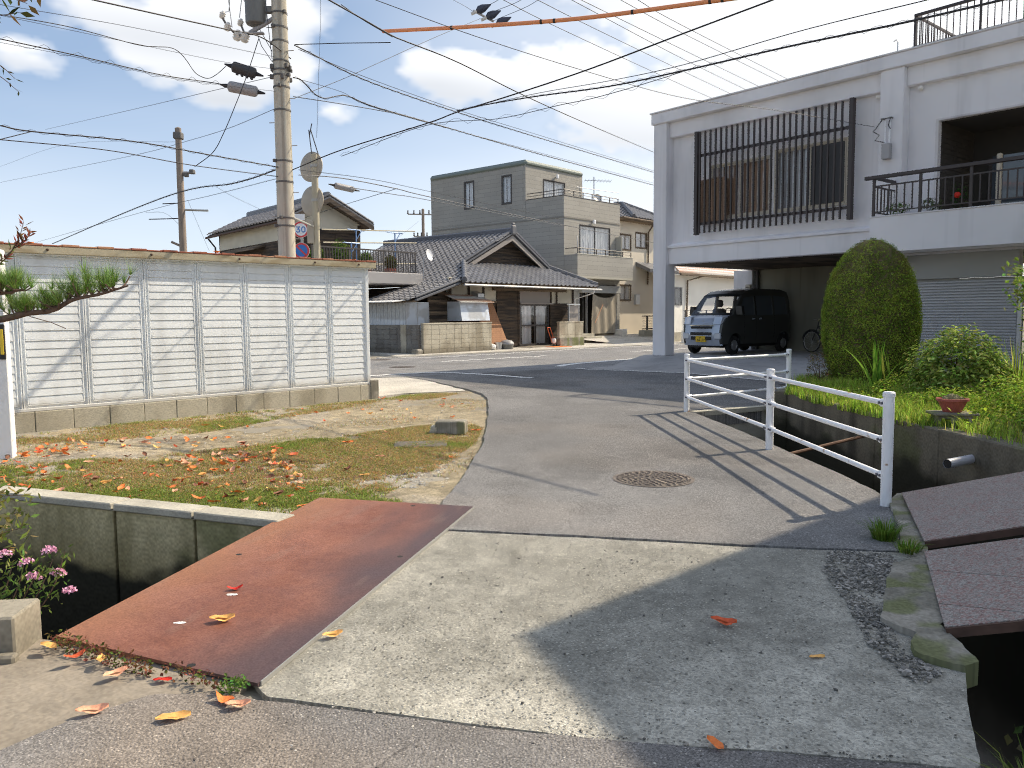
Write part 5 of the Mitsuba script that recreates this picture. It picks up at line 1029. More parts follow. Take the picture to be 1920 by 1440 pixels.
# service entry: insulators and a grey meter box on the middle column
sv = obj('service_box', X(bx(6.56, 6.74, -.13, -.002, 4.78, 5.12, .012), BM), 'closure_grey_mat', h)
obj('conduit', X(cat([tube([(6.60, -.05, 5.12), (6.60, -.05, 5.62)], .016, 6), tube([(6.70, -.05, 5.12), (6.70, -.05, 5.62)], .016, 6)]), BM), 'white_paint_mat', sv)
obj('bracket', X(cat([tube([(6.52, -.10, 5.66), (6.78, -.10, 5.66)], .014, 6), tube([(6.56, 0, 5.66), (6.56, -.14, 5.66)], .014, 6), tube([(6.74, 0, 5.66), (6.74, -.14, 5.66)], .014, 6)]), BM), 'band_mat', sv)
obj('drip_loop', X(cat([tube([(6.56, -.12, 5.64), (6.42, -.14, 5.45), (6.36, -.12, 5.42), (6.50, -.1, 5.32), (6.40, -.1, 5.22), (6.60, -.08, 5.15)], .011, 6), tube([(6.74, -.12, 5.64), (6.70, -.12, 5.5), (6.74, -.1, 5.42)], .011, 6)]), BM), 'cable_mat', sv)
for t in (6.30, 7.22): obj('eave_lamp', X(trimesh.creation.icosphere(subdivisions=2, radius=.055), BM @ M4((t, .22, 6.24))), 'porcelain_mat', h, smooth=True)
# forecourt: a gentle ramp from the street up to the carport floor
fr = np.array([(2.62, 21.55), (1.95, 20.95), (3.2, 19.85), (4.35, 18.9), (5.6, 16.25), (6.6, 15.4), (8.6, 13.9), (13, 10)])
fr_b = np.array([(BM @ [t, -.02, 0, 1])[:2] for t in np.linspace(-.3, 14, 8)])
struct('forecourt', quads(np.vstack([np.column_stack([fr, np.full(8, .004)]), np.column_stack([fr * .55 + fr_b * .45, np.full(8, .11)]), np.column_stack([fr_b, np.full(8, fz)])]), [[r_ * 8 + i, r_ * 8 + i + 1, (r_ + 1) * 8 + i + 1, (r_ + 1) * 8 + i] for r_ in range(2) for i in range(7)]), 'garage_floor_mat')
struct('carport_floor', X(bx(-.3, 14, -.021, 9, -.1, fz), BM), 'garage_floor_mat')
# pots and plants on the balcony
for i, (t, n, l, cs) in enumerate(((7.25, 150, 'low green plant at the left end of the balcony', GREENS), (7.9, 170, 'grey green plant on the balcony left of the dark opening', ((.13, .16, .08), (.10, .14, .06))), (8.45, 120, 'thin potted plant with a red flower on the balcony', ((.05, .10, .03), (.04, .07, .03))))):
    k = thing('balcony_plant', l, 'plant'); obj('pot', X(lathe([(0, 0), (.10, 0), (.13, .16), (.0, .16)], 12), BM @ M4((t, -.75, 3.30))), 'pot_mat', k)
    bush(k, BM @ M4((t, -.75, 3.60 if i < 2 else 3.72)), (.26 if i < 2 else .18, .12, .13 if i < 2 else .28), n, .07, cs, 40 + i)
    if i == 2: obj('flower', X(trimesh.creation.icosphere(subdivisions=2, radius=.06), BM @ M4((t, -.84, 3.72))), 'fallen_red_mat', k, smooth=True)

# ---------------------------------------------------------------- kei van in the carport
def van():
    k = thing('parked_van', 'small silver van parked in the carport, shade painted into sides and roof', 'van')
    L, Wd = 3.39, 1.475
    prof = Polygon([(0.03, .30), (-.02, .55), (.03, .86), (.14, 1.02), (.42, 1.12), (.98, 1.70), (1.25, 1.82), (1.8, 1.875), (2.9, 1.87), (3.26, 1.80), (3.36, 1.55), (3.39, .95), (3.36, .40), (3.30, .28)]).buffer(-.05).buffer(.05)
    for cx in (.55, 3.0 - .05): prof = prof.difference(Point(cx if cx < 1 else 2.98, .27).buffer(.335))
    def bend(v, off=0):
        v = v.copy(); x, y, z = v[:, 0], v[:, 1], v[:, 2]
        f = 1 - .17 * np.clip((z - .95) / .95, 0, 1) ** 1.4 - .03 * np.clip((.55 - z) / .3, 0, 1)
        e = 1 - .13 * np.clip((.35 - x) / .38, 0, 1) ** 2 - .06 * np.clip((x - 3.1) / .3, 0, 1) ** 2
        v[:, 1] = y * f * e
        v[:, 0] = x + .07 * (np.abs(y) / .74) ** 3 * np.clip((1.3 - x) / 1.3, 0, 1)
        v[:, 2] = z - .05 * (np.abs(y) / .74) ** 4 * np.clip((z - 1.5) / .37, 0, 1)
        return v
    def ext(poly, y0, y1):
        m = prism(poly, 0, y1 - y0); v = m.vertices; return trimesh.Trimesh(np.column_stack([v[:, 0], y1 - v[:, 2], v[:, 1]]), m.faces, process=False)
    VM = M4((5.50, 23.25, fz), (.775, .63)) @ np.diag([1.03, 1.03, 1.03, 1])     # x: from nose to tail
    def put(name, m, mt, parent, sub=.09, smooth=30):
        if sub: v, f = trimesh.remesh.subdivide_to_size(m.vertices, m.faces, sub); m = trimesh.Trimesh(v, f)
        m.merge_vertices(); m.vertices = bend(np.array(m.vertices)); return obj(name, X(m, VM), mt, parent, smooth=smooth)
    body = prof
    win = Polygon([(.50, 1.20), (.99, 1.66), (1.26, 1.74), (1.26, 1.12), (.62, 1.12)])
    side_w = [Polygon([(.72, 1.16), (1.02, 1.60), (1.52, 1.66), (1.52, 1.10), (.80, 1.10)]), Polygon([(1.60, 1.10), (1.60, 1.67), (2.42, 1.68), (2.42, 1.10)]), Polygon([(2.50, 1.10), (2.50, 1.68), (3.14, 1.64), (3.20, 1.12)])]
    shell = body
    for w in side_w: shell = shell.difference(w)
    for s in (-1, 1):
        y0, y1 = (.66, .7375) if s > 0 else (-.7375, -.66)
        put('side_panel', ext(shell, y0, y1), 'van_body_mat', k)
        for w in side_w: put('side_window', ext(w, (.70 if s > 0 else -.712), (.712 if s > 0 else -.70)), 'glass_mat' if s > 0 else 'dark_glass_mat', k)
        put('pillar', ext(Polygon([(1.53, 1.10), (1.53, 1.66), (1.59, 1.66), (1.59, 1.10)]), s * .735 - .006, s * .735 + .006), 'van_dark_mat', k)
        for x in (.98, 1.56, 2.46): put('door_seam', ext(sbox(x, .40, x + .012, 1.10), s * .7375 - .002, s * .7375 + .004), 'print_black_mat', k, sub=.2)
        for x in (1.36, 1.70): put('door_handle', ext(sbox(x, .98, x + .14, 1.02), s * .7375 - .002, s * .7375 + .03), 'van_paint_mat', k, sub=0)
        put('mirror', trimesh.creation.box(bounds=[[.56, s * .84 - .09, 1.12], [.68, s * .84 + .09, 1.36]]), 'van_dark_mat', k, sub=0)
        for x in (.55, 2.98):
            t = obj('wheel', X(lathe([(.15, -.07), (.22, -.075), (.26, -.06), (.272, 0), (.26, .06), (.22, .075), (.15, .07)], 26), VM @ M4((x, s * .645, .272)) @ trimesh.transformations.rotation_matrix(np.pi / 2, [1, 0, 0])), 'tyre_mat', k, smooth=40)
            obj('hub', X(lathe([(0, -.06), (.05, -.066), (.06, -.05), (.15, -.045), (.165, -.06), (.165, .06), (.15, .045), (.06, .05), (.05, .066), (0, .06)], 22), VM @ M4((x, s * .645, .272)) @ trimesh.transformations.rotation_matrix(np.pi / 2, [1, 0, 0])), 'hub_mat', t, smooth=30)
    # the skins between the sides: nose, windscreen frame, roof, tail
    pts = np.array(prof.exterior.coords)
    def skin(name, path, mt, y=.67, off=0.0, th=.012):
        ls = LineString(path); n = max(3, int(ls.length / .06)); q = np.array([ls.interpolate(i / n, normalized=True).coords[0] for i in range(n + 1)]); ys = np.linspace(-y, y, 19)
        t = np.gradient(q, axis=0); nn = unit(np.column_stack([-t[:, 1], t[:, 0]])); q = q + nn * off
        V = np.array([[a[0], yy, a[1]] for a in q for yy in ys]); N = 19
        F = [[i * N + j, i * N + j + 1, (i + 1) * N + j + 1, (i + 1) * N + j] for i in range(n) for j in range(N - 1)]
        return put(name, quads(V, F), mt, k, sub=0, smooth=40)
    skin('bumper', [(0.05, .26), (-.02, .55), (.0, .66)], 'van_paint_mat', .737)
    skin('nose', [(.0, .66), (.03, .86), (.14, 1.02), (.42, 1.12)], 'van_paint_mat', .737)
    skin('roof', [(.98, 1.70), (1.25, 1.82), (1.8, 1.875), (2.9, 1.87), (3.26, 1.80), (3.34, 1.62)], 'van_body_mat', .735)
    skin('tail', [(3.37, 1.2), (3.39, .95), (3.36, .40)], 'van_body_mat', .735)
    skin('rear_window', [(3.34, 1.62), (3.37, 1.2)], 'glass_mat', .70)
    skin('windscreen', [(.44, 1.135), (.97, 1.69)], 'glass_mat', .70)
    skin('cowl', [(.38, 1.105), (.47, 1.165)], 'van_dark_mat', .70, .006)
    skin('windscreen_top', [(.94, 1.655), (1.0, 1.715)], 'van_dark_mat', .71, .006)
    put('dashboard', bx(.52, .9, -.62, .62, .80, 1.14, .05), 'van_dark_mat', k, sub=.1); put('floor', bx(.2, 3.3, -.64, .64, .30, .40), 'van_dark_mat', k, sub=0)
    for s in (-1, 1):
        st = put('seat', cat([bx(1.15, 1.30, s * .32 - .22, s * .32 + .22, .6, 1.30, .05), bx(.9, 1.28, s * .32 - .22, s * .32 + .22, .45, .62, .05)]), 'dark_room_mat', k, sub=0)
        obj('headrest', X(bx(1.20, 1.30, s * .30 - .12, s * .30 + .12, 1.34, 1.55, .05), VM), 'dark_room_mat', st)
        put('headlight', ext(Polygon([(.0, .86), (.06, 1.06), (.30, 1.06), (.20, .84)]), s * .57 - .13, s * .57 + .13), 'headlight_mat', k, sub=.08)
    obj('steering_wheel', X(trimesh.creation.torus(.17, .015, 20, 6), VM @ M4((.92, -.32, 1.16)) @ trimesh.transformations.rotation_matrix(1.0, [0, 1, 0])), 'print_black_mat', k, smooth=True)
    def front(name, y0, y1, z0, z1, x, mt, parent=k, c=.01, t=.03):
        return obj(name, X(bx(x - t, x + .05, y0, y1, z0, z1, c), VM), mt, parent)
    front('chrome_strip', -.40, .40, .80, .845, .025, 'chrome_mat'); front('grille', -.36, .36, .735, .79, .015, 'print_black_mat')
    g = front('lower_grille', -.36, .36, .555, .635, -.005, 'print_black_mat'); front('lower_grille', -.34, .34, .42, .515, .0, 'print_black_mat')
    for q in (.578, .605): front('grille_bar', -.355, .355, q, q + .012, -.012, 'closure_dark_mat', g, .002)
    for s in (-1, 1): front('fog_panel', s * .54 - .11, s * .54 + .11, .44, .62, .035, 'van_paint_mat', k, .02, .04)
    pl_ = front('number_plate', -.165, .165, .36, .525, -.02, 'plate_yellow_mat', k, .004, .02)
    tm = meshkit.text_mesh('55-77', .062, .003, True); w = tm.bounds[1][0] - tm.bounds[0][0]; tm.apply_translation([-w / 2 + .02, 0, 0]); tm.vertices[:, 0] *= min(1, .26 / w)
    R = VM @ np.array([[0, 0, -1, -.041], [-1, 0, 0, 0], [0, 1, 0, .385], [0, 0, 0, 1.0]]); obj('plate_number', X(tm, R), 'print_black_mat', pl_)
    tm = meshkit.text_mesh('580', .028, .003); R2 = R.copy(); R2[:3, 3] = (VM @ [-.041, .05, .475, 1])[:3]; obj('plate_class', X(tm, R2), 'print_black_mat', pl_)
    tm = trimesh.creation.torus(.035, .006, 16, 5); tm.vertices *= [1, .6, 1]; obj('badge', X(tm, VM @ np.array([[0, 0, -1, .065], [-1, 0, 0, 0], [0, 1, 0, .95], [0, 0, 0, 1.0]])), 'chrome_mat', k)
    put('inspection_sticker', bx(.50, .52, .40, .55, 1.20, 1.23), 'white_sheet_mat', k, sub=0)
    put('underbody', bx(.15, 3.2, -.6, .6, .2, .34), 'print_black_mat', k, sub=0)
van()
# bicycle by the garage wall
k = thing('bicycle', 'dark bicycle leaning at the garage wall beside the round clipped bush', 'bicycle')
KM = BM @ M4((2.52, 4.35, fz), (1, -.2))
TY = trimesh.transformations.rotation_matrix(np.pi / 2, [1, 0, 0])
for x in (0, 1.05):
    w = obj('wheel', X(trimesh.creation.torus(.31, .02, 30, 8), KM @ M4((x, 0, .33)) @ TY), 'tyre_mat', k, smooth=True)
    obj('rim', X(trimesh.creation.torus(.285, .010, 30, 6), KM @ M4((x, 0, .33)) @ TY), 'alu_mat', w, smooth=True)
    obj('spokes', X(cat([tube([(0, 0, 0), (.28 * math.cos(a), 0, .28 * math.sin(a))], .003, 4) for a in np.linspace(0, 2 * np.pi, 18)[:-1]]), KM @ M4((x, 0, .33))), 'alu_mat', w)
B = dict(h=(.22, 0, .78), s=(.68, 0, .80), b=(.55, 0, .30))
obj('frame', X(cat([tube([B['h'], B['b']], .018, 8), tube([B['h'], B['s']], .016, 8), tube([B['s'], B['b']], .016, 8), tube([B['b'], (1.05, 0, .33)], .012, 8), tube([(1.05, 0, .33), (.68, 0, .76)], .010, 8), tube([(0, 0, .33), (.22, 0, .78), (.25, 0, .95)], .016, 8)]), KM), 'black_frame_mat', k)
obj('handlebar', X(tube([(.40, -.26, 1.0), (.24, -.2, .98), (.24, .2, .98), (.40, .26, 1.0)], .013, 8), KM), 'alu_mat', k)
obj('saddle', X(bx(.60, .86, -.07, .07, .90, .96, .03), KM), 'black_frame_mat', k); obj('seat_post', X(tube([(.68, 0, .80), (.70, 0, .91)], .013, 8), KM), 'alu_mat', k)
obj('front_fender', X(tube([(.35 * math.cos(a), 0, .33 + .35 * math.sin(a)) for a in np.linspace(.4, 2.9, 14)], .018, 6), KM), 'black_frame_mat', k)
obj('pedal', X(bx(.5, .6, -.16, -.06, .18, .205), KM), 'black_frame_mat', k)
WIRES = [
 ('L1 slack',0.011,[[-7.36,12.0,5.81],[-6.87,12.94,5.96],[-6.31,13.98,6.03],[-6.14,14.31,6.1],[-5.99,14.58,6.17],[-5.9,14.75,6.15],[-5.83,14.9,6.05],[-5.75,15.05,5.89],[-5.67,15.19,5.84],[-5.59,15.34,5.86],[-5.5,15.52,5.99],[-5.4,15.7,6.18]]),
 ('L1 strand',0.006,[[-7.37,12.0,5.8],[-6.16,13.65,5.93],[-5.18,14.98,6.04],[-4.51,15.9,6.18]]),
 ('L2',0.007,[[-7.36,12.0,5.95],[-6.18,13.62,6.18],[-4.52,15.9,6.41]]),
 ('L3',0.018,[[-5.68,11.0,5.66],[-5.27,12.53,5.98],[-4.85,14.09,6.31],[-4.55,15.21,6.54],[-4.29,16.2,6.47]]),
 ('L4',0.014,[[-7.39,12.0,5.47],[-6.8,13.09,5.56],[-6.1,14.39,5.65],[-5.55,15.43,5.8],[-5.4,15.7,5.83]]),
 ('L4 b',0.006,[[-7.39,12.0,5.42],[-6.71,12.91,5.48],[-5.98,13.89,5.5],[-5.45,14.61,5.57],[-4.49,15.9,5.76]]),
 ('L5',0.017,[[-7.46,12.0,4.24],[-7.2,12.34,4.23],[-6.25,13.59,4.34],[-5.36,14.76,4.33],[-4.49,15.9,4.32]]),
 ('L6',0.013,[[-7.48,12.0,4.04],[-6.53,13.24,4.13],[-5.62,14.42,4.1],[-4.49,15.9,4.14]]),
 ('L6 b',0.012,[[-7.48,12.0,4.04],[-7.42,12.29,4.16],[-7.35,12.6,4.29]]),
 ('L7',0.01,[[-22.68,40.0,10.66],[-11.72,25.57,7.91],[-6.25,18.37,6.55],[-4.45,16.0,6.1]]),
 ('L8',0.009,[[-25.05,40.0,8.14],[-14.71,27.91,6.62],[-10.07,22.48,5.95],[-7.86,19.9,5.7],[-6.11,17.85,5.53],[-4.53,16.0,5.48]]),
 ('L9',0.022,[[-22.66,40.0,5.14],[-10.05,23.32,4.83],[-6.14,18.15,4.4],[-4.51,16.0,4.32]]),
 ('L9 spiral',0.01,[[-23.52,40.0,5.2],[-10.8,23.93,4.55],[-6.97,19.1,4.29],[-4.52,16.0,4.14]]),
 ('L10',0.012,[[-4.69,15.5,6.62],[-4.92,15.4,5.89],[-5.12,15.3,5.33],[-5.31,15.22,4.85],[-5.5,15.14,4.47],[-5.8,15.0,4.18]]),
 ('R1',0.018,[[-4.16,16.0,6.66],[-3.96,16.34,6.63],[-3.07,17.86,6.5],[-1.33,20.82,6.56],[0.7,24.29,6.71],[5.8,33.0,7.14]]),
 ('R1 b',0.01,[[-4.08,16.0,6.58],[-3.05,17.77,6.54],[-1.33,20.73,6.6],[0.7,24.22,6.77],[5.8,33.0,7.2]]),
 ('R2',0.019,[[-4.2,16.0,6.05],[-4.11,16.15,6.06],[-4.02,16.31,5.99],[-3.91,16.49,5.87],[-3.79,16.69,5.84],[-3.68,16.89,5.9],[-3.54,17.12,6.0],[-3.39,17.38,6.05],[-2.99,18.04,6.01],[-1.89,19.92,6.08],[0.7,24.32,6.24],[5.8,33.0,6.63]]),
 ('R2 b',0.008,[[-4.2,16.0,6.05],[-3.51,17.17,6.09],[-2.81,18.36,6.0],[0.7,24.32,6.28],[5.8,33.0,6.71]]),
 ('R3',0.013,[[-4.21,16.0,5.69],[-3.48,16.96,5.79],[-2.55,18.18,5.89],[-1.93,19.0,5.89]]),
 ('R4',0.016,[[-2.2,10.0,5.23],[-1.91,10.82,5.28],[-1.64,11.6,5.33],[-1.5,11.99,5.38],[-0.85,13.87,5.65],[0.28,17.11,5.98],[2.1,22.37,6.61],[5.79,33.0,7.94]]),
 ('R4 b',0.01,[[-2.14,10.6,5.38],[-2.02,11.46,5.5],[-1.82,12.9,5.75]]),
 ('R5',0.016,[[-4.27,16.0,4.29],[-3.08,14.95,4.45],[-1.36,13.42,4.55],[-0.83,12.95,4.61],[0.04,12.18,4.66],[1.06,11.27,4.74],[2.16,10.3,4.88],[3.06,9.5,4.99]]),
 ('R6',0.021,[[-1.28,20.0,6.39],[-0.68,18.96,6.24],[0.49,16.92,5.89],[1.76,14.71,5.47],[2.74,13.01,5.23],[3.79,11.18,5.0],[4.62,9.74,4.79],[5.33,8.5,4.64]]),
 ('R6 b',0.01,[[-1.11,20.0,6.41],[0.48,16.61,5.86],[1.69,14.05,5.38],[2.56,12.18,5.07],[3.55,10.09,4.83],[4.3,8.5,4.59]]),
 ('R7',0.01,[[-3.51,17.0,4.74],[-1.62,15.96,5.11],[-0.2,15.18,5.04],[0.9,14.57,5.12],[1.43,14.28,5.15],[2.12,13.9,5.24],[2.84,13.5,5.36]]),
 ('R8a',0.009,[[-1.96,12.0,5.98],[-0.54,12.91,5.76],[1.2,14.03,5.57],[3.24,15.34,5.43],[5.52,16.81,5.54],[8.29,18.6,5.6]]),
 ('R8c',0.014,[[-0.18,21.0,9.39],[1.41,23.61,9.58],[6.84,32.45,10.4],[10.24,38.0,10.98]]),
 ('R8d',0.014,[[0.69,21.0,9.38],[2.16,23.42,9.61],[6.41,30.45,10.36],[10.98,38.0,11.19]]),
 ('R8e',0.014,[[1.54,21.0,9.38],[5.98,28.41,10.17],[11.71,38.0,11.35]]),
 ('R8f',0.014,[[1.79,21.0,9.37],[5.79,27.54,10.2],[12.2,38.0,11.54]]),
 ('R8g',0.014,[[2.8,21.0,9.36],[5.29,25.18,9.93],[12.94,38.0,11.85]]),
 ('R8h',0.014,[[3.23,21.0,9.36],[5.05,24.03,9.75],[13.43,38.0,11.89]]),
 ('R9',0.01,[[-4.18,16.0,5.66],[-3.51,17.18,6.34],[-3.07,17.94,6.81],[-1.75,20.26,8.24],[-0.76,22.0,9.27]]),
 ('R9 b',0.01,[[-0.55,22.0,9.4],[0.08,20.32,9.0],[0.39,19.5,8.84]]),
 ('R9 c',0.01,[[-0.45,22.0,9.2],[0.41,20.24,8.9],[0.77,19.5,8.84]]),
 ('R9 d',0.01,[[-0.69,22.0,9.56],[-0.38,20.5,9.11],[-0.17,19.5,8.84]]),
 ('R9 e',0.008,[[-1.4,20.0,9.03],[-1.14,21.12,9.28],[-0.93,22.0,9.45]]),
 ('R10',0.013,[[-4.15,16.0,6.67],[-3.07,15.13,6.4],[-2.05,14.3,6.13]]),
 ('R11',0.017,[[-4.15,16.0,4.19],[-3.57,17.22,4.33],[-2.7,19.02,4.39],[-1.87,20.77,4.4],[1.89,28.61,4.57],[6.87,39.0,4.85]]),
 ('R11 b',0.014,[[-3.4,17.5,4.17],[-2.78,19.57,4.33],[-2.0,22.19,4.52],[2.45,37.0,5.45]]),
 ('R11 c',0.01,[[-4.15,16.0,4.29],[-3.21,19.1,4.61],[-2.06,22.91,4.86],[2.52,38.0,5.84]]),
 ('R12',0.012,[[-7.84,30.0,5.01],[-5.27,25.3,4.86],[-2.91,21.0,4.7]]),
 ('S1',0.007,[[-3.8,16.8,7.83],[-3.87,16.96,7.23],[-4.0,17.23,6.24],[-4.13,17.5,5.23]]),
 ('P1',0.008,[[-28.13,45.0,9.85],[-20.31,37.71,9.47],[-12.05,30.0,7.86]]),
 ('P2',0.009,[[-12.09,30.0,4.69],[-12.79,30.1,5.29],[-13.57,30.2,5.35]]),
 ('P3',0.008,[[-11.91,30.0,5.76],[-11.5,30.0,4.69],[-11.19,30.0,3.9]]),
 ('P4',0.008,[[-8.68,24.0,5.27],[-9.04,26.67,5.35],[-9.91,33.0,5.68]]),
 ('P5',0.012,[[-9.72,55.0,5.72],[-8.89,61.98,7.26],[-7.93,70.0,9.59]]),
]
# ---------------------------------------------------------------- poles
k = thing('utility_pole', 'tall thick concrete utility pole behind the shed, carrying transformer and cables', 'utility pole')
PX, PY = -4.43, 16.0
zs = np.linspace(-.1, 9.6, 9); obj('shaft', X(lathe([(.182 - .0052 * z, z) for z in zs] + [(0, 9.6)], 24), M4((PX, PY, 0))), 'pole_mat', k, smooth=40)
def pr(z): return .182 - .0052 * z
for z in (3.35, 3.2, 4.05, 4.45, 5.42, 5.86, 6.08, 6.18, 6.35, 6.72, 6.98, 7.25): 
    b = obj('band', X(lathe([(pr(z) + .001, z - .018), (pr(z) + .010, z - .016), (pr(z) + .010, z + .016), (pr(z) + .001, z + .018)], 24), M4((PX, PY, 0))), 'band_mat', k)
    a = z * 5.1; obj('clamp', X(bx(-.03, .05, -.025, .025, z - .03, z + .03, .006), M4((PX + (pr(z) + .015) * math.cos(a), PY + (pr(z) + .015) * math.sin(a), 0), (math.cos(a), math.sin(a)))), 'band_mat', b)
for i in range(11):
    z = 2.5 + i * .45; a = -.1 if i % 2 else math.pi - .1; obj('step_bolt', tube([(PX + pr(z) * .8 * math.cos(a), PY + pr(z) * .8 * math.sin(a), z), (PX + (pr(z) + .12) * math.cos(a), PY + (pr(z) + .12) * math.sin(a), z)], .008, 6), 'steel_mat', k)
cl = []
r = np.random.default_rng(2)
for i in range(16):
    a = r.uniform(0, 6.28); z = r.uniform(6.0, 6.32); cl.append(X(bx(-.035, .035, -.03, .03, -.045, .045, .012), M4((PX + (pr(z) + .03) * math.cos(a), PY + (pr(z) + .03) * math.sin(a), z), (math.cos(a), math.sin(a)))))
obj('clamp_cluster', cat(cl), 'band_mat', k)
ar = obj('arm', tube([(PX - .08, PY, 7.18), (-5.0, 15.95, 6.875)], .042, 10), 'closure_grey_mat', k)
for i, (x, z, s) in enumerate(((-5.09, 6.80, .10), (-5.27, 6.87, .10), (-5.51, 7.22, .07), (-5.20, 7.11, .07), (-5.42, 7.0, .08))):
    n = obj('insulator', X(lathe([(0, -s), (s * .5, -s), (s * .85, -.6 * s), (s * .55, -.5 * s), (s * .9, -.1 * s), (s * .6, 0), (s * .9, .4 * s), (s * .5, .6 * s), (s * .35, s), (0, s)], 12), M4((x, 15.95 + .1 * (i % 2), z)) @ trimesh.transformations.rotation_matrix(.3, [0, 1, 0])), 'porcelain_mat', ar, smooth=40)
obj('insulator_mount', cat([tube([(-5.0, 15.95, 6.875), (-5.09, 15.95, 6.80), (-5.27, 16.05, 6.87), (-5.42, 15.95, 7.0), (-5.51, 15.95, 7.16)], .022, 6), tube([(-5.09, 15.95, 6.85), (-5.20, 16.05, 7.08)], .02, 6)]), 'band_mat', ar)
obj('arm_plate', X(bx(-5.1, -4.72, 15.9, 16.0, 6.85, 6.885, .01), np.eye(4)), 'closure_grey_mat', ar)
obj('lead_wire', cat([tube(np.array(p), .007, 5) for p in ([(-5.51, 16, 7.28), (-5.40, 16, 7.3), (-5.30, 15.9, 7.9), (-5.3, 15.9, 8.4)], [(-5.2, 16, 7.18), (-5.15, 16, 7.5), (-5.1, 15.9, 7.9)], [(-5.42, 16, 8.0), (-5.40, 16, 7.5), (-5.35, 16, 7.0)], [(-5.35, 16, 8.0), (-4.95, 16, 7.2), (-4.55, 15.85, 6.5)], [(-4.9, 16, 7.0), (-4.75, 15.85, 6.6), (-4.55, 15.83, 6.3)], [(-4.7, 16, 7.6), (-4.6, 15.84, 6.9), (-4.55, 15.83, 6.35)])]), 'grey_cable_mat', k)
k = thing('transformer', 'dark grey pole transformer drum at the top of the picture beside the concrete pole', 'transformer')
obj('drum', X(lathe([(0, 7.02), (.12, 7.02), (.14, 7.04), (.185, 7.05), (.20, 7.08), (.20, 8.25), (.14, 8.35), (0, 8.36)], 24), M4((-4.88, 16, 0))), 'transformer_mat', k, smooth=40)
obj('bracket', bx(-4.70, -4.56, 15.95, 16.05, 7.26, 7.38, .01), 'transformer_mat', k)
def closure(name, a, b, rr, label, mt, flat=1.0):
    k = thing(name, label, 'cable closure'); a, b = np.array(a), np.array(b); d = b - a
    t = tube([a, a + d * .04, a + d * .10, a + d * .9, a + d * .96, b], [rr * .55, rr * .9, rr, rr, rr * .9, rr * .55], 12)
    c = (a + b) / 2; t.vertices = (t.vertices - c) * [1, 1, 1 / flat] + c
    obj('case', t, mt, k, smooth=45)
    for s, e in ((a, -1), (b, 1)): obj('nozzle', tube([s, s + e * unit(d) * .14], [rr * .42, rr * .14], 8), 'cable_mat', k)
    for q in (.2, .4, .6, .8):
        if mt == 'closure_dark_mat': obj('latch', X(bx(-.02, .02, -.03, .03, -rr - .03, -rr + .02, .005), M4(a + d * q)), mt, k)
    return k
closure('cable_closure', (-5.28, 15.7, 6.18), (-4.85, 15.78, 6.06), .105, 'dark cable closure hanging left of the concrete pole, upper of two', 'closure_dark_mat')
closure('cable_closure', (-5.37, 15.7, 5.815), (-4.83, 15.78, 5.72), .105, 'light grey cable closure hanging left of the concrete pole, lower of two', 'closure_grey_mat')
closure('cable_closure', (-3.78, 17.5, 4.225), (-3.42, 17.8, 4.175), .07, 'grey cable closure hanging just right of the traffic mirrors', 'closure_grey_mat')
k = thing('mirror_post', 'beige steel post with two round traffic mirrors seen from behind', 'traffic mirror')
mx, my = -4.22, 17.6
obj('post', X(lathe([(0, 0), (.075, 0), (.072, 4.9), (0, 4.92)], 16), M4((mx, my, 0))), 'sign_post_mat', k, smooth=40)
for z in (4.66, 3.93):
    nrm = unit(np.array([.50, .85, -.06])); x = unit(np.cross([0, 0, 1.0], nrm)); m = np.eye(4); m[:3, 0], m[:3, 1], m[:3, 2], m[:3, 3] = x, np.cross(nrm, x), nrm, (mx - .10, my + .10, z)
    q = obj('mirror', X(lathe([(0, -.05), (.2, -.045), (.30, -.015), (.325, .0), (.325, .02), (.30, .022)], 28), m), 'sign_back_mat', k, smooth=40)
    obj('glass', X(lathe([(.30, .021), (.2, .035), (0, .045)], 28), m), 'mirror_mat', q, smooth=True)
    obj('bracket', tube([(mx - .02, my, z), (mx - .08, my + .08, z)], .03, 8), 'sign_post_mat', q); obj('clamp', X(lathe([(.076, -.03), (.085, -.03), (.085, .03), (.076, .03)], 16), M4((mx, my, z))), 'steel_mat', q)
obj('back_plate', X(bx(-.20, -.06, -.08, -.05, 3.0, 3.5, .01), M4((mx, my, 0), (.95, .3))), 'sign_back_mat', k)
obj('brace', tube([(PX + .15, PY, 3.36), (mx - .05, my - .05, 3.36)], .022, 8), 'steel_mat', k)
obj('tip_frame', cat([tube([(mx - .05, my, 4.9), (mx - .10, my, 5.42)], .012, 5), tube([(mx + .09, my, 4.9), (mx - .06, my, 5.42)], .012, 5), tube([(mx - .09, my, 5.3), (mx - .03, my, 5.55)], .012, 5)]), 'grey_cable_mat', k)
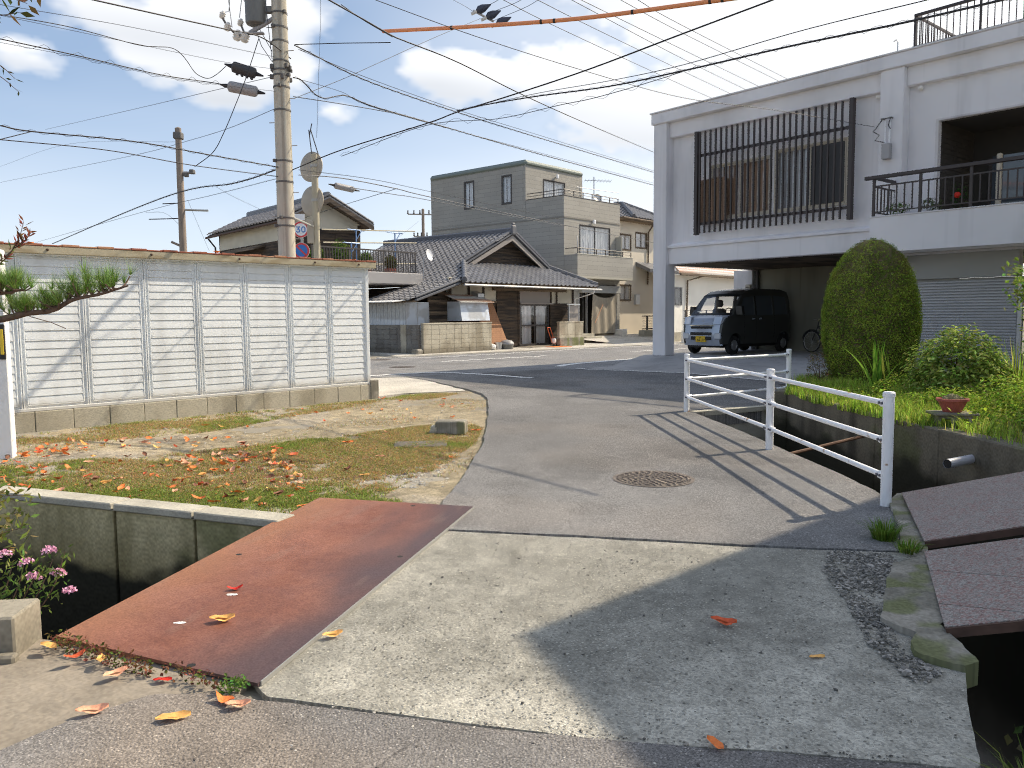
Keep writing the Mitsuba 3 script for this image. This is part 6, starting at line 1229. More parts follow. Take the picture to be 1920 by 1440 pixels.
# road signs on the far side of the street
k = thing('road_sign', 'speed limit 30 and no parking signs on one post behind the shed', 'road sign')
sx_, sy_ = -6.98, 27.0
def face(z, m_=None): return np.array([[1, 0, 0, sx_], [0, 0, -1, sy_ - .045], [0, 1, 0, z], [0, 0, 0, 1.0]])
obj('post', X(lathe([(0, 0), (.03, 0), (.03, 4.7), (0, 4.7)], 10), M4((sx_ + .02, sy_ + .03, 0))), 'steel_mat', k)
for z, kind in ((4.32, 0), (3.62, 1)):
    q = obj('sign', X(prism(Point(0, 0).buffer(.27, 24), -.012, 0), face(z)), 'sign_white_mat', k)
    obj('red_ring', X(prism(Point(0, 0).buffer(.262, 24).difference(Point(0, 0).buffer(.205 if kind == 0 else .20, 24)), .001, .004), face(z)), 'sign_red_mat', q)
    if kind == 0:
        t = meshkit.text_mesh('30', .19, .003, True); t.apply_translation([-(t.bounds[0][0] + t.bounds[1][0]) / 2, -.095, .001]); obj('number', X(t, face(z)), 'sign_blue_mat', q)
    else:
        obj('blue_disc', X(prism(Point(0, 0).buffer(.199, 24), .001, .003), face(z)), 'sign_blue_mat', q)
        obj('red_slash', X(prism(LineString([(-.145, .145), (.145, -.145)]).buffer(.026, cap_style=2), .0035, .006), face(z)), 'sign_red_mat', q)
obj('panel', X(bx(-.26, .14, 4.63, 4.83, -.01, .0), face(0)), 'sign_white_mat', k)
obj('clamp', X(cat([bx(-.02, .06, 3.9, 4.05, -.06, -.02)]), face(0)), 'steel_mat', k)
# distant poles
k = thing('utility_pole', 'old weathered pole with small arms standing left behind the shed', 'utility pole')
obj('shaft', X(lathe([(.155, 0), (.11, 8.35), (0, 8.4)], 12), M4((-12.15, 30, 0))), 'old_pole_mat', k, smooth=40)
dlt = np.array([1.0, .12, 0])
for z, a, b, rr, mt in ((6.75, -.2, .45, .05, 'closure_grey_mat'), (5.38, -.15, .85, .04, 'steel_mat'), (5.65, -.75, .0, .02, 'grey_cable_mat'), (5.1, -1.25, 0, .02, 'grey_cable_mat'), (4.0, -.5, 0, .05, 'old_pole_mat')):
    obj('arm', tube([np.array([-12.05, 30, z]) + dlt * a + [0, 0, .04 * (a + b) + (.25 if z == 4.0 else 0)], np.array([-12.05, 30, z]) + dlt * b], rr, 6), mt, k)
obj('fitting', cat([bx(-11.78, -11.62, 29.9, 30.1, 6.7, 6.86, .02), bx(-12.30, -12.0, 29.85, 30.15, 7.95, 8.2, .03), bx(-12.0, -11.85, 29.9, 30.1, 6.6, 6.75, .02)]), 'band_mat', k)
k = thing('utility_pole', 'small far concrete pole with cross arms beside the taupe house', 'utility pole')
obj('shaft', X(lathe([(.17, 0), (.12, 10.6), (0, 10.7)], 10), M4((-7.55, 70, 0))), 'old_pole_mat', k)
for z, w in ((10.2, 1.3), (8.3, .8), (7.2, .9)):
    obj('cross_arm', tube([(-7.55 - w, 70, z), (-7.55 + w * .6, 70, z - .05)], .06, 6), 'steel_mat', k)
    for q in (-1, -.6, -.2, .4): obj('insulator', X(lathe([(0, 0), (.09, .05), (.05, .2), (.08, .3), (0, .35)], 8), M4((-7.55 + q * w, 70, z))), 'band_mat', k)
# cables
GP, GF = 'power lines over the pale building', 'short tap wires on the hanging insulators'
WL = {
 'L1 slack': 'black cable with a slack loop running from the upper left edge to the dark closure', 'L2': 'thin wire just above the slack black cable at the upper left',
 'L3': 'thick black cable from the top left edge to the insulators of the concrete pole', 'L4': 'black cable with hanging spiral wire running to the light grey closure',
 'L5': 'thick black bundle from left edge to concrete pole, upper of the low pair', 'L6': 'black cable from left edge to concrete pole, lower of the low pair',
 'L7': 'thin grey wire rising from the low cable bundle at the left to the closures', 'L8': 'thin grey wire passing the top of the old weathered pole',
 'L9': 'black cable from the shed roof past the old weathered pole', 'L10': 'dark cable hanging in a curve beside the two closures down to the low cables',
 'R1': 'spiral bound cable from the concrete pole down right to the pale building, upper one', 'R2': 'thick black cable with a loop at the concrete pole running right to the pale building',
 'R3': 'short cable with small hanging loops right of the concrete pole', 'R4': 'long thick black cable falling from the top edge to the pale building corner',
 'R5': 'black cable rising from low on the concrete pole to the sleeve end', 'R6': 'thickest black cable bundle running from the crossing to the roof railing',
 'R7': 'cable with zigzag hanger wire below the thickest bundle', 'R8a': 'thin service wire reaching the grey box on the pale building', 'R9': 'thin wire from the concrete pole up to the hanging insulators',
 'R9 e': 'short thin wire left of the hanging insulators at the top edge', 'R10': 'black wire between the concrete pole and the orange sleeve', 'R11': 'pale edged cable crossing in front of the taupe house',
 'R11 b': 'cable from the small grey closure crossing the taupe house below another', 'R12': 'short dark wire behind the mirrors rising to the right', 'S1': 'thin upright wire from the mirror post to the top edge',
 'P1': 'faint thin wire left of the old weathered pole', 'P2': 'short stay wire slanting up left of the old weathered pole', 'P3': 'thin drooping wire right of the old weathered pole', 'P4': 'thin wire falling to the roof of the dark wooden house', 'P5': 'faint far wire leading to the small far pole'}
SUB = {'L1 strand': 'L1 slack', 'L4 b': 'L4', 'L6 b': 'L6', 'L9 spiral': 'L9', 'R1 b': 'R1', 'R2 b': 'R2', 'R4 b': 'R4', 'R6 b': 'R6', 'R11 c': 'R11'}
def smooth_path(p, n=10):
    p = np.asarray(p, float)
    if len(p) < 3:
        t = np.linspace(0, 1, 6)[:, None]; return p[0] * (1 - t) + p[1] * t
    q = np.vstack([2 * p[0] - p[1], p, 2 * p[-1] - p[-2]]); out = []
    for i in range(1, len(q) - 2):
        t = np.linspace(0, 1, n, endpoint=False)[:, None]; a, b, c, d = q[i - 1:i + 3]
        out.append(.5 * (2 * b + (c - a) * t + (2 * a - 5 * b + 4 * c - d) * t ** 2 + (3 * b - a - 3 * c + d) * t ** 3))
    return np.vstack(out + [p[-1:]])
WK = {}
def spiral(p, rr, pitch, r0):
    s = np.concatenate([[0], np.cumsum(np.linalg.norm(np.diff(p, axis=0), axis=1))]); t = np.arange(0, s[-1], pitch / 6); q = np.column_stack([np.interp(t, s, p[:, i]) for i in range(3)])
    d = unit(np.gradient(q, axis=0)); x = unit(np.cross(d, [0, 0, 1.0])); y = np.cross(x, d); a = t / pitch * 2 * np.pi
    return tube(q + rr * (np.cos(a)[:, None] * x + np.sin(a)[:, None] * y), r0, 4)
for n, rad, pts in WIRES:
    p = smooth_path(pts); rad = rad * .62
    if n in SUB: obj('hanger_wire', tube(p, rad, 5), 'cable_mat', WK[SUB[n]]); continue
    if n.startswith('R8') and n != 'R8a': kk = thing('power_line', {'c': 'leftmost', 'd': 'second from left', 'e': 'third from left', 'f': 'fourth from left', 'g': 'fifth from left', 'h': 'rightmost'}[n[2]] + ' of the six thin power lines crossing the upper right sky', 'power line', GP)
    elif n in ('R9 b', 'R9 c', 'R9 d'): kk = thing('tap_wire', {'b': 'middle', 'c': 'lower', 'd': 'upper'}[n[-1]] + ' of three short wires rising right from the hanging insulators', 'wire', GF)
    else: kk = thing('overhead_cable', WL[n], 'cable')
    WK[n] = kk; obj('cable', tube(p, rad, 6), 'grey_cable_mat' if n[0] in 'SP' or n in ('L7', 'L8', 'R11', 'R11 b') else 'cable_mat', kk)
    if n in ('R1', 'R2', 'R6', 'L4', 'L5', 'R7', 'L9'): obj('lashing_wire', spiral(p, rad + (.045 if n in ('R7', 'L4') else .016), .55 if n in ('R7', 'L4') else .35, .003), 'cable_mat', kk)
k = thing('cable_sleeve', 'long orange protective sleeve on the cable near the top edge', 'cable sleeve')
sp = smooth_path([(-2.15, 14.13, 6.26), (-.50, 12.9, 5.90), (1.05, 12.1, 5.72), (2.40, 11.3, 5.60), (3.55, 10.6, 5.50)], 8)
obj('sleeve', tube(sp, .030, 10), 'orange_sleeve_mat', k, smooth=40)
for i in (6, 13, 14, 20, 26, 27, 31): d = unit(sp[min(i + 1, len(sp) - 1)] - sp[i - 1]); obj('tie', tube([sp[i] - d * .018, sp[i] + d * .018], .033, 10), 'print_black_mat', k)
k = thing('line_insulator', 'cluster of three dark capped insulators hanging on wires at the top edge', 'insulator')
ib = np.array([-.62, 22, 9.31]); obj('bar', tube([ib + [-.32, 0, .17], ib + [.22, 0, -.12]], .03, 6), 'closure_grey_mat', k)
for i, (dx, dz) in enumerate(((-.13, .24), (.13, .08), (.40, -.09))):
    d = unit(np.array([.85, -.1, .35])); p0 = ib + [dx - .1, -.02, dz - .10]
    obj('cap', tube([p0, p0 + d * .08, p0 + d * .2, p0 + d * .42], [.05, .11, .10, .012], 10), 'insulator_cover_mat', k, smooth=40); obj('core', tube([p0 - d * .16, p0], .045, 8), 'porcelain_mat', k)

# ---------------------------------------------------------------- the house at the right outside the frame, whose roof shades the foreground
cot = 1 / math.tan(SUN_EL); HZ = 6.0; OFF = HZ * cot * np.array([math.cos(SUN_AZ), math.sin(SUN_AZ)])
SHP = np.array([(.009, 3.435), (6.6, 9.58), (11.5, 4.9), (2.60, -4.3)]) + OFF
k = thing('neighbour_house', 'plain plastered house right of the ramp plates, only its shadow seen', 'house')
rp = Polygon(SHP); wp = rp.buffer(-.62, join_style=2)
obj('wall', prism(wp.difference(wp.buffer(-.15, join_style=2)), .0, HZ - .2), 'plaster_mat', k)
cc = np.array(rp.centroid.coords[0]); rv = np.vstack([np.column_stack([SHP, np.full(4, HZ)]), np.column_stack([SHP, np.full(4, HZ - .18)]), [[*(cc * .8 + SHP[:2].mean(0) * .2), HZ + 1.1], [*(cc * .8 + SHP[2:].mean(0) * .2), HZ + 1.1]]])
obj('roof', trimesh.convex.convex_hull(rv), 'ridge_mat', k)
for i in range(2):
    a, b = np.array(wp.exterior.coords[i]), np.array(wp.exterior.coords[i + 1]); 
# ---------------------------------------------------------------- garden at the right
GZ = lambda P: .20 + .10 * (nz(P, .8, 21) - .3) + .06 * (nz(P, 3, 22) - .5)
struct('garden_soil', terrain(GARDEN.buffer(-.05), .12, GZ, 2), 'soil_mat', smooth=True)
tag(obj('garden_edge', prism(band([(4.3, 12.5), (5.1, 14.2), (6.3, 15.3), (8.3, 14.4), (10.2, 13.2)], .12), -.05, .16), 'cap_mat'), 'low concrete edging behind the garden bed', 'kerb')
def grow(P, zf, h, w, lean, cols, seed, key, mt='grass_mat', label=None, parent=None):
    pos = np.column_stack([P, zf(P)]); V, F = blades(pos, h, w, lean, seed); r = np.random.default_rng(seed + 1); c = np.asarray(cols)[r.integers(0, len(cols), len(P))]
    o = obj(key, (V, F), mt, parent, color=vcol(c, len(P), 5, seed))
    if label: tag(o, label, 'grass', kind='stuff')
    return o
sunny = GARDEN.difference(Point(6.04, 13.5).buffer(.6)).buffer(-.02)
gp = in_poly(sunny, 30000, 31); dens = nz(gp, 1.1, 33); gp = gp[(dens > .30)]
# thicker along the wall
edge = in_poly(Polygon([(4.0, 11.7), (3.98, 8.8), (4.10, 7.9), (4.9, 7.9), (5.4, 10), (5.2, 12.2), (4.4, 12.4)]), 14000, 34); gp = np.vstack([gp, edge[nz(edge, 1.7, 35) > .34]])
hh = .10 + .30 * np.clip(nz(gp, 1.4, 36) - .35, 0, 1)
GR = ((.28, .42, .055), (.36, .50, .075), (.19, .31, .04), (.40, .46, .12))
grow(gp, GZ, hh, .0045, .55, GR, 37, 'garden_grass', label='lush yellow green grass and weeds filling the garden bed')
lp = in_poly(sunny, 9000, 38); lp = lp[nz(lp, .9, 39) > .46]; pos = np.column_stack([lp, GZ(lp) + np.random.default_rng(3).uniform(.03, .22, len(lp))]); V, F = scatter_leaves(pos, np.tile([0, 0, 1.0], (len(lp), 1)), .055, .035, 40, .5)
tag(obj('garden_weeds', (V, F), 'grass_mat', color=vcol(np.asarray(GR)[np.random.default_rng(4).integers(0, 4, len(lp))], len(lp), 4, 41)), 'broad leaved weeds among the garden grass', 'weeds', kind='stuff')
def tuft(name, label, c, n, h, w, lean, cols, seed, rad=.05, z=None):
    r = np.random.default_rng(seed); a = r.uniform(0, 6.28, n); q = rad * np.sqrt(r.uniform(0, 1, n)); P = np.column_stack([c[0] + q * np.cos(a), c[1] + q * np.sin(a)])
    k = thing(name, label, 'plant'); return grow(P, (lambda P: np.full(len(P), z)) if z is not None else GZ, h, w, lean, cols, seed, 'blades', parent=k)
# sword leaved plant
k = thing('sword_leaf_plant', 'tall plant with upright sword shaped leaves before the round clipped bush', 'plant')
r = np.random.default_rng(5); 
for i in range(26):
    a = r.uniform(0, 6.28); L = r.uniform(.55, .98) ; ln = r.uniform(.05, .75) if i > 8 else r.uniform(.02, .3); d = np.array([math.cos(a) - .3, math.sin(a), 0]); s = np.array([-d[1], d[0], 0]) / np.linalg.norm(d)
    b = np.array([5.02 + .10 * r.normal(), 10.9 + .08 * r.normal(), .18]); P = [b + [0, 0, L * t * (1 - .25 * ln * t)] + d * L * ln * t ** 1.8 for t in np.linspace(0, 1, 7)]; wd = .017 * np.array([.8, 1, 1, .95, .8, .5, .02])
    V = np.vstack([[p - s * w_, p + [0, 0, 0] + np.array([s[1], -s[0], 0]) * w_ * .25, p + s * w_] for p, w_ in zip(P, wd)]); F = [[j * 3 + q, j * 3 + q + 1, (j + 1) * 3 + q + 1, (j + 1) * 3 + q] for j in range(6) for q in range(2)]
    obj('sword_leaf', quads(V, F), 'leaf_mat', k, color=vcol((.13, .24, .04), 1, len(V), 50 + i, .25))
# egg shaped clipped bush
k = thing('clipped_bush', 'large egg shaped clipped evergreen bush in front of the shutter', 'bush')
EC = np.array([6.04, 13.5]); ez = np.array([.12, .30, .60, .95, 1.30, 1.65, 1.98, 2.25, 2.45, 2.58, 2.64]); er = np.array([.40, .54, .675, .74, .755, .72, .635, .51, .355, .18, .0])
from scipy.interpolate import PchipInterpolator
ef = PchipInterpolator(ez, er)
core = lathe([(float(ef(z)) * .94, z) for z in np.linspace(.12, 2.60, 24)] + [(0, 2.60)], 36); obj('inner_mass', X(core, M4((EC[0], EC[1], 0))), 'soil_mat', k, smooth=True)
n = 60000; r = np.random.default_rng(6); z = r.uniform(.12, 2.64, 6 * n); z = z[r.uniform(0, .86, 6 * n) < np.maximum(ef(z), .10)][:n]; n = len(z); a = r.uniform(0, 2 * np.pi, n)
rad = ef(z); dz = .01; sl_ = (ef(np.clip(z + dz, .12, 2.64)) - ef(np.clip(z - dz, .12, 2.64))) / (2 * dz); nn = unit(np.column_stack([np.cos(a), np.sin(a), -sl_]))
bump_ = meshkit.fbm(np.column_stack([np.cos(a) * rad, np.sin(a) * rad, z]) * 5, 4, 3) - .5; dep = r.uniform(-.06, .020, n) + .05 * bump_
p = np.column_stack([EC[0] + np.cos(a) * rad, EC[1] + np.sin(a) * rad, z]) + nn * dep[:, None]
V, F = scatter_leaves(p, nn + [0, 0, .5], .036, .016, 7, .55)
mixc = np.clip(.5 + 2.2 * bump_ + .25 * r.normal(size=n), 0, 1)[:, None]; c = np.array([.12, .20, .03]) * (1 - mixc) + np.array([.36, .46, .075]) * mixc; brown = (meshkit.fbm(p * 2.2, 3, 9) > .63) & (z > 1.9); c[brown] = c[brown] * .5 + np.array([.20, .15, .05]) * .5
obj('foliage', (V, F), 'leaf_mat', k, color=vcol(c, n, 4, 8, .22, .08))
n2 = 900; r2 = np.random.default_rng(61); j = r2.integers(0, n, n2); sd = unit(nn[j] + .5 * r2.normal(size=(n2, 3)) + [0, 0, .5]); pp = (p[j][:, None] + sd[:, None] * np.linspace(0, .06, 4)[None, :, None] * r2.uniform(.3, 1.2, (n2, 1, 1))).reshape(-1, 3)
V, F = scatter_leaves(pp, np.repeat(nn[j], 4, 0), .03, .012, 62, .9); obj('stray_shoots', (V, F), 'leaf_mat', k, color=vcol((.34, .46, .08), len(pp), 4, 63))
obj('trunk', tube([(6.04, 13.5, 0), (6.04, 13.5, .4)], .06, 8), 'bark_mat', k)
# azalea shrub
def shrub(name, label, c, rx, ry, rz, n, cols, seed, size=.045, stems=9):
    k = thing(name, label, 'shrub'); r = np.random.default_rng(seed); d = unit(r.normal(size=(n, 3))); d[:, 2] = np.abs(d[:, 2]) * 1.0 - .25; d = unit(d)
    lump = 1 + .75 * (meshkit.fbm(d * 2.4, 3, seed) - .5); rad = r.uniform(.25, 1, n) ** .45; p = d * np.array([rx, ry, rz]) * (lump * rad)[:, None] + np.array(c) + [0, 0, rz * .45]
    p = p[meshkit.fbm(p * 5, 3, seed + 1) > .36]; n = len(p); V, F = scatter_leaves(p, unit(p - np.array(c)) + [0, 0, .8], size, size * .42, seed, .55)
    cl = np.asarray(cols)[r.integers(0, len(cols), n)]; obj('foliage', (V, F), 'leaf_mat', k, color=vcol(cl, n, 4, seed + 2))
    for i in range(stems):
        a = r.uniform(0, 6.28); q = r.uniform(.2, .8); obj('stem', tube([np.array(c) + [0, 0, -.1], np.array(c) + [rx * q * .4 * math.cos(a), ry * q * .4 * math.sin(a), rz * .35], np.array(c) + [rx * q * math.cos(a), ry * q * math.sin(a), rz * (.9 - .3 * q)]], [.014, .010, .004], 5), 'bark_mat', k)
    return k
AZ = ((.36, .46, .11), (.27, .38, .08), (.46, .52, .18), (.18, .27, .06))
shrub('azalea_shrub', 'rounded leafy azalea shrub in front of the roller shutter', (5.72, 10.25, .30), .62, .50, .64, 6500, AZ, 60, .075)
shrub('low_shrub', 'low half dry shrub with brown leaves left of the round clipped bush', (5.25, 13.6, .12), .22, .25, .55, 900, ((.20, .13, .06), (.14, .15, .05), (.28, .22, .10)), 61, .05, 4)
shrub('leafy_weed', 'bushy green weed patch between sword leaved plant and azalea', (5.2, 10.6, .2), .42, .35, .26, 2600, GR, 62, .045, 3)
shrub('leafy_weed', 'low rounded weed mound behind the flower pot', (5.05, 9.3, .2), .5, .4, .22, 3200, GR, 69, .045, 3)
shrub('leafy_weed', 'bright green weed clump at the lower right garden edge', (5.35, 8.35, .2), .55, .5, .38, 3600, GR, 63, .05, 3)
tuft('grass_clump', 'tall grass clump right of the azalea at the picture edge', (6.55, 10.3), 260, .75, .006, .5, GR, 64, .28)
tuft('grass_clump', 'grass tuft hanging at the garden wall beside the flower pot stand', (4.42, 7.55), 150, .20, .004, .9, GR, 65, .12, .22)
tuft('grass_clump', 'grass tuft at the foot of the guard rail post by the ramp', (2.30, 4.86), 330, .11, .0028, .8, ((.12, .22, .03), (.16, .26, .045)), 66, .07, 0.0)
tuft('grass_clump', 'small weed tuft between deck edge and the two ramp plates', (2.28, 4.52), 160, .06, .003, .9, ((.12, .22, .03), (.18, .26, .05)), 67, .06, .02)
tuft('grass_clump', 'long grass tuft growing from the ditch at the bottom right corner', (1.56, 2.28), 90, .17, .003, .7, ((.16, .26, .05), (.22, .30, .08)), 68, .07, -.10)
# climber at the right edge
k = thing('climbing_plant', 'leafy climber with small hanging branches at the right edge beside the shutter', 'plant')
r = np.random.default_rng(9)
for i in range(7):
    b = np.array([7.05 + .12 * i, 10.6 + .1 * i, .2]); q = [b, b + [-.03, 0, .8], b + [-.1 + .06 * r.normal(), 0, 1.4], b + [-.22 - .1 * r.uniform(), .0, 1.75 - .08 * i], b + [-.42 - .12 * r.uniform(), .0, 1.62 - .16 * i + .1 * r.normal()]]; p = smooth_path(q, 8)
    s = obj('stem', tube(p, np.linspace(.014, .003, len(p)), 5), 'bark_mat', k)
    m_ = np.vstack([p[8:]] * 7) + .07 * r.normal(size=(7 * len(p[8:]), 3)); V, F = scatter_leaves(m_, np.tile([0, -.4, 1.0], (len(m_), 1)), .075, .045, 70 + i, .6)
    obj('leaves', (V, F), 'leaf_mat', s, color=vcol(np.asarray(GR + AZ)[r.integers(0, 8, len(m_))], len(m_), 4, 75 + i))
# pot on its stand
k = thing('plant_stand', 'hollow concrete block carrying a flat stone on the garden wall', 'block')
m = M4((4.44, 8.02, 0), (1, -.15))
obj('block', X(cat([bx(-.17, .17, -.08, .08, .20, .235), bx(-.17, .17, -.08, .08, .335, .365), bx(-.17, -.13, -.08, .08, .235, .335), bx(-.03, .03, -.08, .08, .235, .335), bx(.13, .17, -.08, .08, .235, .335)]), m), 'lichen_mat', k); obj('slab', X(bx(-.21, .21, -.13, .13, .367, .395, .008), m), 'lichen_mat', k); obj('foot', X(bx(-.2, .2, -.1, .1, .05, .199), m), 'lichen_mat', k)
k = thing('flower_pot', 'red brown plastic bowl pot with small cacti on the block stand', 'flower pot')
pm_ = M4((4.44, 8.02, .396)); obj('bowl', X(lathe([(0, 0), (.085, 0), (.12, .08), (.135, .112), (.15, .113), (.15, .135), (.135, .136), (.13, .11), (0, .105)], 24), pm_), 'pot_mat', k, smooth=35)
for x, y, s in ((-.01, .0, .055), (.05, .03, .042), (-.06, .02, .035), (.07, -.03, .03), (0, -.06, .035), (-.08, -.03, .025)):
    q = trimesh.creation.icosphere(subdivisions=3, radius=s); a = np.arctan2(q.vertices[:, 1], q.vertices[:, 0]); q.vertices *= (1 + .12 * np.cos(a * 9))[:, None] * [1, 1, 1.1]; obj('cactus', X(q, pm_ @ M4((x, y, .12))), 'cactus_mat', k, smooth=True)

# ---------------------------------------------------------------- weeds on the lot
WA = Polygon([(-4.57, 6.62), (-5.23, 7.74), (-3.68, 8.27), (-2.95, 8.75), (-2.46, 9.1), (-1.73, 9.87), (-1.11, 10.32), (-.57, 10.6), (-.38, 10.07), (-.42, 8.98), (-.55, 8.1), (-.75, 7.26), (-1.0, 6.5), (-1.05, 5.95), (-1.48, 6.04), (-1.66, 5.72), (-4.14, 6.62)])
WB = Polygon([(-6.17, 9.87), (-5.21, 10.91), (-4.13, 12.07), (-2.41, 13.64), (-1.95, 14.55), (-.99, 14.76), (-1.3, 14.0), (-2.28, 13.04), (-3.14, 11.67), (-3.67, 10.28), (-4.08, 9.61), (-5.69, 9.09)]).buffer(0)
w1 = in_poly(WA, 110000, 80); w1 = w1[nz(w1, 1.6, 81) + .9 * (nz(w1, 11, 82) - .5) > .36 + .14 * RNG.uniform(-1, 1, len(w1))]
w2 = in_poly(WB.intersection(LOT.buffer(-.03)), 34000, 83); w2 = w2[nz(w2, 1.4, 84) + .6 * (nz(w2, 11, 99) - .5) > .48 + .14 * RNG.uniform(-1, 1, len(w2))]
w3 = in_poly(LOT.buffer(-.05), 16000, 85); w3 = w3[nz(w3, 1.2, 86) > .56 + .12 * RNG.uniform(-1, 1, len(w3))]
wp_ = np.vstack([w1, w2, w3]); t = nz(wp_, .8, 87); grn = np.clip((6.55 - wp_[:, 1] - .25 * (wp_[:, 0] + 1.5)) * 1.2, 0, 1) * .65 + .8 * np.clip((t - .62) * 5, 0, 1) + .20 + .9 * np.clip(1 - np.abs((wp_[:, 0] + 6.29) * .714 - (wp_[:, 1] - 10.06) * .70) * 2.2, 0, 1)
r = np.random.default_rng(11); pick = np.clip(grn, 0, .9) > r.uniform(0, 1, len(wp_))
dry = np.asarray(((.54, .31, .13), (.54, .40, .20), (.46, .33, .18), (.58, .48, .32), (.42, .37, .17)))[r.integers(0, 5, len(wp_))]; gre = np.asarray(((.27, .34, .08), (.33, .38, .10), (.22, .28, .07)))[r.integers(0, 3, len(wp_))]
cols_ = np.where(pick[:, None], gre, dry); pos = np.column_stack([wp_, lot_z(wp_)])
V, F = blades(pos, np.where(pick, .036, .030), .0028, .95, 88)
V2, F2 = scatter_leaves(pos + np.column_stack([r.normal(size=(len(pos), 2)) * .02, r.uniform(.004, .022, len(pos))]), np.tile([0, 0, 1.0], (len(pos), 1)), .017, .010, 89, .6)
cv = np.vstack([vcol(cols_, len(pos), 5, 90), vcol(cols_, len(pos), 4, 91)])
tag(obj('lot_weeds', (np.vstack([V, V2]), np.vstack([F, F2 + len(V)])), 'grass_mat', color=cv), 'low green and dry orange brown weeds covering the lot before the shed', 'weeds', kind='stuff')
gp = np.vstack([in_poly(Polygon([(-1.3, 6.6), (-.75, 6.6), (-.6, 7.6), (-.9, 7.7), (-1.3, 7.1)]), 900, 92), in_poly(LOT.buffer(-.1), 2600, 93), in_poly(Polygon([(-2.4, 13.7), (-1.9, 14.4), (-1.3, 14.5), (-2.0, 13.8)]), 150, 94)])
(sv, sf), sc = stones(np.column_stack([gp, lot_z(gp)]), .0085, 95, .6, ((.36, .35, .33), (.48, .46, .41), (.26, .25, .23), (.55, .52, .46)))
tag(obj('lot_gravel', (sv, sf), 'stone_mat', color=sc), 'scattered grey pebbles on the dirt of the lot', 'gravel', kind='stuff')
# ---------------------------------------------------------------- fallen leaves
def leaf_mesh(curl, fold, asym):
    t = np.linspace(0, 1, 6); w = .24 * np.sin(np.pi * t ** .85) ** .9; V = []
    for a, b in zip(t, w):
        for s in (-1, 0, 1): V.append([a - .5, s * b * (1 + .25 * asym * s), fold * abs(s) * b + curl * ((a - .5) ** 2) * .9 + .05 * math.sin(a * 7 + s * 1.5) + .04 * s * (a - .3) + .02])
    F = [[i * 3 + j, i * 3 + j + 1, (i + 1) * 3 + j + 1, (i + 1) * 3 + j] for i in range(5) for j in range(2)]
    return quads(V, F)
LEAFS = [leaf_mesh(c, f, s) for c, f, s in ((.4, .5, .2), (.9, .9, -.3), (.15, .2, .3), (1.2, .4, 0))]
LM_ = ['fallen_a_mat', 'fallen_b_mat', 'fallen_c_mat', 'fallen_d_mat', 'fallen_e_mat', 'fallen_red_mat']
LD = {(i, m): mikit.ply(LEAFS[i], m, smooth=True) for i in range(4) for m in LM_}
def put_leaf(x, y, z, L, rot, i, m, label, group=None, tilt=(0, 0)):
    k = numbered('fallen_leaf'); q = trimesh.transformations.euler_matrix(tilt[0], tilt[1], rot); q[:3, :3] *= L * .9; q[:3, 3] = (x, y, z)
    scene[k] = {**LD[(i, m)], 'to_world': T4(q.tolist())}; tag(k, label, 'leaf', group)
SPEC = [(-1.43, 4.0, .012, .085, .3, 3, 'fallen_red_mat', 'bright red curled leaf on the rusty plate'), (-1.34, 3.57, .012, .125, .25, 1, 'fallen_c_mat', 'long orange yellow curled leaf in the middle of the rusty plate'),
 (-1.57, 3.04, .0, .105, .9, 1, 'fallen_d_mat', 'pale salmon leaf standing against the near edge of the rusty plate'), (-1.68, 3.15, .02, .085, 1.9, 0, 'fallen_c_mat', 'folded orange leaf among the reddish weeds at the plate edge'),
 (-1.37, 3.005, .0, .08, .1, 2, 'fallen_red_mat', 'red leaf in front of the near edge of the rusty plate'), (-1.51, 2.75, -.005, .12, .35, 1, 'fallen_d_mat', 'pink orange leaf on the mortar path at lower left'),
 (-1.20, 2.70, -.002, .13, .35, 0, 'fallen_c_mat', 'long pale orange leaf lying on the asphalt below the plate corner'), (-1.06, 2.82, .0, .11, 2.6, 3, 'fallen_a_mat', 'curled orange leaf at the near corner of the rusty plate, left of two'), (-1.00, 2.78, .0, .10, .2, 1, 'fallen_d_mat', 'curled orange leaf at the near corner of the rusty plate, right of two'),
 (.95, 3.52, -.004, .13, -.45, 1, 'fallen_b_mat', 'dark red leaf on the shaded concrete deck'), (1.24, 3.17, -.004, .075, .1, 2, 'fallen_c_mat', 'pale tan leaf on the shaded concrete deck'), (.65, 2.49, -.002, .09, -1.1, 1, 'fallen_a_mat', 'orange leaf on the asphalt joint at the bottom edge'),
 (-.80, 3.42, -.004, .10, .5, 1, 'fallen_c_mat', 'yellow leaf on the deck tight beside the plate edge'), (-1.97, 3.28, .02, .11, -.4, 0, 'fallen_c_mat', 'yellow orange leaf between the concrete block and the rusty plate'), (-1.80, 3.17, .02, .09, .8, 3, 'fallen_b_mat', 'red brown leaf among the reddish weeds'),
 (-1.58, 5.93, .0, .11, .5, 0, 'fallen_a_mat', 'orange leaf at the far left corner of the rusty plate'), (-1.53, 7.30, .0, .13, 1.2, 3, 'fallen_e_mat', 'dark brown curled leaf standing on the weeds right of the leaf scatter'), (-1.33, 7.09, .0, .10, .5, 2, 'fallen_c_mat', 'yellow leaf on the weeds right of the leaf scatter'), (-1.34, 7.99, .0, .10, .2, 0, 'fallen_d_mat', 'pale pink leaf on the weeds near the iron lid'),
 (-.62, 7.9, .0, .09, 2.0, 1, 'fallen_a_mat', 'red orange leaf near the alley edge'), (-1.85, 8.9, .0, .14, .4, 0, 'fallen_a_mat', 'red orange leaf left of the loose concrete block'), (-.45, 9.8, .0, .13, .1, 0, 'fallen_a_mat', 'orange leaf right of the loose concrete block'), (-2.25, 13.75, .0, .14, .3, 3, 'fallen_a_mat', 'orange leaf at the right corner of the shed plinth')]
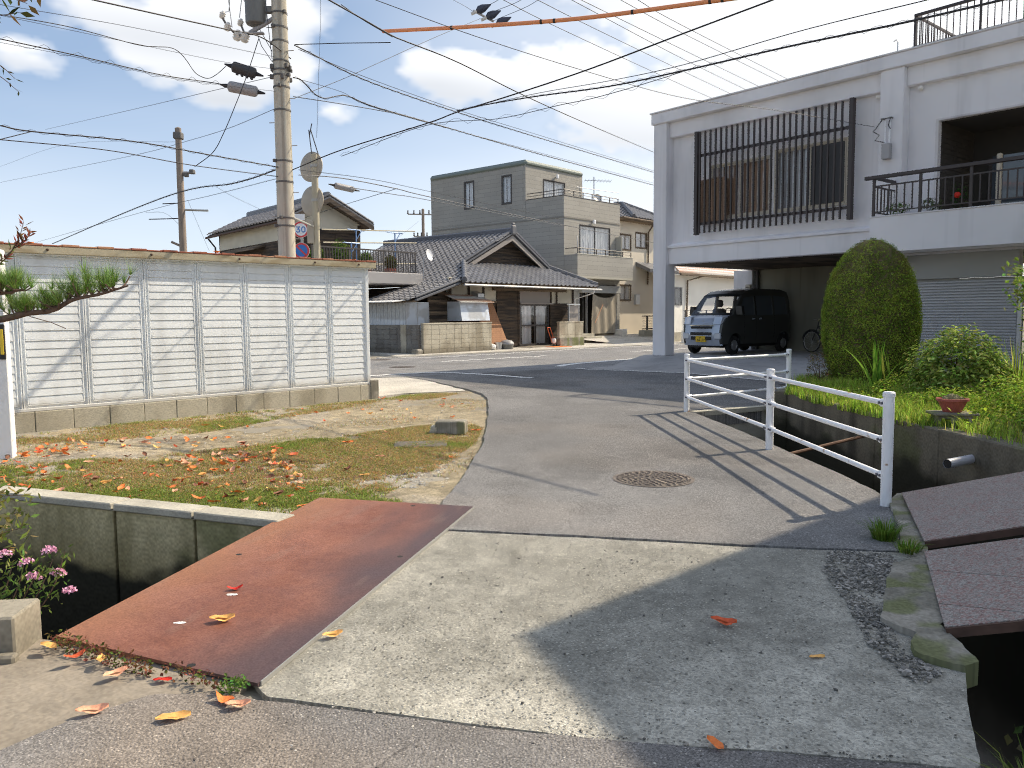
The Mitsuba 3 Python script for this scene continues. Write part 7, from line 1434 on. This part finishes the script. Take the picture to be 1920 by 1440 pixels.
for x, y, z, L, ro, i, m, l in SPEC: put_leaf(x, y, z + (lot_z(np.array([[x, y]]))[0] + .02 if y > 5.85 else 0), L, ro, i, m, l)
r = np.random.default_rng(12)
zone = Polygon([(-5.6, 8.3), (-4.6, 6.72), (-1.9, 5.9), (-1.55, 6.2), (-2.0, 7.4), (-2.2, 8.4), (-3.4, 9.4), (-5.2, 9.3)]); q = in_poly(zone, 700, 13); keep = (nz(q, 1.1, 14) + .09 * (-q[:, 0] - 3)) > .43 + .20 * np.random.default_rng(9).uniform(-1, 1, len(q)); q = q[keep][:285]
for i, (x, y) in enumerate(q):
    m = LM_[[0, 0, 0, 1, 1, 2, 2, 3, 3, 4][r.integers(0, 10)]]
    put_leaf(x, y, lot_z(np.array([[x, y]]))[0] + .018, r.uniform(.06, .125), r.uniform(0, 6.28), r.integers(0, 4), m, 'fallen autumn leaf in the dense scatter on the weeds before the shed', 'leaves in the dense scatter on the weeds', (r.normal() * .25, r.normal() * .25))
q = in_poly(Polygon([(-4.6, 9.9), (-1.3, 9.6), (-.7, 11), (-.8, 14), (-2.3, 13.6), (-4.9, 10.9)]), 26, 15)
for x, y in q: put_leaf(x, y, lot_z(np.array([[x, y]]))[0] + .015, r.uniform(.07, .12), r.uniform(0, 6.28), r.integers(0, 4), LM_[[0, 1, 3, 0, 2][r.integers(0, 5)]], 'single fallen leaf on the bare dirt strip along the shed', 'leaves on the dirt strip by the shed', (r.normal() * .2, r.normal() * .2))
for i, s in enumerate((.25, 2.7, 5.1)):
    w_ = (SM @ [s, -.09, 2.362, 1])[:3]; put_leaf(w_[0], w_[1], w_[2], .12, .8, i, 'fallen_a_mat', ('orange leaf on the shed roof edge at the left', 'orange leaf on the shed roof edge in the middle', 'orange leaf on the shed roof edge near the mirror post')[i])
# ---------------------------------------------------------------- plants at the left edge
def needles(P, D, n, L, w, seed):
    r = np.random.default_rng(seed); p = np.repeat(P, n, 0); d = unit(np.repeat(D, n, 0) + .42 * r.normal(size=(len(p), 3))); s = unit(np.cross(d, r.normal(size=d.shape))); LL = (L * r.uniform(.6, 1.15, len(p)))[:, None]
    V = np.stack([p - s * w, p + s * w, p + d * LL + np.array([0, 0, .1]) * LL], 1).reshape(-1, 3); i = np.arange(len(p))[:, None] * 3; return V, i + [0, 1, 2]
k = thing('pine_branch', 'pine branch with needle tufts reaching in from the left edge', 'pine branch')
main = smooth_path([(-3.25, 4.5, 1.36), (-2.87, 4.5, 1.405), (-2.72, 4.5, 1.435), (-2.56, 4.49, 1.455), (-2.44, 4.48, 1.51), (-2.28, 4.47, 1.54), (-2.12, 4.46, 1.585)], 8); br = obj('branch', tube(main, np.linspace(.022, .005, len(main)) * (1 + .25 * (meshkit.fbm(main * 30, 2) - .5)), 9), 'bark_mat', k, smooth=True)
up = smooth_path([(-3.2, 4.4, 1.55), (-2.86, 4.42, 1.545), (-2.76, 4.42, 1.55), (-2.68, 4.42, 1.568)], 6); obj('branch', tube(up, np.linspace(.012, .005, len(up)), 7), 'bark_mat', k, smooth=True)
r = np.random.default_rng(14); P, D = [], []
def twig(a, b, n, spread, top):
    a, b = np.array(a), np.array(b); pa = [a, (a + b) / 2 + [0, 0, -.01], b]; obj('twig', tube(smooth_path(pa, 4), [.005] * 4 + [.004] * 4 + [.003], 5), 'bark_mat', k)
    for t in np.linspace(.35, 1, n): P.append(a + (b - a) * t + spread * r.normal(size=3)); D.append(unit((b - a) * .55 + np.array([0, 0, top]) * .3))
for i in range(30):
    f = r.uniform(.52, 1); b = main[int(f * (len(main) - 1))]; twig(b, b + [r.uniform(-.07, .05), r.uniform(-.07, .07), r.uniform(.015, .085)], 2, .003, .5)
twig(main[34], main[34] + [-.10, 0, .055], 4, .003, .3); twig(main[34], main[34] + [-.03, 0, .09], 4, .003, .3); twig(main[38], main[38] + [-.05, .02, .12], 4, .003, .35)
for i in range(14):
    f = r.uniform(.30, .50); b = main[int(f * (len(main) - 1))]; twig(b, b + [r.uniform(-.03, .06), r.uniform(-.05, .05), r.uniform(.015, .05)], 2, .003, .4)
twig(main[12], main[12] + [-.03, 0, .10], 4, .003, .3); twig(main[12], main[12] + [-.08, 0, .05], 3, .003, .3); twig(main[12], main[12] + [.05, 0, .09], 3, .003, .3)
for i in range(26):
    f = r.uniform(.2, 1); b = up[int(f * (len(up) - 1))]; twig(b, b + [r.uniform(-.05, .05), r.uniform(-.07, .07), r.uniform(.01, .07)], 2, .003, .5)
P, D = np.array(P), np.array(D); V, F = needles(P, D, 46, .098, .0011, 15); cn = np.asarray(((.16, .28, .04), (.22, .36, .06), (.32, .44, .15), (.11, .21, .03)))[r.integers(0, 4, len(V) // 3)]
obj('needles', (V, F), 'needle_mat', k, color=vcol(cn, len(V) // 3, 3, 16))
obj('dry_twig', tube([(-2.70, 4.5, 1.42), (-2.58, 4.5, 1.385), (-2.50, 4.5, 1.35)], .0025, 5), 'bark_mat', k)
def spray(name, label, stems, n, L, w, cols, seed, mt='leaf_mat', down=False, near=.02):
    k = thing(name, label, 'twig'); r = np.random.default_rng(seed)
    for si, st in enumerate(stems):
        p = smooth_path(st, 8); obj('stem', tube(p, np.linspace(.004, .0015, len(p)), 5), 'bark_mat', k); q = p[np.linspace(2, len(p) - 1, n).astype(int)] + near * .3 * r.normal(size=(n, 3)); t = unit(np.gradient(p, axis=0))[np.linspace(2, len(p) - 1, n).astype(int)]
        s = unit(np.cross(t, r.normal(size=t.shape))); d = unit(t * .8 + s + ([0, 0, -.6] if down else [0, 0, .2])); nn = unit(np.cross(d, r.normal(size=d.shape))); b = np.cross(nn, d); LL = L * r.uniform(.6, 1.2, (n, 1))
        V = np.stack([q, q + d * LL * .45 + b * w, q + d * LL, q + d * LL * .45 - b * w], 1).reshape(-1, 3); i = np.arange(n)[:, None] * 4
        cc_ = vcol(np.asarray(cols)[r.integers(0, len(cols), n)], n, 4, seed + si)
        if n <= 12:
            for j in range(n): obj('leaf', (V[j * 4:j * 4 + 4], [[0, 1, 2], [0, 2, 3]]), mt, k, color=cc_[j * 4:j * 4 + 4])
        else: obj('foliage', (V, np.vstack([i + [0, 1, 2], i + [0, 2, 3]])), mt, k, color=cc_)
    return k
spray('red_tipped_twig', 'red tipped shrub shoot rising over the shed roof at the left', [[(-2.86, 4.5, 1.70), (-2.78, 4.5, 1.78), (-2.73, 4.5, 1.86), (-2.70, 4.5, 1.945)], [(-2.76, 4.5, 1.80), (-2.71, 4.5, 1.83), (-2.665, 4.5, 1.88)]], 34, .045, .006, ((.30, .10, .08), (.36, .14, .11), (.22, .12, .06)), 110)
spray('leafy_shoot', 'pale green leafy shoot at the left edge just below the shed roof', [[(-2.98, 4.5, 1.66), (-2.86, 4.5, 1.72), (-2.76, 4.5, 1.80)], [(-2.98, 4.5, 1.70), (-2.84, 4.5, 1.74)]], 10, .06, .007, ((.22, .26, .08), (.16, .21, .06)), 112)
spray('hanging_twig', 'dark leafy twig hanging in at the top left corner', [[(-3.2, 5, 3.38), (-3.02, 5, 3.34), (-2.9, 5, 3.30)], [(-3.15, 5, 3.42), (-2.95, 5, 3.40), (-2.83, 5, 3.36)], [(-3.2, 5, 3.24), (-3.05, 5, 3.235), (-2.95, 5, 3.25)]], 7, .10, .017, ((.06, .08, .025), (.09, .10, .035), (.16, .10, .04)), 114, down=True)
spray('hanging_twig', 'fine dark twig with small leaves at the left edge below the corner leaves', [[(-3.25, 5, 3.02), (-3.1, 5, 2.95), (-3.0, 5, 2.86)], [(-3.25, 5, 2.94), (-3.1, 5, 2.88), (-2.98, 5, 2.78)], [(-3.25, 5, 2.80), (-3.14, 5, 2.76)]], 8, .045, .006, ((.06, .07, .03), (.10, .09, .05)), 116, down=True)
spray('leafy_bush', 'yellow green rosette leaved bush at the left edge above the concrete block', [[(-2.85, 4.1, .0 + .1 * i), (-2.70 + .02 * (i % 3), 4.05, .18 + .1 * i), (-2.54 + .03 * (i % 4), 4.0, .26 + .085 * i)] for i in range(5)], 60, .055, .010, ((.25, .29, .08), (.19, .24, .06), (.32, .30, .13)), 118, near=.12)
spray('flowering_plant', 'green stems of the pink flowered plant behind the concrete block', [[(-2.46 + .05 * i, 3.62, .05), (-2.40 + .055 * i, 3.61, .18), (-2.36 + .06 * i, 3.60, .26 + .04 * (i % 3))] for i in range(6)], 46, .042, .006, ((.16, .25, .06), (.20, .29, .08), (.12, .19, .05)), 120, near=.10)
mat('pink_petal_mat', lambda p, n, uv: mix((.78, .50, .62), (.66, .28, .46), noise(p.x * 60, p.y * 60, p.z * 60)), .6)
FLK = None
for i, (x, z) in enumerate(((-2.13, .34), (-2.34, .325), (-2.24, .285), (-2.10, .235), (-2.21, .22), (-2.05, .15))):
    kk = 'flowering_plant__flower_head' if i == 0 else f'flowering_plant__flower_head_{i:03d}'; rr_ = np.random.default_rng(130 + i); d = unit(rr_.normal(size=(60, 3))); d[:, 2] = np.abs(d[:, 2]); V, F = scatter_leaves(np.array([x, 3.6, z]) + d * [.030, .022, .018], d, .016, .014, 131 + i)
    scene[kk] = mikit.ply((V, F), 'pink_petal_mat')
k = thing('reddish_weed', 'small reddish leaved weeds along the near edge of the rusty plate', 'weed')
wq = np.vstack([in_poly(Polygon([(-2.02, 3.36), (-1.95, 3.30), (-1.42, 3.02), (-1.45, 3.10), (-1.75, 3.26), (-1.98, 3.40)]), 520, 140), in_poly(Polygon([(-1.4, 3.04), (-1.1, 2.9), (-1.08, 2.93), (-1.36, 3.07)]), 120, 141)]); V, F = scatter_leaves(np.column_stack([wq, np.random.default_rng(2).uniform(-.01, .05, len(wq))]), np.tile([0, 0, 1.0], (len(wq), 1)), .020, .013, 142, .8)
obj('foliage', (V, F), 'leaf_mat', k, color=vcol(np.asarray(((.20, .09, .06), (.16, .13, .05), (.26, .11, .08), (.13, .17, .05)))[np.random.default_rng(3).integers(0, 4, len(wq))], len(wq), 4, 143))
k = thing('small_weed', 'small bright green weed at the near right corner of the rusty plate', 'weed')
wq = in_poly(Point(-1.06, 2.915).buffer(.05), 130, 144); V, F = scatter_leaves(np.column_stack([wq, np.random.default_rng(4).uniform(.0, .045, len(wq))]), np.tile([0, 0, 1.0], (len(wq), 1)), .020, .012, 145, .7); obj('foliage', (V, F), 'leaf_mat', k, color=vcol((.14, .24, .06), len(wq), 4, 146))
k = thing('weed_fringe', 'strip of green weeds along the far edge of the rusty plate', 'weeds')
wq = in_poly(Polygon([(-1.75, 6.0), (-1.45, 6.10), (-.85, 5.95), (-.85, 6.08), (-1.4, 6.25), (-1.9, 6.2)]), 1500, 147); labels[k]['kind'] = 'stuff'
grow(wq, lot_z, .045, .003, .9, ((.24, .33, .07), (.30, .38, .09), (.40, .38, .16)), 148, 'blades', parent=k)
# stray bits in the right ditch
gp = in_poly(Polygon([(1.8, 2.2), (2.6, 2.2), (3.0, 3.3), (2.0, 3.2)]), 500, 150); V, F = scatter_leaves(np.column_stack([gp, np.random.default_rng(5).uniform(-.95, -.25, len(gp))]), np.tile([0, 0, 1.0], (len(gp), 1)), .05, .03, 151, .8)
tag(obj('ditch_plants', (V, F), 'leaf_mat', color=vcol(np.asarray(((.10, .13, .04), (.16, .15, .08), (.07, .09, .03)))[np.random.default_rng(6).integers(0, 3, len(gp))], len(gp), 4, 152)), 'dim weeds growing in the shaded ditch bed under the ramps', 'weeds', kind='stuff')
